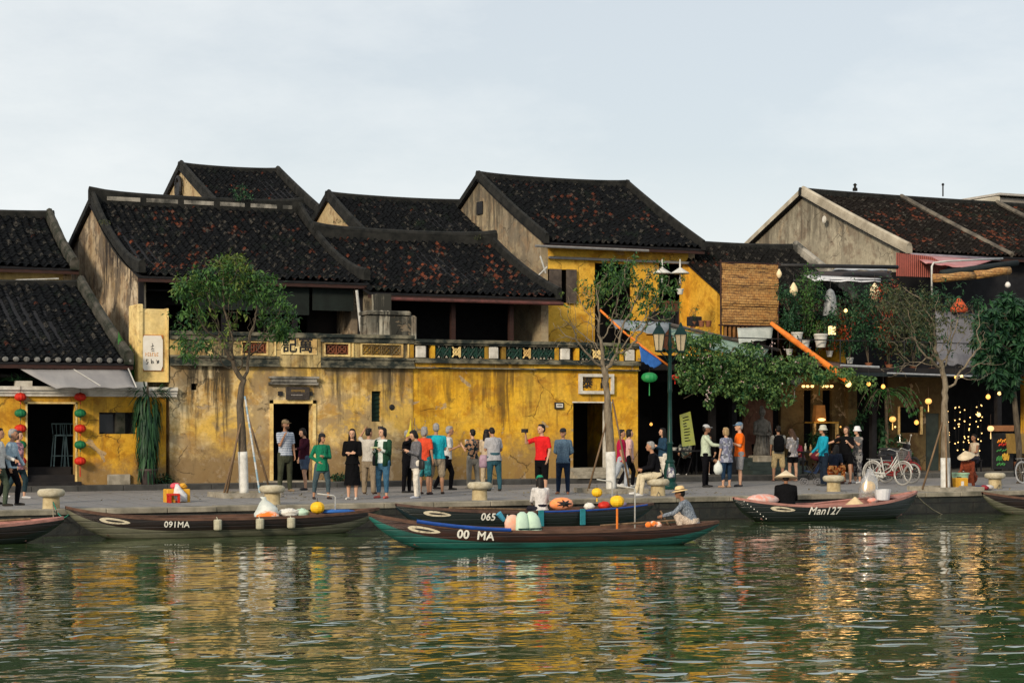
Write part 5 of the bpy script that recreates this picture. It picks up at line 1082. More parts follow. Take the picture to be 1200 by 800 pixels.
# vine over the front
vin=thing('flowering_vine','dense green vine hanging over the restaurant front right of the lamp','vine',(X(865,50.5),50.8,2.4))
mb=MB(); rg=random.Random(77)
def blob(px,py,rx,ry,n,wy=50.3,dy=0.7,mi=0,l=0.13):
    for _ in range(n//5):
        v=rvec(rg)*rg.random()**0.4; c=at(px+v.x*rx,py+v.z*ry,wy+v.y*dy); cluster(mb,c,(0.14,0.12,0.10),5,l,l*0.62,rg,0.5,mi,0.1)
for (px,py,rx,ry,n) in ((815,412,25,20,675),(850,425,35,22,1125),(890,432,35,20,975),(925,432,22,20,600),(812,440,22,22,800),(845,450,26,14,600),(885,450,28,16,900),(868,462,14,8,200),(905,458,12,10,300),(800,400,14,14,300),(945,425,14,12,240),(905,470,8,10,120),(830,398,20,8,300),(880,408,20,6,200),(1008,448,22,10,240),(960,440,20,9,220),(985,436,18,8,200),(830,468,6,12,70),(870,475,6,10,60),(925,462,7,12,80)):
    blob(px,py,rx,ry,n)
for _ in range(34):
    c=at(rg.uniform(800,940),rg.uniform(400,455),49.8); cluster(mb,c,(0.05,0.05,0.05),3,0.06,0.05,rg,0,1)
for k in range(5): c=at(830+rg.uniform(-3,3),456+k*3.4,49.8); cluster(mb,c,(0.05,0.05,0.04),4,0.07,0.06,rg,0.3,1)
obj('foliage',mb,[lf_vine,lf_blossom],vin)
mb=MB()
for k in range(14):
    a=at(rg.uniform(795,940),rg.uniform(400,430),50.4); mb.tube([a,a+Vector((rg.uniform(-.6,.6),rg.uniform(-.3,.3),-0.5)),a+Vector((rg.uniform(-1,1),0,-1.1))],[0.02,0.012,0.006],5)
obj('vine_stem',mb,m_bark,vin)
# terrace plants: (px, py base, wy, half width, height, mat, label, pot, n, leaf)
TP=[(812,384,53.4,0.25,0.5,lf_tree,'small sparse plant in a pot before the slanting yellow wall',m_terra,60,0.08),
(925,402,52.0,0.6,1.6,lf_dark,'tall dark leafy plant on the terrace right of the bamboo screen',m_whitepot,520,0.13),
(946,400,52.2,0.6,2.1,lf_tree,'green shrub with orange tips on the terrace beside the hanging teardrop lantern',m_whitepot,520,0.12),
(972,404,52.0,0.7,1.5,lf_dark,'dark shrub on the terrace below the glass bell ornament',m_whitepot,560,0.13),
(996,412,51.9,0.8,1.8,lf_dark,'bushy terrace plant left of the cream teardrop lantern',m_whitepot,650,0.13),
(1018,418,51.8,0.8,2.2,lf_dark,'tallest leafy terrace shrub under the cream teardrop lantern',m_terra,700,0.12),
(1042,420,51.9,0.85,2.3,lf_dry,'olive green terrace shrub right of the cream teardrop lantern',m_terra,760,0.12),
(1070,422,52.3,0.7,2.3,lf_dry,'wide dull olive terrace shrub behind the bare tree',m_terra,900,0.12),
(1092,424,52.6,0.5,2.2,lf_dry,'dull terrace shrub before the bent white pipe',m_terra,600,0.12),
(958,400,51.8,0.25,0.5,lf_tree,'low green plant in the white tapered pot on the terrace edge',m_whitepot,140,0.10),
(1128,372,52.5,0.25,0.35,lf_lime,'spiky plant on top of the grey sheet beside the red bundle',m_terra,61,0.12),
(1145,400,52.2,0.4,1.2,lf_dark,'dark plant between the grey sheet and the broadleaf tree',m_terra,300,0.13)]
for i,(px,py,wy,w_,h,m,lb,pm,n,ls) in enumerate(TP): shrub(px,py+(14 if n>400 else 0),wy,w_,h+(0.35 if n>400 else 0),m,lb,int(n*(1.9 if n>400 else 1)),ls*1.1,potm=pm,group='potted plants on the upper terrace',red=0.10 if i in (2,3,4,5,6) else None,seed=i+3)
mb=MB(); c=at(1124,357,52.2); mb.loft([(c.x,c.y,c.z-0.25,0.32,0.22),(c.x,c.y,c.z-0.12,0.33,0.22),(c.x,c.y,c.z+0.05,0.2,0.15),(c.x,c.y,c.z+0.22,0.05,0.05)],12); single('red_bundle',mb,M('orange red cloth',(0.55,0.10,0.03),(0.35,0.05,0.02),9,0.8,0.5),'orange red bundle on top of the grey sheet','bundle',smooth=True)
for i,(px,py,s_) in enumerate(((962,407,0.22),(934,403,0.19),(943,410,0.17))):
    p=at(px,py,51.7); o=thing('planter_pot',['large white tapered pot on the terrace edge','grey white pot left of the white tapered pot','small grey pot between the two pale pots on the terrace edge'][i],'pot',p); pot(p,s_,s_*2.0,m_whitepot,o)
for i,px in enumerate((822,830)):
    p=at(px,383,53.3); o=thing('small_pot',['left of the two small terracotta pots by the yellow side wall','right of the two small terracotta pots by the yellow side wall'][i],'pot',p,'small pots by the yellow side wall'); pot(p,0.11,0.2,m_terra,o)
mb=MB(); a_,b_=at(808,380,53.4),at(821,371,53.4); mb.bbox(a_.x,b_.x,53.3,53.6,a_.z-0.05,b_.z,0.02); single('planter_box',mb,m_darkwall,'dark planter box by the yellow side wall','planter')
mb=MB(); a_,b_=at(769,377,54),at(795,365,54); mb.box(a_.x,b_.x,54,54.5,b_.z-0.06,b_.z)
for x in (a_.x,b_.x-0.05): mb.box(x,x+0.05,54.02,54.48,a_.z-0.3,b_.z-0.06)
mb.box(a_.x+0.1,b_.x-0.1,54.1,54.4,a_.z-0.2,b_.z-0.1); single('terrace_table',mb,m_dark,'dark table on the terrace under the hanging shades','table')
# balcony floor for the tall house terrace
mb=MB(); mb.box(28.0,33.2,53.2,56.98,3.62,3.95); single('terrace_deck',mb,m_darkwall,'dark deck of the terrace before the tall yellow house','deck')
# trough shades and hanging ornaments
for i,(px,py) in enumerate(((776,320),(797,320))):
    p=at(px,py,53.8); o=thing('conical_lamp','%s of the two conical shades hanging before the tall house'%['left','right'][i],'lamp shade',p,'conical shades before the tall house')
    mb=MB(); mb.lathe([(0.30,-0.02),(0.31,0),(0.12,0.12),(0.03,0.18),(0.02,0.45)],p,18); obj('shade',mb,m_whitepot,o)
    mb=MB(); mb.lathe([(0.02,-0.35),(0.03,-0.32),(0.03,-0.1),(0.01,0)],p,8); obj('shade_rod',mb,m_whitemetal,o)
shrub(797,345,53.6,0.22,0.4,lf_tree,'small plant in a white pot hanging below the right conical shade',110,0.09,potm=m_whitepot,pr=0.12,ph=0.18)
def teardrop(px,py,wy,r,m,label):
    p=at(px,py,wy); o=thing('teardrop_lantern',label,'lantern',p,'teardrop lanterns on the plant terrace'); mb=MB(); mb.lathe([(0.02,-r*1.5),(r*0.5,-r*1.2),(r*0.95,-r*0.4),(r,0),(r*0.8,r*0.7),(r*0.4,r*1.4),(0.02,r*1.8)],p,14); obj('lantern_shade',mb,m,o,smooth=True)
    mb=MB(); mb.tube([p+Vector((0,0,r*1.7)),p+Vector((0,0,r*1.7+0.35))],0.006,4); obj('cord',mb,m_iron,o)
m_cl=EM('cream glowing paper',(1.0,0.75,0.42),0.18,(0.62,0.50,0.30)); m_warm=EM('warm lit glass',(1.0,0.50,0.10),1.2,(0.8,0.5,0.2)); m_bulb=EM('warm bulb',(1.0,0.62,0.22),2.4); m_dimbulb=EM('dim amber bulb',(1.0,0.48,0.10),1.4)
teardrop(930,340,52.3,0.14,m_cl,'cream teardrop lantern just right of the bamboo screen'); teardrop(1025,343,52.2,0.18,m_cl,'largest cream teardrop lantern, above the terrace shrubs'); teardrop(913,321,52.6,0.09,m_cl,'smallest teardrop lantern at the corner of the bamboo screen')
p=at(973,352,52.0); o=thing('glass_bell','tall clear glass bell ornament hanging over the terrace plants','ornament',p); mb=MB(); mb.lathe([(0.24,-0.5),(0.22,-0.2),(0.19,0.1),(0.12,0.3),(0.03,0.38)],p,12); obj('glass',mb,M('dusty glass',(0.24,0.26,0.27),(0.13,0.14,0.15),9,0.3,0),o); mb=MB(); mb.tube([p+Vector((0,0,0.36)),p+Vector((0,0,0.7))],0.01,4); obj('cord',mb,m_iron,o)
p=at(975,387,51.7); o=thing('box_lantern','lit square lantern among the terrace plants','lantern',p); mb=MB(); mb.bbox(p.x-0.09,p.x+0.09,p.y-0.09,p.y+0.09,p.z-0.14,p.z+0.14,0.01); obj('lantern_glass',mb,EM('lit cream panel',(1.0,0.70,0.30),1.6),o); mb=MB(); mb.bbox(p.x-0.12,p.x+0.12,p.y-0.12,p.y+0.12,p.z+0.142,p.z+0.2,0.01); mb.box(p.x-0.12,p.x+0.12,p.y-0.12,p.y+0.12,p.z-0.19,p.z-0.142); obj('lantern_frame',mb,m_iron,o)
for i,(px,py,wy,r,m,lb) in enumerate(((991,364,52,0.06,m_bulb,'bare bulb glowing high among the terrace plants'),(1030,384,52,0.035,m_dimbulb,'small bulb glowing below the cream teardrop lantern'),(1105,442,51.0,0.05,m_dimbulb,'left of the three small bulbs under the dark teal board'),(1120,442,51.0,0.05,m_dimbulb,'middle of the three small bulbs under the dark teal board'),(1127,441,51.0,0.05,m_bulb,'right of the three small bulbs under the dark teal board'),(1158,465,51.5,0.08,m_dimbulb,'amber bulb under the broadleaf tree, the left one'),(1171,461,51.5,0.06,m_bulb,'bulb under the broadleaf tree, the right one'),(1018,450,51.0,0.07,m_dimbulb,'amber bulb among palm fronds left of the bare tree'),(1035,453,51.2,0.07,m_dimbulb,'amber bulb among the palm fronds nearest the bare tree'),(1147,486,52.6,0.07,m_bulb,'white hot bulb above the curtain of fairy lights'),(994,450,50.3,0.10,m_bulb,'brightest lamp, at the foot of the rolled orange awning'),(763,497,53.0,0.05,m_dimbulb,'small orange bulb at the dark opening left of the lamp post'),(1074,495,53.0,0.08,m_dimbulb,'amber lamp glowing in the framed window'),(1181,334,53.0,0.10,EM('white globe',(1,0.9,0.8),0.05,(0.6,0.58,0.55)),'white globe hanging beside the rolled bamboo blinds'),(985,500,52.9,0.03,m_dimbulb,'tiny lamp by the cream restaurant wall'),(1049,500,52,0.03,m_bulb,'tiny white lamp between the potted palms'))):
    p=at(px,py,wy); o=thing('hanging_bulb',lb,'light bulb',p); mb=MB(); mb.lathe([(0.1*r,-r),(0.8*r,-0.6*r),(r,0),(0.8*r,0.6*r),(0.35*r,1.1*r)],p,12); obj('bulb_glass',mb,m,o,smooth=True); mb=MB(); mb.lathe([(0.35*r+0.008,r*1.1),(0.3*r+0.008,r*1.6)],p,8); mb.tube([p+Vector((0,0,r*1.5)),p+Vector((0,0,r*1.5+0.4))],0.005,4); obj('bulb_cap',mb,m_iron,o)
for px,py,wy,r,lb in ((1088,470,51.6,0.11,'amber ribbed lantern left of the bare tree trunk, the upper one'),(1046,491,51.6,0.11,'amber ribbed lantern at the framed window, the lower one'),(1161,502,51.6,0.11,'cream lit lantern above the painted menu board'),):
    lantern(at(px,py,wy),r,r*0.85,EM('amber lit silk %d'%px,(1.0,0.52,0.12) if px<1100 else (1.0,0.72,0.35),0.8,(0.8,0.45,0.15)),lb,'lit silk lanterns in the restaurant',cord=0.4,tassel=0.25,n=16)
for i,px in enumerate((941.5,946.5,952,964,969,974.5)):
    p=at(px,454,53.05); mb=MB(); mb.lathe([(0.02,0),(0.06,0.03),(0.05,0.08)],p,8); single('wall_spotlight',mb,m_bulb,'small warm spotlight over the %s dark window slot, %s of three'%(['left','right'][i//3],['left','middle','right'][i%3]),'spotlight','spotlights over the window slots')
# altar glow
p=at(962,512,52.9); o=thing('altar_shelf','gilded altar shelf glowing against the cream restaurant wall','altar',(p.x,52.9,0.15))
mb=MB(); a_,b_=at(948,494,52.9),at(977,494,52.9); mb.box(a_.x,b_.x,52.6,53.15,a_.z-0.05,a_.z); obj('shelf_board',mb,M('gilt board',(0.5,0.28,0.05),bump=0),o)
mb=MB(); mb.box(b_.x-0.08,b_.x-0.01,52.6,52.7,0.6,a_.z-0.06); mb.box(a_.x+0.01,a_.x+0.08,52.6,52.7,0.6,a_.z-0.06); obj('shelf_leg',mb,m_yelP,o)
q=at(960,486,52.9); mb=MB(); mb.prism_xz([(q.x-0.22,a_.z+0.002),(q.x+0.22,a_.z+0.002),(q.x+0.16,a_.z+0.55),(q.x-0.16,a_.z+0.55)],52.8,53.0); obj('shrine_niche',mb,M('brown gilt shrine',(0.30,0.14,0.04)),o)
mb=MB(); mb.ell((q.x,52.76,a_.z+0.07),(0.16,0.03,0.05),10,6); obj('altar_candle',mb,m_bulb,o)
# warm lamps of the restaurant
def plight(px,py,wy,e,c=(1,0.55,0.2),r=0.3):
    l=bpy.data.lights.new('warm_lamp_light','POINT'); l.energy=e*0.34; l.color=c; l.shadow_soft_size=r; o=bpy.data.objects.new('warm_lamp_light',l); COL.objects.link(o); o.location=at(px,py,wy)
plight(992,452,50.1,26); plight(962,488,52.2,22); plight(947,452,52.6,10); plight(969,452,52.6,10); plight(1072,492,52.5,20); plight(1140,490,52.2,16); plight(1046,486,51.3,8); plight(990,368,51.7,14); plight(1088,466,51.3,8); plight(862,385,53.6,12)
# fairy lights
fl=thing('fairy_lights','curtain of tiny fairy lights hanging behind the fruit vendor','string lights',at(1130,475,53.0)); rg=random.Random(12)
for s_ in range(7):
    px=1112+s_*6.5; mb=MB(); a_=at(px,474,53.0); b_=at(px+rg.uniform(-3,3),528,53.0); mb.tube([a_,b_],0.004,3); cb=obj('light_string',mb,m_iron,fl)
    for k in range(7):
        f=rg.random(); p=a_*(1-f)+b_*f; mb=MB(); mb.ell(p+Vector((rg.uniform(-.05,.05),0,0)),0.022,6,4); obj('bulb',mb,m_bulb,cb)
# lower plants in front of the restaurant
LP_=[(1030,560,52.3,0.45,1.5,lf_dark,'tall dark palm like plant left of the framed window',m_terra,500,0.25,7),(1000,545,52.6,0.4,1.6,lf_dark,'shadowy potted plant behind the woman in the short black suit',m_terra,380,0.2,5),(958,548,52.4,0.4,1.1,lf_dark,'leafy plant below the altar shelf',m_terra,360,0.16,5),(928,545,52.7,0.3,1.3,lf_dry,'thin twiggy plant between the statue and the altar',m_terra,100,0.14,0),(1192,540,52.0,0.35,1.1,lf_dark,'dark potted plant at the right edge beside the menu board',m_terra,260,0.2,5),(1060,545,52.2,0.35,0.9,lf_dark,'low dark plant under the framed window',m_terra,260,0.18,5)]
for i,(px,py,wy,w_,h,m,lb,pm,n,ls,wh) in enumerate(LP_): shrub(px,py,wy,w_,h,m,lb,n,ls,potm=pm,z0=0.15,whorl=wh,ph=0.3,pr=0.18,group='potted plants along the restaurant front',seed=i+40,droop=0.5)
# palm fronds reaching out below the terrace
pf=thing('palm','palm like plant fanning its fronds below the terrace edge left of the bare tree','palm',(X(1035,52),52.0,0.15)); mb=MB(); rg=random.Random(9); base=at(1038,465,52.0); sm=MB(); sm.tube([(base.x,52.0,0.15),(base.x+0.05,52,1.2),base],[0.07,0.06,0.05],8)
for k in range(17):
    a=-2.9+5.6*k/16+rg.uniform(-.2,.2); L_=rg.uniform(1.0,1.7); up_=rg.uniform(0.25,0.6); d=Vector((math.sin(a),-0.5*abs(math.cos(a))-0.1,0)); pts=[base+d*L_*f+Vector((0,0,up_*math.sin(f*2.4)-0.75*f*f)) for f in [i/9 for i in range(10)]]
    sm.tube(pts,[0.012]*9+[0.004],4)
    for i in range(1,10):
        for s_ in (-1,1):
            tdir=(pts[i]-pts[i-1]).normalized(); sd_=tdir.cross(Vector((0,0,1))).normalized()*s_; leaf(mb,pts[i],sd_+tdir*0.7-Vector((0,0,0.35)),Vector((0,0,1)),0.30*(1.15-i*0.06),0.05,0,0.15)
obj('fronds',mb,leafmat('palm frond',(0.012,0.07,0.022),(0.05,0.15,0.035)),pf); obj('trunk',sm,m_bark,pf)
# statue
p=at(893,548,52.2); p.z=0.54; st=thing('stone_statue','grey white stone statue of a draped figure on the restaurant steps','statue',p)
mb=MB(); x,y=p.x,p.y; mb.bbox(x-0.35,x+0.35,y-0.3,y+0.3,0.54,0.74,0.03); obj('plinth',mb,m_stone,st)
mb=MB(); mb.loft([(x,y,0.74,0.30,0.24),(x-0.02,y,0.95,0.27,0.22),(x,y,1.2,0.22,0.17),(x,y,1.5,0.20,0.15),(x,y,1.75,0.25,0.15),(x,y,1.87,0.20,0.13),(x,y,1.93,0.07,0.07),(x,y,2.0,0.065,0.07)],18); mb.ell((x,y-0.01,2.13),(0.105,0.12,0.15),14,10); mb.ell((x,y+0.02,2.28),(0.07,0.07,0.07),10,7)
for s_ in (-1,1): mb.cap((x+s_*0.24,y,1.78),(x+s_*0.30,y-0.04,1.45),0.07,0.055,10); mb.cap((x+s_*0.30,y-0.04,1.45),(x+s_*0.08,y-0.24,1.40),0.055,0.04,10); mb.ell((x+s_*0.045,y-0.26,1.42),(0.05,0.05,0.05),8,6)
for k in range(7): a=-1.2+k*0.4; mb.tube([(x+0.24*math.sin(a),y-0.16*math.cos(a)-0.02,1.5),(x+0.29*math.sin(a),y-0.23*math.cos(a),0.78)],0.02,5)
sb_=obj('statue_figure',mb,M('pale weathered marble',(0.20,0.19,0.17),(0.08,0.075,0.065),7,0.8,0.4),st,smooth=True)
# menu boards
p=at(805,560,51.6); p.z=0.15; a_,b_,c_,d_=at(797,486,51.8),at(809,482,51.8),at(815,521,51.6),at(800,523,51.6)
o=thing('menu_board','yellow green menu board leaning behind the seated man with a cap','sign',p); mb=MB(); mb.add([a_,b_,c_,d_,a_+Vector((0,.04,0)),b_+Vector((0,.04,0)),c_+Vector((0,.04,0)),d_+Vector((0,.04,0))],[(0,3,2,1),(4,5,6,7),(0,1,5,4),(1,2,6,5),(2,3,7,6),(3,0,4,7)]); obj('board',mb,M('yellow green board',(0.30,0.34,0.07),(0.24,0.27,0.10),5,0.6,0),o)
mb=MB(); rg=random.Random(2)
for k in range(9):
    f=0.12+k*0.09; l_=a_*(1-f)+d_*f; r_=b_*(1-f)+c_*f; w0=0.2; w1=rg.uniform(0.45,0.75); mb.tube([l_*(1-w0)+r_*w0+Vector((0,-0.012,0)),l_*(1-w1)+r_*w1+Vector((0,-0.012,0))],0.014,4)
obj('board_lettering',mb,m_ink,o); mb=MB(); mb.tube([d_,(d_.x,52.1,0.15)],0.02,5); mb.tube([c_,(c_.x,52.1,0.15)],0.02,5); obj('board_leg',mb,m_dark,o)
a_=at(1162,551,51.9); b_=at(1187,507,51.9); a_.z=0.2
o=thing('painted_menu_board','black easel board painted with food in orange green and red','sign',((a_.x+b_.x)/2,51.9,0.15)); mb=MB(); mb.bbox(a_.x,b_.x,51.86,51.94,a_.z,b_.z,0.02); obj('board',mb,m_iron,o)
cols=[('orange',(0.8,0.30,0.03)),('red',(0.5,0.03,0.02)),('green',(0.05,0.22,0.06)),('amber',(0.7,0.42,0.06))]
W_=b_.x-a_.x; H_=b_.z-a_.z
for (u,v,w_,h_,ci) in ((0.48,0.78,0.50,0.10,0),(0.52,0.68,0.46,0.08,1),(0.5,0.52,0.62,0.07,2),(0.62,0.34,0.34,0.20,3),(0.35,0.30,0.30,0.14,2),(0.4,0.14,0.4,0.08,2)):
    mb=MB(); cx,cz=a_.x+u*W_,a_.z+v*H_; n=5
    for k in range(n): 
        x=cx-w_*W_/2+w_*W_*k/n; mb.tube([(x,51.853,cz-h_*H_/2+0.02*(k%2)),(x+w_*W_/n*0.8,51.853,cz+h_*H_/2-0.03*((k+1)%2))],0.028,5)
    obj('painted_%s_lettering'%cols[ci][0],mb,M(cols[ci][0]+' board paint',cols[ci][1],bump=0),o)
mb=MB(); a2=at(1160,505,51.9); b2_=at(1186,500,51.9); mb.box(a2.x,b2_.x,51.8,52.0,a2.z,b2_.z+0.05); mb2=mb; single('board_top_sign',mb2,M('brown orange board',(0.28,0.12,0.05)),'brown board hanging above the painted menu board','sign')
mb=MB(); q=at(1193,520,51.4); mb.prism_xz([(q.x-0.22,0.75),(q.x+0.22,0.75),(q.x+0.28,q.z+0.35),(q.x-0.28,q.z+0.35)],51.2,51.7); single('tall_planter',mb,M('brown yellow planter',(0.26,0.17,0.05)),'brown yellow planter at the right edge behind the last bollard','planter')
# tables
def table(p,w_,d,h,label,m=m_dark):
    o=thing('table',label,'table',p); mb=MB(); mb.bbox(p.x-w_,p.x+w_,p.y-d,p.y+d,p.z+h-0.04,p.z+h,0.01); obj('tabletop',mb,m,o)
    for sx in (-1,1):
        for sy in (-1,1): mb=MB(); mb.box(p.x+sx*(w_-0.05)-0.025,p.x+sx*(w_-0.05)+0.025,p.y+sy*(d-0.05)-0.025,p.y+sy*(d-0.05)+0.025,p.z,p.z+h-0.041); obj('leg',mb,m,o)
    return o
tb=at(800,560,51.9); tb.z=0.15; table(tb,0.75,0.4,0.78,'dark table behind the lamp post where the seated man leans')
for i,(dx,r,h) in enumerate(((-0.35,0.11,0.09),(-0.15,0.08,0.07),(0.1,0.10,0.06))):
    mb=MB(); mb.lathe([(r*0.5,0),(r,h),(r*0.92,h),(r*0.4,0.02)],(tb.x+dx,tb.y-0.1,0.931),14); single('bowl',mb,m_whitepot,['largest white bowl at the left end of the dark table','small white bowl next to the largest on the dark table','shallow white dish in the middle of the dark table'][i],'bowl')
tb2=at(950,560,51.6); tb2.z=0.15; table(tb2,0.55,0.35,0.72,'dark table between the woman in white and the man in turquoise')
for i,(dx,h) in enumerate(((-0.2,0.26),(0.0,0.22),(0.25,0.12))):
    mb=MB(); mb.lathe([(0.035,0),(0.04,h*0.6),(0.018,h*0.75),(0.018,h)],(tb2.x+dx,tb2.y,0.871),10); single('bottle',mb,M('cream bottle %d'%i,[(0.45,0.42,0.35),(0.35,0.20,0.08),(0.5,0.45,0.3)][i]),['tallest pale bottle on the dark table by the altar','brown bottle on the dark table by the altar','short pale jar on the dark table by the altar'][i],'bottle',smooth=True)
# ================================================================ BICYCLES
m_tyre=M('rubber tyre',(0.03,0.03,0.03),bump=0); m_chrome=M('dull chrome',(0.55,0.54,0.50),(0.4,0.4,0.38),9,0.35,0,metal=0.6)
def ring(mb,c,r,t_,n=30,ax='y'): mb.tube([(c[0]+r*math.cos(2*math.pi*k/n),c[1],c[2]+r*math.sin(2*math.pi*k/n)) for k in range(n+1)],t_,6,cap=False)
def bicycle(p,rz,mf,label,r=0.335,wb=1.06,basket=True,mt=None,guard=True):
    o=thing('bicycle',label,'bicycle',(0,0,0)); A=(-wb/2,0,r); B=(wb/2,0,r)
    for c,nm in ((A,'rear'),(B,'front')):
        mb=MB(); ring(mb,c,r-0.02,0.02); w_=obj('wheel',mb,mt or m_tyre,o,smooth=True)
        mb=MB(); ring(mb,c,r-0.045,0.012); 
        for k in range(14): a=2*math.pi*k/14; mb.tube([(c[0],0.02*(-1)**k,c[2]),(c[0]+(r-0.045)*math.cos(a),0,c[2]+(r-0.045)*math.sin(a))],0.0025,3)
        mb.tube([(c[0],-0.05,c[2]),(c[0],0.05,c[2])],0.02,8); obj('rim',mb,m_chrome,w_,smooth=True)
        mb=MB(); mb.tube([(c[0]+(r+0.03)*math.cos(a),0,c[2]+(r+0.03)*math.sin(a)) for a in [R(x) for x in range(20 if nm=='front' else 30,161 if nm=='front' else 200,14)]],0.022,5); obj('mudguard',mb,mf,o,smooth=True)
    bb=(-0.12,0,0.29); seat=(-0.27,0,0.80); head=(0.33,0,0.88); hb=(0.36,0,0.78)
    mb=MB(); mb.tube([bb,seat],0.018,7); mb.tube([bb,(0.1,0,0.42),hb],0.022,7); mb.tube([(-0.15,0,0.40),(0.08,0,0.52),head],0.016,7)
    for s_ in (-0.04,0.04): mb.tube([(A[0],s_,A[2]),bb],0.011,5); mb.tube([(A[0],s_,A[2]),(-0.24,0,0.70)],0.010,5); mb.tube([(B[0],s_,B[2]),(0.40,s_,0.70),(0.38,0,0.74)],0.013,6)
    mb.tube([(0.385,0,0.70),(0.31,0,0.95)],0.02,7); obj('frame',mb,mf,o,smooth=True)
    mb=MB(); mb.tube([(0.14,-0.27,1.0),(0.22,-0.22,1.03),(0.31,-0.05,0.98),(0.31,0.05,0.98),(0.22,0.22,1.03),(0.14,0.27,1.0)],0.012,6); hbo=obj('handlebar',mb,m_chrome,o,smooth=True)
    mb=MB(); 
    for s_ in (-1,1): mb.tube([(0.07,s_*0.285,0.985),(0.16,s_*0.265,1.01)],0.018,6)
    obj('grip',mb,m_iron,hbo)
    mb=MB(); mb.loft([(0,0,0,0.13,0.075),(0,0,0.03,0.14,0.085),(-0.02,0,0.055,0.11,0.07)],12,M=Matrix.Translation((-0.28,0,0.82))); mb.ell((-0.15,0,0.845),(0.09,0.03,0.025),8,6); obj('saddle',mb,m_iron,o,smooth=True)
    if guard:
        mb=MB(); mb.tube([(bb[0]+0.08,-0.05,bb[2]+0.03),(A[0]+0.03,-0.05,A[2]+0.03),(A[0],-0.05,A[2]-0.03),(bb[0],-0.05,bb[2]-0.07),(bb[0]+0.08,-0.05,bb[2]-0.02)],0.028,6); mb.tube([(bb[0],-0.06,bb[2]),(bb[0],-0.045,bb[2])],0.085,14); obj('chain_guard',mb,mf,o)
    mb=MB(); mb.tube([(bb[0],-0.06,bb[2]),(bb[0]+0.12,-0.1,bb[2]-0.12)],0.01,5); mb.box(bb[0]+0.08,bb[0]+0.17,-0.17,-0.08,bb[2]-0.14,bb[2]-0.115); mb.tube([(bb[0],0.06,bb[2]),(bb[0]-0.12,0.1,bb[2]+0.12)],0.01,5); mb.box(bb[0]-0.17,bb[0]-0.08,0.08,0.17,bb[2]+0.115,bb[2]+0.14); obj('pedal',mb,m_iron,o)
    mb=MB(); 
    for s_ in (-0.06,0,0.06): mb.tube([(A[0]-0.2,s_,r*2+0.07),(A[0]+0.22,s_,r*2+0.07)],0.007,4)
    for s_ in (-0.06,0.06): mb.tube([(A[0],s_,A[2]),(A[0]-0.1,s_,r*2+0.07)],0.006,4)
    obj('carrier',mb,m_chrome,o)
    if basket:
        mb=MB(); x0,x1,z0,z1=0.42,0.70,0.74,1.0
        for k in range(6):
            z=z0+(z1-z0)*k/5; g=0.02*k/5; mb.tube([(x0-g,-0.15-g,z),(x1+g,-0.15-g,z),(x1+g,0.15+g,z),(x0-g,0.15+g,z),(x0-g,-0.15-g,z)],0.005,3)
        for k in range(8):
            x=x0+(x1-x0)*k/7
            for y in (-0.15,0.15): mb.tube([(x,y,z0),(x,y*1.13,z1)],0.004,3)
        for k in range(6):
            y=-0.15+0.3*k/5
            for x in (x0,x1): mb.tube([(x,y,z0),(x,y,z1)],0.004,3)
            mb.tube([(x0,y,z0),(x1,y,z0)],0.004,3)
        obj('basket',mb,M('grey wire',(0.20,0.19,0.19),bump=0),o)
    o.location=p; o.rotation_euler=(R(-4),0,rz); return o
bm=(gr(1017.5,567.5)+gr(1062,569))/2; bv=gr(1062,569)-gr(1017.5,567.5)
bicycle(bm,math.atan2(bv.y,bv.x),m_whitemetal,'white ladies bicycle with a wire basket parked left of the bare tree',mt=M('greyish tyre',(0.30,0.29,0.27),bump=0),wb=min(1.12,max(1.0,bv.length)))
bm2=gr(1066,566.5); bicycle(bm2+Vector((-0.15,0.35,0)),math.atan2(bv.y,bv.x)+0.12,M('dark red bicycle paint',(0.22,0.02,0.02)),'dark red bicycle with small wheels half hidden behind the white one',r=0.30,wb=0.9,basket=False,mt=M('greyish tyre',(0.30,0.29,0.27)))
q=gr(1212,566); bicycle(q,R(12),m_iron,'bicycle mostly outside the right edge, only its front wheel showing',basket=False,mt=M('pale tyre',(0.5,0.5,0.5)))
# scooter in the shade
p=at(1052,566,51.0); p.z=0.15; sc_=thing('scooter','black scooter standing in the shade behind the bicycles','scooter',p); x,y=p.x,p.y
for s_ in (-0.62,0.62): mb=MB(); ring(mb,(x+s_,y,0.15+0.27),0.22,0.05); mb.tube([(x+s_,y-0.04,0.42),(x+s_,y+0.04,0.42)],0.12,12); obj('wheel',mb,m_tyre,sc_,smooth=True)
mb=MB(); mb.loft([(x-0.35,y,0.45,0.40,0.14),(x-0.38,y,0.70,0.42,0.15),(x-0.40,y,0.88,0.36,0.12)],16); mb.box(x-0.1,x+0.32,y-0.14,y+0.14,0.38,0.45); mb.loft([(x+0.42,y,0.40,0.09,0.18),(x+0.38,y,0.8,0.10,0.2),(x+0.34,y,1.1,0.09,0.14)],14); mb.tube([(x+0.62,y,0.42),(x+0.42,y,0.9)],0.04,8); obj('body',mb,M('black gloss paint',(0.012,0.012,0.014),rough=0.2,bump=0),sc_,smooth='auto')
mb=MB(); mb.loft([(x-0.38,y,0.88,0.38,0.13),(x-0.38,y,0.96,0.36,0.12),(x-0.4,y,0.98,0.3,0.08)],14); obj('seat',mb,m_iron,sc_,smooth=True)
mb=MB(); mb.tube([(x+0.22,y-0.33,1.16),(x+0.34,y,1.12),(x+0.22,y+0.33,1.16)],0.02,6); mb.ell((x+0.42,y,1.08),(0.07,0.09,0.07)); 
for s_ in (-1,1): mb.tube([(x+0.28,y+s_*0.25,1.15),(x+0.3,y+s_*0.3,1.36)],0.008,4); mb.ell((x+0.3,y+s_*0.3,1.38),(0.02,0.06,0.04),8,5)
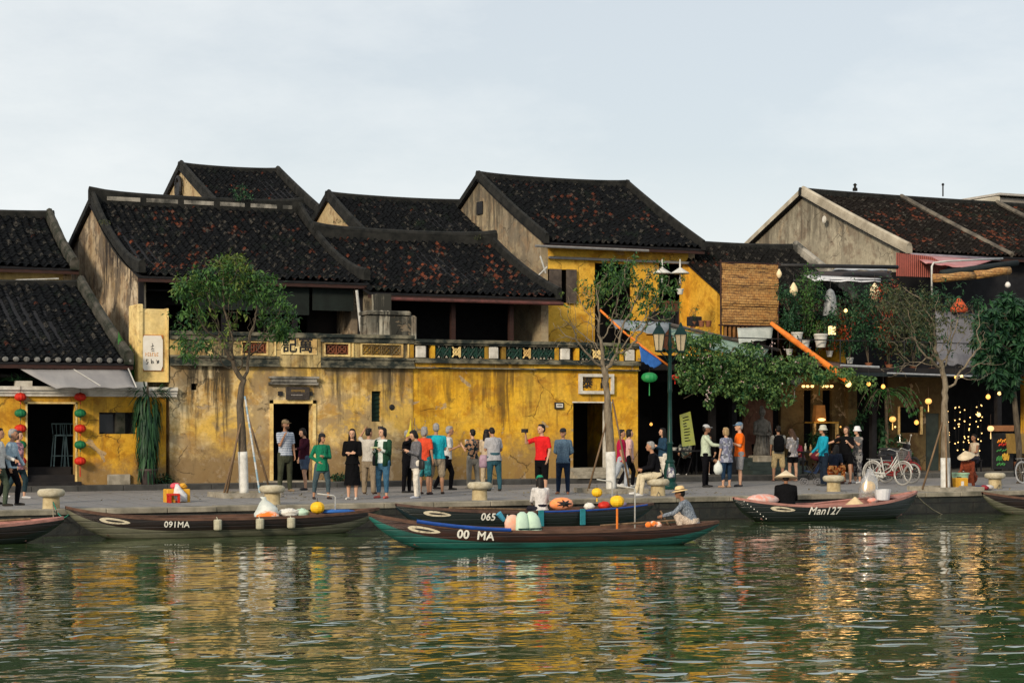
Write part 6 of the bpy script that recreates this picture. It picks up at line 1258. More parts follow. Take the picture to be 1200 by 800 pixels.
obj('handlebar',mb,m_chrome,sc_)
# ================================================================ BOATS
m_hulldark=hullpaint('dark brown tarred planks',(0.016,0.007,0.006),(0.007,0.004,0.004),(0.07,0.055,0.045))
m_hullblack=hullpaint('black green hull paint',(0.010,0.015,0.016),(0.006,0.009,0.009),(0.05,0.05,0.045))
m_hullbrown=hullpaint('red brown hull paint',(0.038,0.011,0.007),(0.014,0.006,0.005),(0.10,0.06,0.045))
m_low_grey=hullpaint('grey tan lower hull',(0.15,0.145,0.10),(0.06,0.062,0.04),(0.24,0.22,0.17),0.6)
m_low_teal=hullpaint('teal lower hull',(0.010,0.12,0.10),(0.007,0.045,0.040),(0.05,0.16,0.13),0.5)
m_low_navy=M('dark navy lower hull',(0.012,0.03,0.045),(0.01,0.02,0.025),2.5,0.4,0.15)
m_inwood=M('worn boat planks',(0.13,0.070,0.048),(0.05,0.028,0.02),4,0.8,0.3,stretch=(0.6,3,3),detail=8)
m_pinkwood=M('faded pink boat planks',(0.42,0.20,0.17),(0.22,0.11,0.09),4,0.7,0.3,stretch=(0.6,3,3),detail=8)
m_cream=M('cream boat paint',(0.52,0.46,0.34),(0.22,0.18,0.13),14,0.7,0.1,detail=10,lo=0.5,hi=0.7)
m_wht=M('white letter paint',(0.66,0.64,0.58),(0.25,0.23,0.20),24,0.7,0.0,detail=8,lo=0.54,hi=0.70)
def boat(name,label,group,L,B,zb,zs,zm,mu,ml,mi,pos,rz,gun=None,split=0.6,bowp=2.6,stemp=2.6,text=None,eyet=None,rail=None):
    root=thing(name,label,'boat',(0,0,0),group); N=44; Rr=10
    def prm(t):
        e=abs(2*t-1); bb=B/2*max(0.0,1-e**2.3)**0.85+0.035
        z=zm+((zb-zm)*max(0,1-t/0.5)**bowp if t<0.5 else (zs-zm)*max(0,(t-0.5)/0.5)**stemp)
        zt=z-0.06; zk=-0.16+(zt+0.16)*e**4.4*0.97; return (t-0.5)*L,bb,z,zk
    def sec(t,s,inset=0):
        x,b,z,zk=prm(t); yy=(b-inset)*min(1,(math.sin(s*math.pi/2)**0.72)); zz=zk+(z-zk)*(1-math.cos(s*math.pi/2))**0.95; return x,yy,zz
    def hull_y(x,z):
        t=min(0.999,max(0.001,x/L+0.5)); lo,hi=0,1
        for _ in range(22):
            m=(lo+hi)/2
            if sec(t,m)[2]<z: lo=m
            else: hi=m
        return sec(t,lo)[1]
    mb=MB(); vs=[]; S=[i/Rr for i in range(Rr+1)]
    for i in range(N+1):
        t=i/N
        for s in S[::-1]: x,y,z=sec(t,s); vs.append((x,-y,z))
        for s in S[1:]: x,y,z=sec(t,s); vs.append((x,y,z))
    W_=2*Rr+1
    for i in range(N):
        for k in range(W_-1):
            s=1-(k+0.5)/Rr if k<Rr else (k+0.5-Rr)/Rr
            mb.f.append((i*W_+k,(i+1)*W_+k,(i+1)*W_+k+1,i*W_+k+1)); mb.m.append(0 if s>split else 1)
    mb.v=vs; mb.f.append(tuple(range(W_))); mb.m.append(0); mb.f.append(tuple(N*W_+k for k in range(W_-1,-1,-1))); mb.m.append(0)
    hull=obj('hull',mb,[mu,ml],root,smooth='auto')
    mb=MB(); vs=[]
    for i in range(N+1):
        t=0.015+0.97*i/N; x,b,z,zk=prm(t); fl=max(zk+0.05,0.02); bi=max(0.012,b-0.045); fl=min(fl,z-0.05)
        vs+=[(x,-bi,z+0.004),(x,-bi*0.85,fl+0.4*(z-fl)),(x,-bi*0.62,fl),(x,bi*0.62,fl),(x,bi*0.85,fl+0.4*(z-fl)),(x,bi,z+0.004)]
    for i in range(N):
        for k in range(5): mb.f.append((i*6+k,i*6+k+1,(i+1)*6+k+1,(i+1)*6+k)); mb.m.append(0)
    mb.v=vs; obj('lining',mb,mi,root,smooth=False)
    for s_ in (-1,1):
        mb=MB(); P_=[]
        for i in range(N+1): x,b,z,zk=prm(i/N); P_.append((x,b,z))
        vs=[]
        for x,b,z in P_: vs+=[(x,s_*(b+0.018),z-0.035),(x,s_*(b+0.018),z+0.022),(x,s_*max(0.0,b-0.055),z+0.022),(x,s_*max(0.0,b-0.055),z-0.035)]
        for i in range(N):
            for k in range(4): mb.f.append((i*4+k,i*4+(k+1)%4,(i+1)*4+(k+1)%4,(i+1)*4+k)); mb.m.append(0)
        mb.v=vs; mb.f+=[(0,3,2,1),(N*4,N*4+1,N*4+2,N*4+3)]; mb.m+=[0,0]; obj('gunwale',mb,gun or mi,root)
    for t in (0.2,0.36,0.52,0.68,0.82):
        x,b,z,zk=prm(t); mb=MB(); mb.box(x-0.09,x+0.09,-b+0.05,b-0.05,z-0.12,z-0.09); obj('thwart',mb,mi,root)
    for t0,t1 in ((0.02,0.14),(0.87,0.98)):
        mb=MB(); n=5; vs=[]
        for k in range(n+1):
            x,b,z,zk=prm(t0+(t1-t0)*k/n); vs+=[(x,-b+0.03,z-0.015),(x,b-0.03,z-0.015)]
        mb.add(vs,[(2*k,2*k+2,2*k+3,2*k+1) for k in range(n)]); obj('deck',mb,mi,root)
    mb=MB(); 
    for k in range(7): x,b,z,zk=prm(0.12+0.76*k/6); mb.box(x-0.02,x+0.02,-b*0.62,b*0.62,max(zk+0.06,0.03),max(zk+0.09,0.06))
    obj('floor_rib',mb,mi,root)
    def surf(q,off=0.012): return Vector((q.x,-(hull_y(q.x,q.z)+off),q.z))
    if eyet is not None:
        x0,b,z,zk=prm(eyet); zc=z-0.115; a=0.30
        for nm,sc,m_,off in (('painted_eye',1.0,m_cream,0.010),('eye_pupil',0.55,m_ink,0.018)):
            mb=MB(); n=22; top=[];bot=[]
            zsl=(prm(eyet+0.02)[2]-prm(eyet-0.02)[2])/(0.04*L)
            for k in range(n+1):
                u=-1+2*k/n; h=0.056*sc*(1-abs(u)**2.4)**0.6*(1-0.25*u); xx=x0+u*a*(sc if sc==1 else 0.62)
                cz=zc+zsl*(xx-x0)
                top.append(surf(Vector((xx,0,cz+h*(1 if sc==1 else .55))),off)); bot.append(surf(Vector((xx,0,cz-h*(1 if sc==1 else .55))),off))
            vs=[q for p in zip(top,bot) for q in p]; mb.add(vs,[(2*k,2*k+1,2*k+3,2*k+2) for k in range(n)]); mb.add([q+Vector((0,0.006,0)) for q in vs],[(2*k,2*k+2,2*k+3,2*k+1) for k in range(n)])
            pr_=obj(nm,mb,m_,root if nm=='painted_eye' else pr_)
    if text:
        for (s,tt,size,bold,dz,shear,m_) in text:
            x,b,z,zk=prm(tt); slope=(prm(tt+0.03)[2]-prm(tt-0.03)[2])/(0.06*L)
            text_mesh(s,size,m_,'registration',root,(x,0,z-dz),FACE@Matrix.Rotation(math.atan(slope),3,'Z'),0.0,bold,(1.0,1.0),shear=shear,fn=lambda q: surf(q,0.020),space=1.05)
    root.location=pos; root.rotation_euler=(0,0,rz)
    Mw=Matrix.Translation(pos)@Matrix.Rotation(rz,4,'Z')
    return root,prm,Mw
def bpos(pxm,wy): q=at(pxm,600,wy); return Vector((q.x,wy,ZW))
G_='long wooden rowing boats with upturned ends moored at the quay'
LB=MB
# 091 MA
xa=at(75,594,38.9).x; xb=at(441,594,38.9).x
bA,pA,MA_=boat('rowing_boat','dark brown boat with a grey tan lower hull marked 091 MA',G_,xb-xa,1.25,0.66,0.50,0.385,m_hulldark,m_low_grey,m_inwood,Vector(((xa+xb)/2,38.75,ZW)),0,eyet=0.135,split=0.72,bowp=3.2,stemp=3.2,text=[('091MA',0.315,0.17,0.004,0.115,0,m_wht)])
# 065 MA
xa=at(463,590,38.95).x; xb=at(764,590,38.95).x
bB,pB,MB_=boat('rowing_boat','dark blue trimmed boat marked 065 MA, moored behind the teal bottomed one',G_,xb-xa,1.15,0.575,0.475,0.37,m_hullblack,m_low_navy,m_inwood,Vector(((xa+xb)/2,38.9,ZW)),0,gun=M('worn brown gunwale',(0.10,0.055,0.04),(0.05,0.03,0.025),5,0.6,0.2),eyet=0.13,split=0.5,bowp=2.2,stemp=2.6,text=[('065',0.305,0.22,0.006,0.12,0.1,m_wht),('.MA',0.385,0.16,0.004,0.12,0.1,m_wht)])
# 00 MA
pc=Vector((0,0,0)); cA=at(445,610,38.2); 
a_=math.radians(-10); Yc=36.6; ac=(642-600)/FPX; cC=Vector((Yc*(SN+ac*CS),Yc*(CS-ac*SN),ZW))
bC,pC,MC_=boat('rowing_boat','red brown boat with a bright teal bottom marked 00 MA, nearest the viewer',G_,7.0,1.25,0.66,0.42,0.31,m_hullbrown,m_low_teal,m_inwood,cC,a_,eyet=0.14,split=0.70,bowp=2.2,stemp=2.6,text=[('00',0.242,0.22,0.008,0.115,0,m_wht),('MA',0.302,0.22,0.007,0.115,0,m_wht)])
# Man 127
xa=at(857,583,38.9).x; xb=at(1071,578,38.9).x
bD,pD,MD_=boat('rowing_boat','black boat with faded pink insides marked Man127',G_,xb-xa,1.30,0.575,0.64,0.36,m_hullblack,m_hullblack,m_pinkwood,Vector(((xa+xb)/2,38.8,ZW)),0,eyet=0.20,split=0.5,stemp=2.2,text=[('Man127',0.40,0.26,0.005,0.12,0.22,m_wht)])
# left edge and right edge boats
xb=at(72,606,38.3).x
bE,pE,ME_=boat('rowing_boat','faded reddish boat running out of the picture at the left edge',G_,6.6,1.3,0.5,0.48,0.34,m_hulldark,m_hullblack,m_pinkwood,Vector((xb-3.3,38.1,ZW)),0,eyet=None)
xa=at(1147,578,39.0).x
bF,pF,MF_=boat('rowing_boat','greyish boat running out of the picture at the right edge',G_,6.6,1.2,0.58,0.5,0.34,m_hulldark,m_low_grey,m_inwood,Vector((xa+3.3,38.85,ZW)),0,eyet=None)
# dots on the bow of Man127
mb=MB()
for k in range(8):
    f=k/7; t=0.035+0.10*f; x,b,z,zk=pD(t); zz=z-0.05-0.33*f; mb.ell((x,-b*(0.98-0.25*f)-0.01,zz),(0.014,0.012,0.014),8,5)
obj('rivet_row',mb,m_wht,bD,local=True)['kind']='stuff'
# blue rail laid along the near gunwale of 00 MA
mb=MB(); P_=[pC(t) for t in [0.12+0.25*i/10 for i in range(11)]]; mb.tube([(x,-b-0.03,z+0.03) for x,b,z,zk in P_],0.035,6); obj('blue_rub_rail',mb,M('bright blue rail',(0.012,0.06,0.30),(0.010,0.045,0.20),5,0.5,0),bC,local=True)
mb=MB(); P_=[pB(t) for t in [0.50+0.46*i/14 for i in range(15)]]; mb.tube([(x,-b-0.02,z+0.0) for x,b,z,zk in P_],0.022,6); obj('blue_rub_rail',mb,M('bright blue rail',(0.02,0.10,0.50)),bB,local=True)
# white fender rolls hanging on 091 MA
def onb(Mw,prm_,t,y,z): x,b,zz,zk=prm_(t); return Mw@Vector((x,y*b,zz+z))
for t,lb in ((0.437,'left of the three pale fenders tied on the 091 MA boat'),(0.57,'middle pale fender tied on the 091 MA boat'),(0.672,'right of the three pale fenders tied on the 091 MA boat')):
    p=onb(MA_,pA,t,-1.0,-0.1); mb=MB(); mb.tube([p+Vector((0,-0.07,-0.13)),p+Vector((0,-0.07,-0.11)),p+Vector((0,-0.07,0.07)),p+Vector((0,-0.07,0.09))],[0.065,0.085,0.088,0.07],12); mb.tube([p+Vector((0,-0.06,0.08)),p+Vector((0,0.02,0.13))],0.012,5); single('fender',mb,M('pale foam roll',(0.42,0.40,0.30),(0.28,0.26,0.19),7,0.8,0.3),lb,'fender','pale fenders of the 091 MA boat')
for bt,Mw,prm_,ts,m_,nm in ((bB,MB_,pB,((0.50,'teal cloth strip hanging over the side of the 065 MA boat'),(0.665,'bright blue strip hanging over the side of the 065 MA boat')),M('teal rag',(0.02,0.18,0.22)),'rag'),):
    for t,lb in ts:
        p=onb(Mw,prm_,t,-1.0,-0.12); mb=MB(); mb.bbox(p.x-0.07,p.x+0.07,p.y-0.06,p.y-0.03,p.z-0.2,p.z+0.16,0.01); single('hanging_strip',mb,m_,lb,'cloth')
m_rope=M('mooring rope',(0.30,0.26,0.18),(0.18,0.15,0.10))
def rope(a,b,sag,label,r=0.014,m=None):
    a,b=Vector(a),Vector(b); mb=MB(); mb.tube([a*(1-f)+b*f-Vector((0,0,sag*4*f*(1-f))) for f in [i/10 for i in range(11)]],r,5); return single('mooring_rope',mb,m or m_rope,label,'rope',smooth=True)
rope(MA_@Vector((pA(0.02)[0],0,pA(0.02)[2])),bolls[0].location+Vector((0,-0.2,0.15)),0.25,'green rope from the 091 MA bow to the first bollard',m=M('green rope',(0.03,0.22,0.16)))
rope(ME_@Vector((pE(0.97)[0],0,pE(0.97)[2])),bolls[0].location+Vector((0,-0.2,0.1)),0.12,'short rope from the left edge boat to the first bollard')
rope(MB_@Vector((pB(0.98)[0],0,pB(0.98)[2])),bolls[3].location+Vector((-0.1,-0.2,0.1)),0.1,'rope from the 065 MA stern to the bollard under the seated man')
rope(MD_@Vector((pD(0.985)[0],0,pD(0.985)[2])),bolls[5].location+Vector((0,-0.2,0.1)),0.75,'long slack rope from the Man127 stern to the last bollard')
rope(MF_@Vector((pF(0.02)[0],0,pF(0.02)[2])),bolls[5].location+Vector((0.05,-0.25,0.1)),0.1,'rope from the right edge boat to the last bollard')
# things in the boats
def boatlantern(Mw,prm_,t,y,label,side=1,h=0.62,r=0.21,yel=True):
    p=onb(Mw,prm_,t,y,0); hp=p+Vector((0,0,h)); 
    lantern(hp,r,r*0.82,m_yellowL,'yellow silk lantern '+label,'yellow lanterns on the rowing boats',cord=0.08,tassel=0.1,n=20)
    mb=MB(); e=hp+Vector((side*0.42,0.05,0.25)); mb.tube([(e.x,e.y,p.z-0.3),(e.x,e.y,e.z-0.03),(e.x-side*0.04,e.y,e.z),(hp.x,hp.y,hp.z+0.30)],0.016,6)
    single('lantern_pole',mb,m_whitemetal,'bent white pole holding the yellow lantern '+label,'pole','bent white lantern poles on the boats',smooth=True)
boatlantern(MA_,pA,0.79,-0.1,'at the right end of the 091 MA boat',h=0.14,r=0.155)
boatlantern(MB_,pB,0.775,0.1,'on the 065 MA boat',h=0.36,r=0.125)
boatlantern(MC_,pC,0.70,0.0,'on the nearest boat with the teal bottom',h=0.52,r=0.14)
mb=MB(); q=onb(MC_,pC,0.70,0,0); mb.tube([q+Vector((0,0,-0.25)),q+Vector((0,0,0.38))],0.022,8); single('lantern_stick',mb,m_or,'orange stick under the yellow lantern of the nearest boat','stick')
p=onb(MD_,pD,0.745,0.2,0.35); lantern(p,0.17,0.15,m_yellowL,'yellow silk lantern wrapped in clear plastic on the Man127 boat','yellow lanterns on the rowing boats',cord=0.1,tassel=0)
t=NT('clear plastic wrap'); tr=t.n('ShaderNodeBsdfTransparent'); gl=t.n('ShaderNodeBsdfGlossy'); gl.inputs['Roughness'].default_value=0.25; gl.inputs['Color'].default_value=(0.7,0.7,0.7,1); df=t.n('ShaderNodeBsdfDiffuse'); df.inputs['Color'].default_value=(0.7,0.7,0.7,1); m1=t.n('ShaderNodeMixShader'); m1.inputs[0].default_value=0.35; m2=t.n('ShaderNodeMixShader'); m2.inputs[0].default_value=0.42; t.l(gl.outputs[0],m1.inputs[1]); t.l(df.outputs[0],m1.inputs[2]); t.l(tr.outputs[0],m2.inputs[1]); t.l(m1.outputs[0],m2.inputs[2]); t.l(m2.outputs[0],t.out.inputs[0]); m_plas=t.m
mb=MB(); mb.loft([(p.x,p.y,p.z-0.28,0.26,0.2),(p.x,p.y,p.z-0.1,0.27,0.2),(p.x+0.02,p.y,p.z+0.18,0.22,0.17),(p.x+0.03,p.y,p.z+0.36,0.09,0.09),(p.x+0.02,p.y,p.z+0.46,0.05,0.05)],14); single('plastic_wrap',mb,m_plas,'clear plastic bag round the lantern on the Man127 boat','plastic bag',smooth=True)
mb=MB(); mb.tube([p+Vector((0.28,0,-0.5)),p+Vector((0.25,0,0.3)),p+Vector((0,0,0.5))],0.015,6); single('lantern_pole',mb,m_whitemetal,'bent white pole beside the plastic wrapped lantern','pole','bent white lantern poles on the boats')
def bundle(Mw,prm_,t,y,z,r,m,label,cat,name,noise=0.10,seed=1,n=14):
    p=onb(Mw,prm_,t,y,z); mb=MB(); mb.ell(p,r,n,10,noise=noise,seed=seed); return single(name,mb,m,label,cat,smooth=True)
m_orfab=M('orange white print',(0.85,0.20,0.03),(0.75,0.55,0.45),4,0.6,0.2,lo=0.47,hi=0.53); m_wbag=M('crumpled white bag',(0.62,0.66,0.62),(0.40,0.44,0.42),5,0.5,0.5); m_mint=M('mint life jacket cloth',(0.48,0.64,0.50),(0.38,0.52,0.42),5,0.6,0.3); m_pinkfab=M('pink print cloth',(0.62,0.26,0.20),(0.55,0.42,0.38),6,0.7,0.3,lo=0.45,hi=0.55)
p=onb(MA_,pA,0.625,0.0,-0.05); mb=MB(); mb.loft([(p.x,p.y,p.z-0.05,0.25,0.2),(p.x,p.y,p.z+0.10,0.27,0.22),(p.x+0.02,p.y,p.z+0.22,0.22,0.18),(p.x-0.02,p.y,p.z+0.32,0.14,0.12),(p.x-0.05,p.y,p.z+0.40,0.05,0.05),(p.x-0.08,p.y,p.z+0.46,0.07,0.05)],13); single('sack',mb,m_wbag,'large crumpled white plastic sack in the 091 MA boat','sack',smooth=True)
bundle(MA_,pA,0.615,-0.5,0.0,(0.25,0.10,0.12),m_orfab,'orange printed cloth bundle against the white sack','bundle','cloth_bundle',seed=4)
bundle(MA_,pA,0.70,0.1,0.05,(0.24,0.2,0.09),m_wht,'heap of white cloth right of the white sack','bundle','cloth_bundle',seed=5,noise=.2)
bundle(MA_,pA,0.745,0.1,0.03,(0.15,0.15,0.10),m_mint,'pale greenish bundle left of the yellow lantern in the 091 MA boat','bundle','cloth_bundle',seed=6,noise=.2)
bundle(MA_,pA,0.86,0.0,0.02,(0.40,0.12,0.05),M('blue cloth',(0.03,0.13,0.42)),'blue cloth lying near the right end of the 091 MA boat','bundle','cloth_bundle',seed=7,noise=.2)
# life jackets of the nearest boat
p=onb(MC_,pC,0.437,0.0,-0.02); o=thing('life_jackets','propped mint green life jacket standing in the nearest boat','life jacket',p,None); mb=MB()
for s_ in (-1,1): mb.loft([(p.x+s_*0.125,p.y-0.12,p.z-0.06,0.115,0.07),(p.x+s_*0.13,p.y-0.13,p.z+0.02,0.145,0.09),(p.x+s_*0.125,p.y-0.12,p.z+0.12,0.14,0.09),(p.x+s_*0.12,p.y-0.08,p.z+0.25,0.125,0.085),(p.x+s_*0.10,p.y-0.05,p.z+0.33,0.095,0.07),(p.x+s_*0.09,p.y-0.03,p.z+0.37,0.04,0.03)],14)
obj('padding',mb,m_mint,o,smooth=True); mb=MB(); mb.box(p.x-0.26,p.x+0.26,p.y-0.228,p.y-0.22,p.z+0.04,p.z+0.065); obj('strap',mb,m_tealpaint,o)
mb=MB(); mb.ell((p.x-0.27,p.y+0.02,p.z+0.12),(0.16,0.12,0.20),noise=.05); single('life_jacket',mb,M('peach pink jacket cloth',(0.72,0.34,0.22),(0.65,0.45,0.36),5,0.6,0.2),'peach pink life jacket behind the mint one in the nearest boat','life jacket',smooth=True)
mb=MB(); mb.tube([p+Vector((-0.48,0.2,0.34)),p+Vector((-0.36,0.2,0.2))],[0.06,0.04],8); single('blue_pouch',mb,M('light blue pouch',(0.06,0.30,0.45)),'small light blue pouch behind the peach life jacket','pouch')
mb=MB(); p=onb(MC_,pC,0.80,-0.2,0.04)
for k in range(3): mb.ell(p+Vector((k*0.11-0.1,0,0.02*(k%2))),(0.07,0.06,0.06),8,6)
single('offering_tray',mb,m_orfab,'tray of small orange and white candle cups in the nearest boat','tray')
mb=MB(); mb.tube([onb(MC_,pC,0.66,0.3,0.05),onb(MC_,pC,0.90,-0.1,0.10)],0.02,6); single('oar',mb,m_wood,'brown oar lying along the nearest boat before the rower','oar')
p=onb(MB_,pB,0.62,-0.2,0.08); mb=MB(); mb.ell(p+Vector((0,0,0.06)),(0.29,0.17,0.15),18,12,noise=.03); o=thing('float_ring','orange life ring with a dark starfish pattern in the 065 MA boat','life ring',p); obj('cover',mb,M('orange nylon',(0.88,0.24,0.05),(0.80,0.36,0.22),4,0.6,0.2),o,smooth=True)
mb=MB(); 
for k in range(7): a=k*math.pi/3.5; mb.tube([p+Vector((0,-0.17,0.07)),p+Vector((0.19*math.cos(a),-0.135,0.07+0.09*math.sin(a)))],[0.045,0.010],5)
obj('dark_pattern',mb,m_ink,o)
for i,(t,r,m_,lb) in enumerate(((0.74,(0.13,0.1,0.09),m_wht,'white bundle below the lantern of the 065 MA boat'),(0.80,(0.15,0.12,0.10),m_redL,'red bundle below the lantern of the 065 MA boat'),(0.86,(0.2,0.12,0.08),M('mauve cloth',(0.25,0.20,0.32)),'mauve cloth right of the red bundle in the 065 MA boat'))): bundle(MB_,pB,t,0.0,0.05,r,m_,lb,'bundle','cloth_bundle',seed=i+20)
# Man127 goods
bundle(MD_,pD,0.155,0.05,0.06,(0.44,0.25,0.15),m_pinkfab,'long pink printed cushion at the left end of the Man127 boat','cushion','cushion',noise=.03,seed=31,n=20)
p=onb(MD_,pD,0.645,-0.1,-0.04); mb=MB(); mb.lathe([(0.25,0),(0.02,0.20)],p,20); single('conical_hat',mb,M('palm leaf',(0.60,0.47,0.28),(0.50,0.38,0.22),9,0.7,0.2),'empty conical straw hat lying in the Man127 boat','hat')
p=onb(MD_,pD,0.80,-0.1,0.0); mb=MB(); mb.lathe([(0.17,0),(0.21,0.26),(0.19,0.26),(0.15,0.02)],p,14); single('white_basin',mb,M('translucent white plastic',(0.62,0.64,0.66),(0.5,0.52,0.55),5,0.4,0.1),'white plastic tub near the right end of the Man127 boat','tub')
bundle(MD_,pD,0.735,-0.2,0.02,(0.15,0.1,0.07),m_pinkfab,'small pink cloth beside the white tub in the Man127 boat','bundle','cloth_bundle',seed=33,noise=.2)
mb=MB(); mb.tube([onb(MD_,pD,0.43,0.0,0.03),onb(MD_,pD,0.82,0.45,0.06)],0.028,6); single('oar',mb,m_pinkwood,'pinkish oar lying along the Man127 boat','oar')
mb=MB(); mb.tube([onb(ME_,pE,0.55,0.2,0.03),onb(ME_,pE,0.9,-0.1,0.05)],0.025,6); single('oar',mb,m_wood,'brown oar lying in the boat at the left edge','oar')
mb=MB(); mb.tube([onb(MB_,pB,0.2,0.1,0.03),onb(MB_,pB,0.5,0.3,0.02)],0.025,6); single('oar',mb,m_wood,'brown oar lying in the 065 MA boat','oar')
# ================================================================ PEOPLE
def V3(*a): return Vector(a)
def remesh(mb,vox,smooth=2):
    me=bpy.data.meshes.new('tmp'); me.from_pydata([tuple(q) for q in mb.v],[],mb.f); o=bpy.data.objects.new('tmp',me); COL.objects.link(o)
    m=o.modifiers.new('r','REMESH'); m.mode='VOXEL'; m.voxel_size=vox; m.use_smooth_shade=True
    s=o.modifiers.new('s','SMOOTH'); s.iterations=smooth; s.factor=0.5
    r=bpy.data.meshes.new_from_object(o.evaluated_get(bpy.context.evaluated_depsgraph_get())); bpy.data.objects.remove(o); bpy.data.meshes.remove(me); return r
def meobj(name,me,mats,parent,label=None):
    me.materials.clear(); 
    for m in mats: me.materials.append(m)
    me.polygons.foreach_set('use_smooth',[True]*len(me.polygons)); me.update()
    o=bpy.data.objects.new(name,me); COL.objects.link(o); o.parent=parent; BASE[o.name]=base_of(parent)
    if label: o['label']=label
    return o
def skin(k):
    c={'light':(0.50,0.29,0.19),'tan':(0.38,0.20,0.12),'brown':(0.24,0.12,0.07)}[k]; return M('skin '+k,c,tuple(q*0.85 for q in c),8,0.55,0.0)
m_eye=M('eye dark',(0.02,0.015,0.012),bump=0); m_lip=M('lips',(0.30,0.09,0.07),bump=0)
HAIR={'black':M('black hair',(0.005,0.0045,0.0045),(0.012,0.010,0.009),30,0.6,0.3,stretch=(1,1,0.15)),'brown':M('brown hair',(0.06,0.03,0.015),(0.03,0.015,0.01),30,0.5,0.3,stretch=(1,1,0.15)),'grey':M('grey hair',(0.30,0.29,0.28),(0.14,0.14,0.14),30,0.6,0.3,stretch=(1,1,0.15)),'blond':M('dark blond hair',(0.34,0.24,0.12),(0.2,0.13,0.06),30,0.5,0.3,stretch=(1,1,0.15))}
def cloth(name,c,c2=None,kind='plain'):
    if name in _mc: return _mc[name]
    t=NT(name); p=t.pos((1,1,1),'obj'); fold=t.noise(t.pos((1,1,0.45),'obj'),9,3,0.55); c2=c2 or tuple(q*0.78 for q in c)
    if kind=='plain': col=t.mix(t.ramp(t.noise(p,6,4),[(0.35,0.0),(0.65,1.0)]),c,c2)
    elif kind=='stripe':
        wv=t.n('ShaderNodeTexWave',bands_direction='Z'); wv.inputs['Scale'].default_value=7; t.l(p,wv.inputs['Vector']); col=t.mix(t.ramp(wv.outputs['Fac'],[(0.45,0.0),(0.55,1.0)]),c,c2)
    elif kind=='print':
        v=t.n('ShaderNodeTexVoronoi'); v.inputs['Scale'].default_value=16; t.l(p,v.inputs['Vector']); s=t.n('ShaderNodeSeparateColor'); t.l(v.outputs['Color'],s.inputs[0]); col=t.mix(t.ramp(s.outputs[0],[(0.35,0.0),(0.4,1.0)]),c,c2); col=t.mix(t.ramp(s.outputs[1],[(0.78,0.0),(0.82,1.0)]),col,tuple(min(1,q*0.4) for q in c))
    elif kind=='fine':
        col=t.mix(t.ramp(t.noise(p,38,3),[(0.45,0.0),(0.55,1.0)]),c,c2)
    f2=t.noise(t.pos((1,1,0.8),'obj'),22,3,0.6); t.bump(t.math('ADD',fold,t.math('MULTIPLY',f2,0.35)),1.0,0.06); _mc[name]=t.done(col,0.9,Specular_IOR_Level=0.08); return t.m
def face_yaw(a,boatrot=0):
    a=R(a); Vd=Vector((SN,CS,0)); Rd=Vector((CS,-SN,0)); f=-math.cos(a)*Vd+math.sin(a)*Rd; return math.atan2(-f.x,f.y)
def limb_pts(o,d1,l1,d2,l2):
    a=o+Vector(d1).normalized()*l1; b=a+Vector(d2).normalized()*l2; return a,b
HANG=((0.16,0.02,-1),(0.05,0.22,-1)); PHONE=((0.10,0.15,-1),(-0.35,0.85,0.35)); RAISE=((0.45,0.65,0.15),(-0.35,0.35,0.9)); CROSS=((0.12,0.2,-1),(-0.85,0.45,0.12)); CHIN=((0.05,0.35,-1),(-0.28,0.40,0.95)); HIP=((0.45,-0.1,-1),(-0.55,0.35,-0.45)); BACKH=((0.2,-0.25,-1),(-0.65,-0.55,-0.4)); REACH=((0.15,0.65,-0.7),(0.0,0.95,-0.1)); OUT=((0.75,0.35,-0.45),(0.6,0.7,0.1)); LAP=((0.10,0.25,-1),(-0.35,0.9,-0.25)); POCK=((0.22,-0.05,-1),(-0.10,0.22,-0.85))
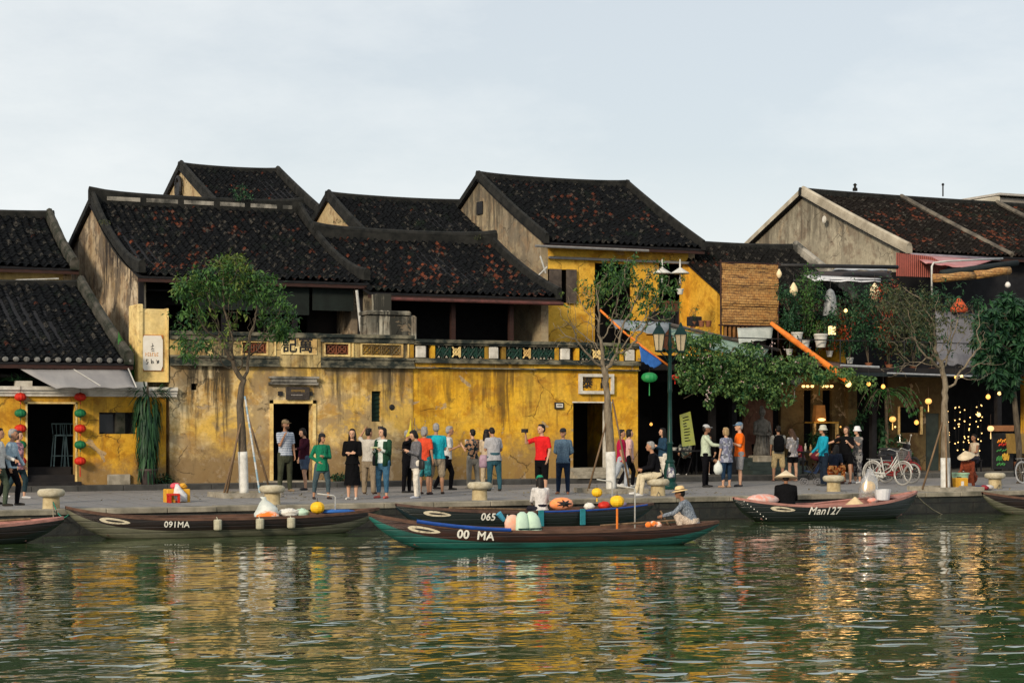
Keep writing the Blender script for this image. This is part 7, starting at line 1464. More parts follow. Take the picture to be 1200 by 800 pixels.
def person(label,p,h,face,top=None,bottom=None,hair=('black','short'),hat=None,skin_='tan',armL=HANG,armR=HANG,legL=((0.04,0,-1),(0,0,-1)),legR=((0.04,0,-1),(0,0,-1)),lean=0,shoes=(0.6,0.6,0.58),build=1.0,head=(0,0),pelvis=None,top_len=0.50,sleeve=0.55,blen=1.0,bkind='trousers',fat=1.0,group='people on the quay',extra=None,head_dn=0,female=False,seatdrop=None,barefoot=False,collar=None):
    """joints laid out for a body of unit height, facing +y, then scaled, turned and set on the ground"""
    S=h; J={}
    hz=0.515; pel=V3(0,0,hz)
    L1,L2=0.245,0.235; A1,A2=0.165,0.145
    build=build*1.06; sw=0.098*build; hw=0.052*build
    legs={}
    for sd,lg in ((-1,legL),(1,legR)):
        hp=pel+V3(sd*hw,0,-0.01); d1=V3(lg[0][0]*sd,lg[0][1],lg[0][2]); d2=V3(lg[1][0]*sd,lg[1][1],lg[1][2]); k,a=limb_pts(hp,d1,L1,d2,L2); legs[sd]=(hp,k,a)
    low=min(legs[-1][2].z,legs[1][2].z)-0.038
    dz=-low if pelvis is None else pelvis/S-hz
    off=V3(0,0,dz)
    T=Matrix.Translation(off)@Matrix.Translation(pel)@Matrix.Rotation(-R(lean),4,'X')@Matrix.Translation(-pel)      # upper body leans forward about the hips
    shz=0.815; U=lambda q: T@Vector(q)
    arms={}
    for sd,ar in ((-1,armL),(1,armR)):
        s=V3(sd*sw,0,shz-0.012); s=U(s); e,w_=limb_pts(s,(ar[0][0]*sd,ar[0][1],ar[0][2]),A1,(ar[1][0]*sd,ar[1][1],ar[1][2]),A2); arms[sd]=(s,e,w_,Vector((ar[1][0]*sd,ar[1][1],ar[1][2])).normalized())
    for sd in legs: legs[sd]=tuple(q+off for q in legs[sd])
    hy,hp_=head; Hn=U((0,0.008,0.865)); HM=Matrix.Translation(Hn)@Matrix.Rotation(R(-hy),4,'Z')@Matrix.Rotation(-R(lean*0.4+hp_),4,'X')@Matrix.Scale(1.09,4)
    ws=0.92 if female else 1.0; w=fat*build
    def torso(mb,g=0.0,z0=0.47,z1=0.835):
        prof=[(0.44,0.078,0.062),(0.47,0.092,0.070),(0.51,0.093*(1.04 if female else 1),0.071),(0.56,0.082*ws,0.064),(0.61,0.076*ws,0.060),(0.67,0.083*ws,0.064),(0.73,0.094*ws,0.068),(0.78,0.099*ws,0.062),(0.81,0.088*ws,0.052),(0.832,0.060,0.042),(0.845,0.035,0.034)]
        rings=[(0,0.002,z,(rx*w+g),(ry*w+g)) for z,rx,ry in prof if z0-0.001<=z<=z1+0.02]; mb.loft(rings,20,M=T)
    mb=MB(); torso(mb,-0.004,0.44,0.86)
    mb.cap(U((0,-0.002,0.83)),HM@V3(0,0.0,0.03),0.030,0.027,12)
    He=lambda c,r,**k: mb.ell(HM@Vector(c),r,14,10,M=HM.to_3x3(),**k)
    He((0,0.006,0.082),(0.040,0.051,0.055)); He((0,0.020,0.045),(0.030,0.034,0.036)); He((0,0.012,0.068),(0.0385,0.044,0.05))
    He((0,0.060,0.066),(0.007,0.013,0.011)); He((0,0.054,0.046),(0.014,0.008,0.007)); He((0,0.050,0.028),(0.014,0.010,0.010)); He((0,0.052,0.084),(0.028,0.007,0.006))
    for s_ in (-1,1): He((s_*0.041,0.002,0.066),(0.006,0.012,0.017))
    for sd,(s,e,w_,d) in arms.items():
        mb.cap(U((sd*0.05,0,0.80)),s,0.036*w**0.5,0.031,10); mb.cap(s,e,0.029*w**0.5,0.022,10); mb.cap(e,w_,0.0215,0.0135,10)
        sx=d.orthogonal().normalized(); inw=Vector((-sd,0,0)); nrm=(inw-d*inw.dot(d)); nrm=nrm.normalized() if nrm.length>0.1 else sx; side=d.cross(nrm)
        pc=w_+d*0.024; Mx=Matrix((side,d,nrm)).transposed(); mb.ell(pc,(0.020,0.028,0.010),10,7,M=Mx)
        for i,fl in enumerate((0.030,0.036,0.034,0.026)):
            b=w_+d*0.044+side*(0.0145-0.0097*i); m_=b+(d*0.9+nrm*0.35).normalized()*fl*0.55; t_=m_+(d*0.55+nrm*0.8).normalized()*fl*0.5; mb.tube([b-d*0.01,m_,t_],[0.0052,0.005,0.0042],6)
        b=w_+d*0.014+side*0.016; mb.tube([b,b+(side*0.8+d*0.6+nrm*0.3).normalized()*0.022,b+(side*0.4+d*0.9+nrm*0.5).normalized()*0.038],[0.007,0.006,0.0048],6)
    for sd,(hp0,k,a) in legs.items():
        mb.cap(hp0+V3(0,0,0.01),k,0.052*w**0.7,0.032,12); mb.cap(k,k*0.62+a*0.38+V3(0,-0.006,0),0.031,0.032,12); mb.cap(k*0.62+a*0.38+V3(0,-0.006,0),a,0.031,0.018,12)
        sh=(a-k).normalized(); ft=V3(0.12*sd,1,0); ft.z=0; tz=0 if sh.z<-0.6 else 0.3
        mb.ell(a+V3(0,-0.008,-0.018),(0.018,0.022,0.020),10,7); mb.cap(a+V3(0,0.0,-0.016),a+V3(0.03*sd*0.5,0.088,-0.026+(-0.02 if tz else 0)),0.019,0.012,10)
    W=Matrix.Translation(Vector(p))@Matrix.Rotation(face_yaw(face),4,'Z')@Matrix.Scale(S,4)
    for k_,v in enumerate(mb.v): mb.v[k_]=Vector(v)*S
    me=remesh(mb,0.0105 if S>1.3 else 0.009,2)
    root=thing('person',label,'person',p,group); BASE[root.name]=Vector((0,0,0))
    root.rotation_euler=(0,0,face_yaw(face))
    eyes=[(HM@V3(s_*0.0165,0.0535,0.072))*S for s_ in (-1,1)]; mouth=(HM@V3(0,0.060,0.045))*S
    body=meobj('body',me,[skin(skin_),m_eye,m_lip],root)
    for pl in me.polygons:
        c=pl.center
        if any((c-e).length<0.0125 for e in eyes): pl.material_index=1
        elif abs((c-mouth).x)<0.024 and abs((c-mouth).z)<0.010 and (c-mouth).length<0.03: pl.material_index=2
    def part(name,mb,mat,vox=0.013,sm=2,parent=None,label=None,raw=False):
        if raw:
            mb.v=[Vector(v)*S for v in mb.v]; return obj(name,mb,mat,parent or root,smooth=True,local=True,label=label)
        mb.v=[Vector(v)*S for v in mb.v]; return meobj(name,remesh(mb,vox,sm),[mat],parent or root,label)
    # ---- garments
    if top:
        mb=MB(); g=0.0095*(1.0 if S>1.5 else 1.1); z0=top_len
        prof=[(0.845,0.036,0.036),(0.825,0.068,0.046),(0.808,0.092*ws,0.055),(0.78,0.101*ws,0.064),(0.73,0.096*ws,0.070),(0.67,0.086*ws,0.067),(0.61,0.082*ws,0.064),(0.56,0.087*ws,0.067),(0.52,0.095,0.072),(0.47,0.100,0.076),(0.40,0.104,0.080),(0.33,0.108,0.085),(0.26,0.114,0.092)]
        rs=[q for q in prof if q[0]>z0]; nxt=[q for q in prof if q[0]<=z0]; q=nxt[0] if nxt else prof[-1]; rs.append((z0,q[1]+0.002,q[2]+0.002))
        up=[r_ for r_ in rs if r_[0]>=0.44 or z0>=0.44]; 
        mb.loft([(0,0.002,z,rx*w+g,ry*w+g) for z,rx,ry in rs],22,M=T if z0>0.43 and pelvis is None or z0>0.45 else (T if pelvis is None else T))
        for sd,(s,e,w_,d) in arms.items():
            mb.cap(U((sd*0.055,0,0.800)),s,0.040*w**0.5,0.036,10)
            if sleeve>0:
                if sleeve<=0.6: mb.tube([s,s+(e-s)*(sleeve*1.5)],[0.037,0.036],12); mb.ell(s,0.037,12,8)
                else: mb.cap(s,e,0.036,0.030,12); mb.tube([e,e+(w_-e)*min(1,(sleeve-0.5)*2)],[0.030,0.0225],12)
        part('top',mb,top)
    if bottom:
        mb=MB(); g=0.006
        mb.loft([(0,0.002,z+dz,rx*w+g,ry*w+g) for z,rx,ry in ((0.40,0.06,0.055),(0.44,0.086,0.068),(0.48,0.096,0.074),(0.52,0.094,0.071),(0.57,0.083*ws,0.066),(0.60,0.079*ws,0.063))],20)
        if bkind=='skirt':
            mb=MB(); zl=hz*(1-blen); mb.loft([(0,0.002,z+dz,rx,ry) for z,rx,ry in ((0.62,0.08,0.064),(0.56,0.088,0.072),(0.50,0.102,0.082),(zl+0.5*(0.5-zl),0.112,0.092),(zl,0.125,0.105))],22)
        else:
            wide=1.12 if bkind=='wide' else 1.0
            for sd,(h0,k,a) in legs.items():
                f1=min(1,blen*2); f2=max(0,min(1,blen*2-1))
                kk=h0+(k-h0)*f1; mb.ell(h0+V3(0,0,0.01),0.060*w**0.7,12,8)
                mb.tube([h0+V3(0,0,0.01),kk],[0.060*w**0.7,(0.060*w**0.7+(0.042*wide-0.060*w**0.7)*f1)+ (0.006 if blen<0.55 else 0)],14)
                if f2>0: mb.ell(k,0.0415*wide,12,8); aa=k+(a-k)*f2*1.06; mb.tube([k,k*0.6+aa*0.4+V3(0,-0.004,0),aa],[0.041*wide,0.038*wide,(0.029 if bkind!='wide' else 0.04)],14)
        part('trousers' if bkind!='skirt' else 'skirt',mb,bottom)
    if not barefoot:
        for sd,(h0,k,a) in legs.items():
            mb=MB(); mb.ell(a+V3(0,-0.012,-0.020),(0.024,0.028,0.018),10,7); mb.cap(a+V3(0,0.0,-0.019),a+V3(0.014*sd,0.088,-0.025),0.024,0.0175,10); part('shoe',mb,M('shoe %.2f %.2f %.2f'%tuple(shoes),shoes,bump=0),0.010,1)
    # ---- hair
    hc,hs=hair
    if hs!='bald':
        mb=MB(); E=lambda c,r: mb.ell(HM@Vector(c),r,14,10,M=HM.to_3x3())
        E((0,-0.007,0.098),(0.0445,0.050,0.046)); E((0,-0.020,0.070),(0.043,0.036,0.045)); E((0,0.012,0.122),(0.036,0.038,0.020))
        if hs in ('bob','long','tail'):
            for s_ in (-1,1): E((s_*0.038,-0.004,0.062),(0.012,0.030,0.042))
            E((0,-0.030,0.045),(0.040,0.024,0.045))
        if hs=='long':
            mb.loft([(0,-0.036,0.06,0.044,0.024),(0,-0.042,0.0,0.046,0.024),(0,-0.046,-0.06,0.042,0.020),(0,-0.048,-0.11,0.026,0.012)],14,M=HM)
            for s_ in (-1,1): mb.loft([(s_*0.040,-0.004,0.06,0.012,0.026),(s_*0.045,0.0,0.0,0.013,0.024),(s_*0.046,0.006,-0.06,0.010,0.016)],10,M=HM)
        if hs=='tail': mb.cap(HM@V3(0,-0.055,0.07),HM@V3(0,-0.068,-0.02),0.018,0.010,10)
        if hs=='bun': E((0,-0.058,0.105),(0.020,0.020,0.020))
        part('hair',mb,HAIR[hc],0.010,1)
    if hat:
        kind,mat=hat; mb=MB()
        if kind=='cap':
            mb.loft([(0,0.002,0.088,0.046,0.056),(0,0.001,0.112,0.045,0.055),(0,0,0.132,0.036,0.044),(0,0,0.143,0.016,0.02)],18,M=HM); mb.loft([(0,0.062,0.092,0.036,0.036),(0,0.064,0.097,0.035,0.035)],16,M=HM)
        elif kind=='conical':
            mb.loft([(0,0,0.070,0.150,0.150),(0,0,0.074,0.150,0.150),(0,0,0.125,0.074,0.074),(0,0,0.176,0.004,0.004)],26,M=HM@Matrix.Rotation(R(5),4,'X'))
        else:
            br=0.088 if kind=='straw' else 0.072; dr=0.0 if kind=='straw' else -0.022
            mb.loft([(0,0,0.094+dr,br,br*1.05),(0,0,0.100+dr,br,br*1.05),(0,0,0.108,0.050,0.058),(0,0,0.138,0.046,0.053),(0,0,0.154,0.034,0.04),(0,0,0.158,0.012,0.014)],22,M=HM)
        hobj=part('hat',mb,mat,raw=True)
        if kind=='straw':
            mb=MB(); mb.loft([(0,0,0.108,0.0512,0.0595),(0,0,0.118,0.050,0.058)],22,M=HM); part('hat_band',mb,m_brown,raw=True,parent=hobj)
    inf={'W':W,'arms':arms,'T':T,'S':S,'HM':HM,'legs':legs,'root':root,'dz':dz}
    inf['hand']=lambda sd,f=0.05: W@(arms[sd][2]+arms[sd][3]*f)
    inf['up']=lambda x,y,z: W@(T@Vector((x,y,z)))
    inf['rot']=(Matrix.Rotation(face_yaw(face),3,'Z'))
    return inf
def G(px,py,z=0.0): return gr(px,py,z)
def held(name,label,cat,p,size,rot,mat,round_=0.006):
    mb=MB(); mb.obox(Vector(p),size,rot,0); return single(name,mb,mat,label,cat)
def bag(inf,x,y,z,w_,d_,h_,mat,label,name='handbag',strap=None,soft=True):
    mb=MB(); c=inf['up'](x,y,z); Rm=inf['rot']; M4=Matrix.Translation(c)@Rm.to_4x4()
    o=thing(name,label,'bag',c-Vector((0,0,h_/2)))
    mb.loft([(0,0,-h_/2,w_*0.42,d_*0.42),(0,0,-h_*0.35,w_*0.5,d_*0.5),(0,0,h_*0.2,w_*0.48,d_*0.45),(0,0,h_*0.5,w_*0.36,d_*0.25)],14,M=M4); obj('bag_body',mb,mat,o,smooth=True)
    if strap:
        pts=[inf['up'](*q) for q in strap]; mb=MB(); mb.tube(pts,0.010,5); obj('strap',mb,mat,o,smooth=True)
    return o
STRIDE=(((0.02,0.42,-1),(0,-0.10,-1)),((0.02,-0.30,-1),(0,-0.55,-1))); STAND2=(((0.06,0.06,-1),(0.02,-0.02,-1)),((0.10,-0.05,-1),(0.04,-0.05,-1)))
A=cloth
def P(*a,**k): return person(*a,**k)
d_=dict
# --- left edge walkers
i1=P('grey haired man in dark vest and light blue shirt striding right at the left edge',G(12,592),1.66,88,A('light blue shirt',(0.34,0.46,0.55)),A('black trousers',(0.005,0.005,0.007)),('grey','short'),None,'tan',((0.1,0.3,-1),(-0.1,0.6,-0.8)),((0.1,-0.2,-1),(0,0.3,-1)),*STRIDE,lean=4,shoes=(0.03,0.025,0.02),sleeve=1.0)
mb=MB(); c=i1; mb.loft([(0,0.002,z,rx*1.0+0.014,ry+0.014) for z,rx,ry in ((0.53,0.095,0.072),(0.61,0.083,0.066),(0.67,0.086,0.066),(0.73,0.094,0.069),(0.78,0.085,0.060),(0.80,0.070,0.05))],20,M=Matrix.Scale(i1['S'],4)@i1['T']); obj('vest',mb,A('navy vest',(0.015,0.02,0.035)),i1['root'],smooth=True,local=True)
P('man in white sleeves and olive trousers cut off by the left edge',G(-2,593),1.68,92,A('white shirt',(0.55,0.55,0.53)),A('olive green trousers',(0.06,0.08,0.055)),('black','short'),None,'tan',((0.1,0.4,-1),(-0.2,0.8,-0.3)),HANG,*STRIDE,sleeve=1.0,shoes=(0.03,0.025,0.02))
P('woman in pink floral blouse with dark hair walking behind the man in the vest',G(21,584),1.60,80,A('pink floral print',(0.62,0.30,0.32),(0.16,0.10,0.14),'print'),A('dark teal trousers',(0.02,0.04,0.05)),('black','tail'),None,'light',HANG,HANG,*STRIDE,sleeve=0.55,shoes=(0.5,0.5,0.5),female=True,top_len=0.44,blen=0.85)
# --- group at the pale wall
s_=P('bearded man in striped polo and cap, hand at his chin, in the doorway',G(334,575.5),1.83,35,A('striped polo',(0.52,0.56,0.62),(0.16,0.20,0.27),'stripe'),A('dark olive trousers',(0.05,0.055,0.035)),('brown','short'),('cap',M('khaki cap',(0.28,0.20,0.11),bump=0.1)),'tan',HANG,CHIN,((0.05,0.05,-1),(0.02,0,-1)),((0.12,0.1,-1),(0.02,-0.08,-1)),shoes=(0.22,0.16,0.10),head=(-18,0),sleeve=0.55)
mb=MB(); HM=s_['HM']; mb.ell(HM@V3(0,0.036,0.034),(0.034,0.030,0.026),12,8,M=HM.to_3x3()); mb.v=[Vector(v)*s_['S'] for v in mb.v]; obj('beard',mb,HAIR['brown'],s_['root'],smooth=True,local=True)
P('young woman in maroon shirt and denim shorts standing on the kerb by the doorway',G(357,574),1.62,-55,A('maroon shirt',(0.045,0.010,0.020)),A('denim shorts',(0.07,0.10,0.16)),('black','bob'),None,'light',REACH,HANG,((0.02,0.15,-1),(0,-0.1,-1)),((0.04,-0.12,-1),(0,-0.1,-1)),blen=0.36,shoes=(0.03,0.03,0.035),female=True,head=(0,18),sleeve=0.9)
i=P('woman in green jacket and black cap pointing with bent arm, cropped blue trousers',G(377,584.5),1.52,25,A('green jacket',(0.012,0.16,0.085)),A('slate blue trousers',(0.055,0.085,0.10)),('black','tail'),('cap',M('black cap',(0.015,0.015,0.017),bump=0)),'tan',CROSS,HIP,((0.16,0.15,-1),(0.03,-0.05,-1)),((0.22,0.0,-1),(0.05,-0.12,-1)),blen=0.84,sleeve=1.0,shoes=(0.03,0.02,0.02),female=True,head=(-25,0),top_len=0.43)
P('woman in long black dress with crossed arms and white shoes',G(413,585),1.62,-8,A('black dress',(0.004,0.004,0.005)),A('black dress',(0.004,0.004,0.005)),('black','long'),None,'light',CROSS,CROSS,((0.0,0.04,-1),(0,0,-1)),((0.02,-0.04,-1),(0,0,-1)),bkind='skirt',blen=0.62,sleeve=0.9,shoes=(0.6,0.58,0.54),female=True,head=(-5,0))
i=P('man in pale grey shirt and khaki trousers raising a camera, seen from behind',G(432,578.5),1.62,165,A('pale grey shirt',(0.46,0.43,0.38)),A('khaki trousers',(0.24,0.19,0.13)),('black','short'),None,'tan',((0.35,0.5,0.25),(-0.35,0.4,0.75)),((0.35,0.5,0.25),(-0.3,0.4,0.7)),*STAND2,sleeve=0.55,bkind='wide',shoes=(0.08,0.05,0.04),head=(25,0))
held('camera','small black camera raised by the man in the pale grey shirt','camera',i['hand'](1),(0.12,0.07,0.08),i['rot'],m_iron)
i=P('short haired woman in open dark green shirt and jeans holding a paper',G(449,583.5),1.65,-30,A('white tee',(0.60,0.66,0.62)),A('blue jeans',(0.045,0.12,0.20)),('black','bob'),None,'light',PHONE,PHONE,((0.06,0.12,-1),(0.0,-0.06,-1)),((0.12,-0.02,-1),(0.02,-0.06,-1)),blen=0.88,shoes=(0.50,0.10,0.09),female=True,sleeve=1.0,head=(20,0))
mb=MB(); 
for sd in (-1,1): mb.loft([(sd*0.064,0.0,z,0.045,ry+0.018) for z,ry in ((0.46,0.078),(0.56,0.067),(0.67,0.070),(0.78,0.062),(0.815,0.048))],16,M=i['T']); s,e,w_,d=i['arms'][sd]; mb.cap(s,e,0.042,0.037,10); mb.tube([e,e+(w_-e)*0.6],[0.037,0.031],10)
mb.v=[Vector(v)*i['S'] for v in mb.v]; obj('open_shirt',mb,A('dark green shirt',(0.015,0.055,0.030)),i['root'],smooth=True,local=True)
held('paper','yellow green leaflet held by the woman in the open dark green shirt','leaflet',(i['hand'](1)+i['hand'](-1))/2+V3(0,0,0.03),(0.22,0.12,0.02),i['rot'],M('leaflet paper',(0.45,0.5,0.2),(0.6,0.6,0.45),20,0.7,0))
bag(i,0.14,-0.03,0.55,0.22,0.14,0.30,m_iron,'black shoulder bag of the woman in the open dark green shirt',strap=((0.12,0,0.62),(0.10,0.02,0.82),(0.13,-0.05,0.62)))
i=P('dark clothed guide with white hair behind the woman in white trousers',G(477,577),1.56,70,A('black jacket',(0.005,0.005,0.007)),A('black trousers',(0.005,0.005,0.007)),('grey','short'),None,'tan',PHONE,RAISE,*STAND2,sleeve=1.0,shoes=(0.02,0.02,0.02))
pf_=i['hand'](1); o=thing('guide_flag','small yellow and blue flag raised above the guide','flag',pf_); mb=MB(); mb.tube([pf_-V3(0,0,0.2),pf_+V3(-0.02,0,0.35)],0.008,5); obj('flag_stick',mb,m_wood,o)
for nm,c_,dx0,dx1 in (('yellow_half',(0.75,0.60,0.05),-0.26,-0.11),('blue_half',(0.03,0.25,0.45),-0.11,0.0)):
    mb=MB(); mb.add([pf_+V3(dx0,0,-0.15),pf_+V3(dx1,0,-0.10),pf_+V3(dx1+0.0,0.01,0.33),pf_+V3(dx0+0.10,0,0.08)]+[pf_+V3(dx0,0.012,-0.15),pf_+V3(dx1,0.012,-0.10),pf_+V3(dx1,0.022,0.33),pf_+V3(dx0+0.10,0.012,0.08)],[(0,1,2,3),(7,6,5,4),(0,4,5,1),(1,5,6,2),(2,6,7,3),(3,7,4,0)]); obj(nm,mb,M('flag '+nm,c_,bump=0),o)
i=P('woman in grey jacket and white trousers looking down at her phone',G(488,583.5),1.60,-65,A('grey jacket',(0.14,0.14,0.15),(0.09,0.09,0.10),'fine'),A('white trousers',(0.66,0.62,0.54)),('black','bob'),None,'light',PHONE,PHONE,((0.02,0.16,-1),(0,-0.04,-1)),((0.06,-0.16,-1),(0.02,-0.12,-1)),sleeve=1.0,shoes=(0.35,0.38,0.45),female=True,head=(0,25),top_len=0.44)
held('phone','black phone held by the woman in the grey jacket','phone',(i['hand'](1)+i['hand'](-1))/2,(0.08,0.14,0.015),i['rot'],m_iron)
bag(i,-0.12,-0.03,0.50,0.30,0.14,0.24,m_iron,'black handbag on the hip of the woman in the grey jacket',strap=((-0.12,0,0.56),(-0.04,0.06,0.70),(0.09,0.0,0.83)))
P('grey haired person in red shirt and teal shorts behind the woman in the grey jacket',G(497,579),1.66,150,A('orange red shirt',(0.60,0.07,0.03)),A('teal patterned shorts',(0.03,0.18,0.20),(0.02,0.10,0.12),'print'),('grey','bob'),None,'tan',PHONE,HANG,*STAND2,blen=0.5,shoes=(0.05,0.03,0.03),female=True,bkind='wide')
P('broad man in turquoise polo and khaki shorts seen from behind',G(511,578.5),1.74,178,A('turquoise polo',(0.015,0.34,0.42)),A('khaki shorts',(0.30,0.25,0.18),(0.22,0.18,0.13),'fine'),('grey','short'),None,'tan',HANG,PHONE,((0.08,0.03,-1),(0,0,-1)),((0.10,0.0,-1),(0.02,0,-1)),blen=0.52,bkind='wide',shoes=(0.06,0.04,0.03),fat=1.15,build=1.1)
P('man in white shirt and black trousers half hidden behind the turquoise polo',G(523,574),1.70,95,A('white shirt',(0.55,0.55,0.56)),A('black trousers',(0.005,0.005,0.007)),('grey','short'),None,'tan',HANG,PHONE,*STRIDE,sleeve=0.55,shoes=(0.02,0.02,0.02),lean=6)
i=P('woman in dark tropical print shirt and grey cargo trousers taking a photo to the left',G(554,572),1.58,215,A('tropical print',(0.03,0.05,0.06),(0.35,0.20,0.12),'print'),A('grey cargo trousers',(0.30,0.28,0.24)),('black','bun'),None,'light',((0.15,0.25,-1),(0.0,0.8,0.7)),((0.15,0.2,-1),(-0.1,0.8,0.6)),*STAND2,sleeve=0.55,bkind='wide',shoes=(0.3,0.28,0.25),female=True)
held('phone','white phone held up by the woman in the tropical print shirt','phone',(i['hand'](-1)+i['hand'](1))/2+V3(0,0,0.04),(0.08,0.015,0.14),i['rot'],m_wht)
P('dark haired woman in beige trousers behind the man in the grey t shirt',G(570,573),1.58,150,A('beige top',(0.50,0.40,0.28)),A('beige trousers',(0.48,0.40,0.28)),('black','long'),None,'light',PHONE,PHONE,*STAND2,sleeve=0.9,female=True,bkind='wide')
i=P('man in light grey t shirt and jeans with bowed head, seen from behind',G(579,575),1.66,200,A('light grey tee',(0.36,0.36,0.38)),A('dark teal jeans',(0.03,0.09,0.12)),('black','short'),None,'tan',PHONE,((0.25,0.1,-1),(-0.2,0.7,-0.3)),*STAND2,lean=9,head=(0,30),shoes=(0.02,0.02,0.02),fat=1.1,top_len=0.46)
bag(i,-0.15,0.08,0.47,0.26,0.18,0.34,M('mauve plastic',(0.40,0.28,0.34),(0.28,0.18,0.24),9,0.5,0.3),'mauve plastic bag hanging beside the man in the grey t shirt','plastic_bag')
i=P('man in bright red t shirt and black shorts looking through a camera',G(635,580.5),1.72,-40,A('bright red tee',(0.62,0.018,0.020)),A('black shorts',(0.005,0.005,0.006)),('black','short'),None,'light',HANG,((0.40,0.35,-0.2),(-0.35,0.30,0.95)),((0.06,0.05,-1),(0,0,-1)),((0.06,0,-1),(0,0,-1)),blen=0.58,bkind='wide',shoes=(0.5,0.48,0.45),head=(25,0),armL=None or POCK)if False else P('man in bright red t shirt and black shorts looking through a camera',G(635,580.5),1.72,-40,A('bright red tee',(0.62,0.018,0.020)),A('black shorts',(0.005,0.005,0.006)),('black','short'),None,'light',POCK,((0.35,0.60,-0.25),(-0.30,0.45,0.85)),((0.06,0.05,-1),(0,0,-1)),((0.06,0,-1),(0,0,-1)),blen=0.58,bkind='wide',shoes=(0.5,0.48,0.45),head=(10,0))
held('camera','black camera held to the eye by the man in bright red','camera',i['hand'](1)+V3(-0.02,0,0.02),(0.14,0.10,0.09),i['rot'],m_iron)
P('man in slate blue sweater, dark cap and navy trousers with his hands behind his back',G(660,578.5),1.62,-12,A('slate blue sweater',(0.085,0.14,0.20),(0.06,0.10,0.15),'fine'),A('navy trousers',(0.012,0.022,0.045)),('black','short'),('cap',M('dark navy cap',(0.015,0.018,0.026),bump=0)),'tan',BACKH,BACKH,((0.05,0.02,-1),(0.03,0,-1)),((0.07,0,-1),(0.04,0,-1)),sleeve=1.0,shoes=(0.35,0.15,0.08),head=(8,0),top_len=0.47)
P('person in crimson shirt and pale jeans walking right behind the white tree foot',G(728,571.5),1.60,82,A('crimson shirt',(0.42,0.012,0.06)),A('pale jeans',(0.36,0.40,0.45)),('black','short'),None,'tan',HANG,HANG,*STRIDE,sleeve=0.55,shoes=(0.3,0.3,0.3),top_len=0.46)
P('dark haired woman in pale pink top and black trousers beside the crimson shirt',G(737,570),1.60,95,A('pale pink top',(0.62,0.40,0.38)),A('black trousers',(0.005,0.005,0.007)),('black','bob'),None,'light',HANG,HANG,*STRIDE,female=True)
# seated man on bollard
bq=bolls[3].location; s1=P('grey haired man in black jacket and cream trousers sitting on the bollard facing left',bq+V3(0,0.02,0),1.70,-82,A('black jacket',(0.005,0.005,0.007)),A('cream trousers',(0.60,0.52,0.36)),('grey','short'),None,'tan',LAP,LAP,((0.12,1,-0.08),(0.0,0.08,-1)),((0.22,1,-0.05),(0.05,0.25,-1)),pelvis=0.51,lean=14,sleeve=1.0,shoes=(0.62,0.62,0.60),head=(15,0),top_len=0.47)
bag(s1,0.0,-0.20,0.50,0.34,0.20,0.26,A('bag print',(0.14,0.14,0.20),(0.5,0.5,0.5),'print'),'patterned bag behind the man sitting on the bollard','handbag')
P('woman with long black hair and dark blue jacket behind the seated man in black',G(777,568),1.60,-70,A('dark blue jacket',(0.02,0.05,0.09)),A('white trousers',(0.66,0.62,0.54)),('black','long'),None,'light',PHONE,PHONE,*STAND2,sleeve=1.0,female=True)
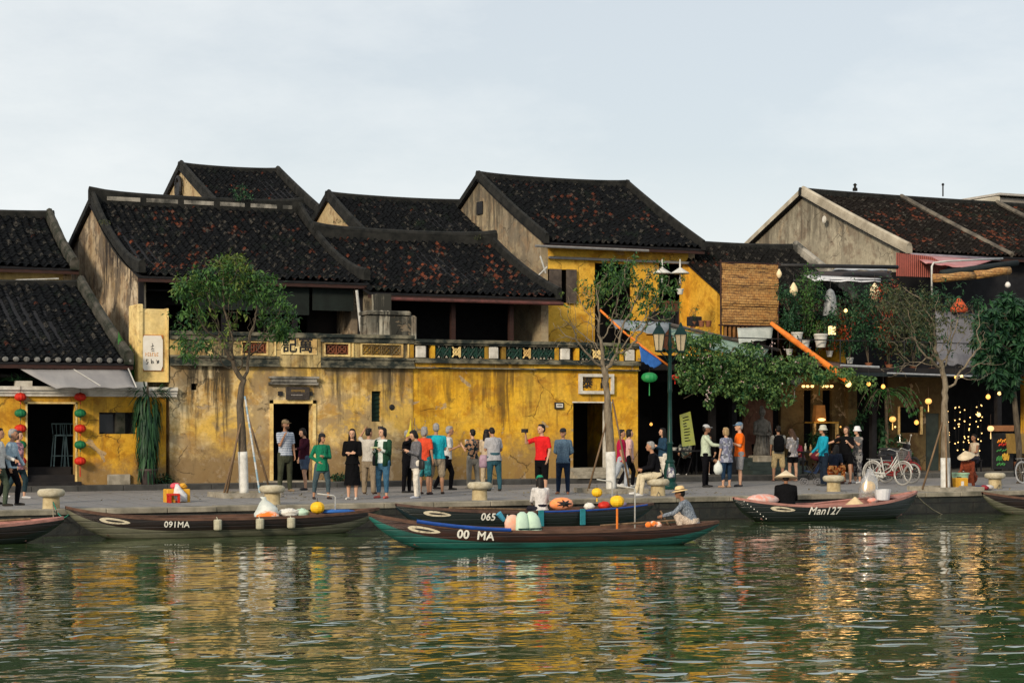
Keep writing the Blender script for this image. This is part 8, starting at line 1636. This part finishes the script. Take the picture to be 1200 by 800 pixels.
# seated behind table
def seatp(px,py,wy,z,hh,label,face,top,bot,**k):
    q=at(px,py,wy); q.z=z; return P(label,q,hh,face,top,bot,pelvis=0.45,legL=((0.12,1,-0.05),(0,0.05,-1)),legR=((0.12,1,-0.05),(0,0.05,-1)),group='seated people at the restaurant',**k)
def stool(q,label,h=0.40,m=m_dark):
    o=thing('low_stool',label,'stool',q,'low stools at the restaurant'); mb=MB(); mb.bbox(q.x-0.18,q.x+0.18,q.y-0.16,q.y+0.16,q.z+h-0.04,q.z+h,0.01); obj('seat',mb,m,o)
    for sx in (-1,1):
        for sy in (-1,1): mb=MB(); mb.box(q.x+sx*0.14-0.02,q.x+sx*0.14+0.02,q.y+sy*0.12-0.02,q.y+sy*0.12+0.02,q.z,q.z+h-0.041); obj('leg',mb,m,o)
for (px,wy,hh,lb,fc,tp,bt,kw) in ((804,52.7,1.60,'seated man in dark cap leaning on the table behind the lamp post',-20,A('dark print shirt',(0.03,0.05,0.05),(0.15,0.16,0.14),'print'),A('black trousers',(0.005,0.005,0.007)),dict(hair=('black','short'),hat=('cap',M('dark red cap',(0.05,0.02,0.025),bump=0)),armL=LAP,armR=LAP,lean=14,head=(0,14))),
 (831,52.6,1.58,'seated woman in black with bare legs behind the man in pale green',10,A('black top',(0.005,0.005,0.006)),A('dark shorts',(0.02,0.02,0.025)),dict(hair=('black','bob'),skin_='light',armL=LAP,armR=PHONE,blen=0.35,female=True)),
 (886,52.9,1.58,'seated person in black resting their chin, left on the restaurant steps',25,A('black top',(0.005,0.005,0.006)),A('black trousers',(0.005,0.005,0.007)),dict(hair=('black','short'),armL=LAP,armR=CHIN,lean=10)),
 (898,52.6,1.55,'seated person in dark brown on the restaurant steps beside the statue',-30,A('dark brown top',(0.03,0.02,0.018)),A('black trousers',(0.005,0.005,0.007)),dict(hair=('black','bob'),armL=LAP,armR=LAP,lean=12,female=True)),
 (982,52.5,1.60,'seated man in black deep in the restaurant behind the turquoise jacket',0,A('black top',(0.005,0.005,0.006)),A('black trousers',(0.005,0.005,0.007)),dict(hair=('black','short'),armL=LAP,armR=LAP)),
 (939,52.4,1.50,'seated person in raspberry red behind the woman in the pale print',-60,A('raspberry shirt',(0.35,0.04,0.08)),A('grey trousers',(0.12,0.12,0.13)),dict(hair=('black','short'),armL=LAP,armR=LAP,lean=20)),
 (1143,51.4,1.60,'woman in cream sleeveless top seated under the fairy lights',-65,A('cream vest',(0.50,0.42,0.32)),A('dark trousers',(0.02,0.02,0.03)),dict(hair=('black','short'),armL=LAP,armR=LAP,sleeve=0,skin_='brown',female=True,lean=4))):
    q=at(px,550,wy); q.z=0.15; seatp(px,550,wy,0.15,hh,lb,fc,tp,bt,**kw); stool(q+V3(0,0,0),'low stool under the '+lb.replace('seated ','').split(' in the ')[0][:60])
# --- right group
i=P('man in pale green shirt and white cap reaching out to the couple',G(827,570.5),1.70,85,A('pale green shirt',(0.50,0.58,0.44)),A('black trousers',(0.005,0.005,0.007)),('black','short'),('cap',M('white cap',(0.45,0.46,0.47),bump=0)),'brown',REACH,REACH,((0.05,0.06,-1),(0,0,-1)),((0.06,-0.06,-1),(0,-0.05,-1)),sleeve=1.0,shoes=(0.02,0.02,0.02),top_len=0.50)
i=P('blond woman in blue grey print blouse holding a white bag',G(851,571),1.62,-140,A('blue grey print',(0.30,0.32,0.38),(0.14,0.15,0.22),'print'),A('navy capri trousers',(0.015,0.035,0.07)),('blond','bob'),None,'light',HANG,HANG,((0.06,0.03,-1),(0,0,-1)),((0.10,0,-1),(0,0,-1)),blen=0.80,shoes=(0.35,0.22,0.14),female=True,fat=1.15,top_len=0.42,sleeve=0.6)
hb=i['hand'](-1,0.06); mb=MB(); mb.loft([(hb.x,hb.y,hb.z-0.36,0.10,0.07),(hb.x,hb.y,hb.z-0.26,0.15,0.10),(hb.x,hb.y,hb.z-0.12,0.14,0.09),(hb.x,hb.y,hb.z-0.02,0.04,0.03),(hb.x,hb.y,hb.z+0.03,0.02,0.02)],12); single('plastic_bag',mb,m_wbag,'white bag hanging from the hand of the blond woman','bag',smooth=True)
P('man in bright orange t shirt and blue cap with grey shorts facing left',G(867,570),1.76,-85,A('bright orange tee',(0.80,0.14,0.012)),A('grey shorts',(0.22,0.22,0.23),(0.16,0.16,0.17),'fine'),('grey','short'),('cap',M('blue grey cap',(0.12,0.20,0.30),bump=0)),'light',PHONE,PHONE,((0.03,0.06,-1),(0,-0.02,-1)),((0.06,-0.06,-1),(0,-0.05,-1)),blen=0.50,bkind='wide',shoes=(0.03,0.03,0.04),top_len=0.47)
i=P('man with a black backpack in beige shorts seen from behind',G(912,563.5),1.66,178,A('grey tee',(0.24,0.24,0.22)),A('beige shorts',(0.55,0.42,0.22)),('black','short'),None,'tan',HANG,PHONE,((0.10,0.03,-1),(0.02,0,-1)),((0.10,-0.02,-1),(0.02,0,-1)),blen=0.52,bkind='wide',shoes=(0.25,0.12,0.08),barefoot=False)
c=i['up'](0,-0.12,0.68); o=thing('backpack','black backpack on the man in beige shorts','backpack',c-V3(0,0,0.25)); M4=Matrix.Translation(c)@i['rot'].to_4x4(); mb=MB(); mb.loft([(0,0,-0.25,0.13,0.08),(0,0,-0.2,0.17,0.11),(0,0,0.1,0.17,0.10),(0,0,0.22,0.13,0.07),(0,0,0.27,0.05,0.03)],16,M=M4); obj('pack_body',mb,A('black nylon',(0.005,0.005,0.006)),o,smooth=True)
for s0 in (-1,1): mb=MB(); mb.tube([i['up'](s0*0.06,-0.08,0.80),i['up'](s0*0.07,-0.01,0.845),i['up'](s0*0.075,0.085,0.78),i['up'](s0*0.08,0.07,0.62)],0.022,6); obj('strap',mb,A('black nylon',(0.005,0.005,0.006)),o,smooth=True)
i=P('woman in pale print top and black shorts with bowed head beside the backpack man',G(929,563.5),1.58,-150,A('pale print',(0.48,0.45,0.44),(0.22,0.22,0.24),'print'),A('black shorts',(0.005,0.005,0.006)),('brown','long'),None,'light',PHONE,PHONE,((0.05,0.05,-1),(0,0,-1)),((0.06,-0.04,-1),(0.03,0,-1)),blen=0.32,female=True,head=(0,28),shoes=(0.35,0.2,0.14),top_len=0.46,sleeve=0.9)
i=P('person in turquoise jacket and pale bucket hat pushing a stroller left',G(965,569),1.66,-70,A('turquoise jacket',(0.012,0.28,0.40)),A('dark navy trousers',(0.012,0.02,0.035)),('black','bob'),('bucket',M('pale hat',(0.45,0.45,0.38),bump=0)),'tan',((0.12,0.3,-1),(0,0.7,-0.6)),((0.12,0.3,-1),(0,0.7,-0.6)),*STAND2,sleeve=1.0,shoes=(0.05,0.05,0.05),female=True)
# stroller
q=G(951,567.5); st=thing('stroller','dark folding baby stroller pushed by the person in turquoise','stroller',q); Rm=Matrix.Rotation(math.atan2(-SN,CS)+R(0),4,'Z'); MM=Matrix.Translation(q)@Rm
def SM(mb): mb.v=[MM@Vector(v) for v in mb.v]; return mb
for x in (-0.22,0.16):
    for y in (-0.2,0.2): mb=MB(); mb.tube([(x+0.085*math.cos(a*math.pi/8),y,0.09+0.085*math.sin(a*math.pi/8)) for a in range(17)],0.018,6,cap=False); mb.tube([(x,y-0.02,0.09),(x,y+0.02,0.09)],0.04,10); obj('wheel',SM(mb),M('grey rubber',(0.15,0.15,0.16),bump=0),st,smooth=True)
mb=MB()
for y in (-0.2,0.2): mb.tube([(-0.22,y,0.09),(0.12,y,0.55),(0.40,y,1.0)],0.012,6); mb.tube([(0.16,y,0.09),(-0.12,y,0.55)],0.012,6)
mb.tube([(0.40,-0.2,1.0),(0.40,0.2,1.0)],0.016,6); mb.tube([(-0.22,-0.2,0.09),(-0.22,0.2,0.09)],0.01,6); obj('frame',SM(mb),m_iron,st,smooth=True)
mb=MB(); mb.add([(-0.2,-0.18,0.42),(0.1,-0.18,0.36),(0.1,0.18,0.36),(-0.2,0.18,0.42),(0.30,-0.18,0.80),(0.30,0.18,0.80),(-0.2,-0.18,0.38),(0.12,-0.18,0.31),(0.12,0.18,0.31),(-0.2,0.18,0.38),(0.34,-0.18,0.79),(0.34,0.18,0.79)],[(0,1,2,3),(1,4,5,2),(9,8,7,6),(8,11,10,7),(0,6,7,1),(1,7,10,4),(3,2,8,9),(2,5,11,8),(0,3,9,6),(4,10,11,5)]); obj('seat',SM(mb),A('navy canvas',(0.02,0.035,0.08)),st)
mb=MB(); mb.ell((0.18,0,0.82),(0.22,0.19,0.14),12,8); obj('hood',SM(mb),A('dark red canvas',(0.10,0.015,0.025)),st,smooth=True)
# squatting woman in orange batik
q=G(976,567.5); P('woman in orange batik dress and dark scarf sitting low, facing away',q,1.58,150,A('navy scarf top',(0.015,0.02,0.035)),A('orange batik',(0.42,0.09,0.02),(0.55,0.25,0.08),'print'),('black','long'),None,'tan',LAP,LAP,((0.25,0.95,0.25),(0.05,-0.15,-1)),((0.25,0.95,0.25),(0.05,-0.15,-1)),pelvis=0.42,lean=22,head=(0,20),shoes=(0.2,0.08,0.05),bkind='wide',top_len=0.56,female=True)
mb=MB(); v_=q; mb.loft([(q.x,q.y,0.005,0.33,0.28),(q.x,q.y,0.2,0.31,0.27),(q.x,q.y,0.42,0.24,0.22),(q.x,q.y,0.55,0.18,0.15)],18); obj('dress_skirt',mb,A('orange batik',(0.42,0.09,0.02)),[o for o in bpy.data.objects if o.get('label','').startswith('woman in orange batik')][0] if False else None) if False else None
i=P('woman in short black playsuit stretching her arm to the left',G(992,566.5),1.64,-35,A('black playsuit',(0.005,0.005,0.006)),A('black playsuit',(0.005,0.005,0.006)),('brown','tail'),None,'light',((0.15,0.2,-1),(-0.2,0.8,0.6)),((0.75,0.35,-0.35),(0.7,0.5,-0.3)),((0.10,0.1,-1),(0,-0.05,-1)),((0.08,-0.06,-1),(0,-0.05,-1)),blen=0.34,female=True,shoes=(0.12,0.06,0.05))
i=P('person in white bucket hat and camouflage shirt taking a photo left of the bicycle',G(1005,566),1.62,-60,A('camouflage shirt',(0.28,0.24,0.22),(0.12,0.12,0.12),'print'),A('dark print trousers',(0.05,0.05,0.06),(0.2,0.2,0.2),'print'),('black','bob'),('bucket',M('white bucket hat',(0.70,0.70,0.72),bump=0)),'light',((0.25,0.5,-0.5),(-0.35,0.5,0.6)),((0.25,0.5,-0.5),(-0.3,0.5,0.7)),*STAND2,sleeve=0.55,female=True,shoes=(0.6,0.6,0.6),blen=0.8)
held('phone','black phone held up by the person in the white bucket hat','phone',(i['hand'](1)+i['hand'](-1))/2+V3(0,0,0.03),(0.14,0.015,0.08),i['rot'],m_iron)
# fruit vendor
m_straw=M('pale palm hat',(0.66,0.56,0.40),(0.52,0.42,0.28),9,0.7,0.2)
q=G(1138,570); P('vendor in rust coloured clothes and conical straw hat sitting low by the yellow tin',q,1.52,-40,A('rust blouse',(0.22,0.05,0.02),(0.15,0.035,0.02),'fine'),A('rust trousers',(0.20,0.05,0.025)),('black','short'),('conical',m_straw),'brown',LAP,LAP,((0.25,0.95,0.35),(0.05,-0.3,-1)),((0.25,0.95,0.35),(0.05,-0.3,-1)),pelvis=0.28,lean=26,head=(0,22),sleeve=1.0,shoes=(0.1,0.05,0.04),female=True,fat=1.15)
q=G(1110,572.5); b=thing('bucket','pale green plastic bucket at the foot of the bare tree','bucket',q+V3(0,-0.55,0)); y=q.y-0.55; mb=MB(); mb.lathe([(0.17,0.0),(0.23,0.40),(0.24,0.40),(0.255,0.42),(0.255,0.45),(0.22,0.45),(0.16,0.03)],(q.x,y,0.002),22); obj('bucket_body',mb,M('pale green plastic',(0.34,0.52,0.36),(0.28,0.45,0.31),6,0.4,0),b,smooth='auto'); mb=MB(); mb.tube([(q.x+0.25*math.cos(a*math.pi/8),y-0.02-0.1*math.sin(a*math.pi/8),0.44-0.12*math.sin(a*math.pi/8)) for a in range(9)],0.007,5); obj('handle',mb,m_chrome,b)
q=G(1124,574); b=thing('yellow_tin','square yellow tin between the green bucket and the vendor','tin',q); mb=MB(); mb.bbox(q.x-0.20,q.x+0.20,q.y-0.14,q.y+0.14,0.002,0.33,0.02); obj('tin_body',mb,my,b); mb=MB(); mb.box(q.x-0.045,q.x+0.045,q.y-0.146,q.y-0.142,0.10,0.24); obj('tin_label',mb,m_wht,b); mb=MB(); mb.lathe([(0.06,0.33),(0.06,0.355)],(q.x,q.y,0),12); obj('tin_lid',mb,m_brown,b)
for k,(px,c_,lb) in enumerate(((1146,(0.02,0.03,0.08),'dark blue cloth heap right of the vendor'),(1153,(0.25,0.02,0.03),'dark red cloth heap near the last bollard'),(1158,(0.5,0.48,0.46),'small white parcel beside the last bollard'))):
    q=G(px,575-k*0.5); mb=MB(); mb.ell((q.x,q.y,0.07),(0.15,0.12,0.075),12,8,noise=.15,seed=k); single('cloth_heap',mb,M(lb,c_,bump=0.3),lb,'bundle',smooth=True)
# --- boat people
def onboat(Mw,prm_,t,y,z=0.0): x,b,zz,zk=prm_(t); return Mw@Vector((x,y*b,z))
q=onboat(MC_,pC,0.925,0.0,0.06); q0=q.copy()
i=P('rower in round straw hat crouching at the right end of the nearest boat',q,1.58,-100,A('grey patterned shirt',(0.22,0.25,0.29),(0.10,0.12,0.15),'fine'),A('beige print trousers',(0.50,0.42,0.34),(0.36,0.29,0.23),'fine'),('black','short'),('straw',M('straw hat',(0.68,0.50,0.26),(0.55,0.38,0.18),12,0.8,0.3)),'brown',((0.12,0.75,-0.75),(-0.05,0.95,-0.25)),((0.12,0.75,-0.75),(-0.05,0.95,-0.25)),((0.20,0.85,0.55),(0.05,-0.35,-1)),((0.20,0.85,0.55),(0.05,-0.35,-1)),pelvis=0.30,lean=24,sleeve=1.0,barefoot=True,top_len=0.50,group='people in the rowing boats')
hh=(i['hand'](1)+i['hand'](-1))/2; mb=MB(); mb.tube([hh+V3(0.02,0,0.12),hh+V3(0.25,-0.25,-0.45),hh+V3(0.42,-0.42,-0.95)],[0.018,0.018,0.03],7); single('paddle',mb,m_wood,'brown paddle held by the crouching rower in the straw hat','paddle')
q=onboat(MB_,pB,0.555,0.1,0.10)
P('woman in green cap and white shirt sitting in the 065 MA boat, seen from behind',q,1.58,200,A('white cotton shirt',(0.62,0.60,0.58)),A('dark trousers',(0.02,0.02,0.03)),('black','long'),('cap',M('bright green cap',(0.01,0.24,0.12),bump=0)),'tan',LAP,LAP,((0.15,1,0.1),(0.05,0.3,-0.9)),((0.15,1,0.1),(0.05,0.3,-0.9)),pelvis=0.28,lean=8,sleeve=0.9,group='people in the rowing boats',female=True)
q=onboat(MD_,pD,0.275,0.0,0.10)
P('person in black shirt and conical hat sitting in the Man127 boat',q,1.72,170,A('black cotton shirt',(0.005,0.005,0.006)),A('black trousers',(0.005,0.005,0.007)),('black','short'),('conical',m_straw),'brown',LAP,LAP,((0.15,1,0.1),(0.05,0.3,-0.9)),((0.15,1,0.1),(0.05,0.3,-0.9)),pelvis=0.22,lean=18,head=(0,12),sleeve=1.0,group='people in the rowing boats',fat=1.2,build=1.18)
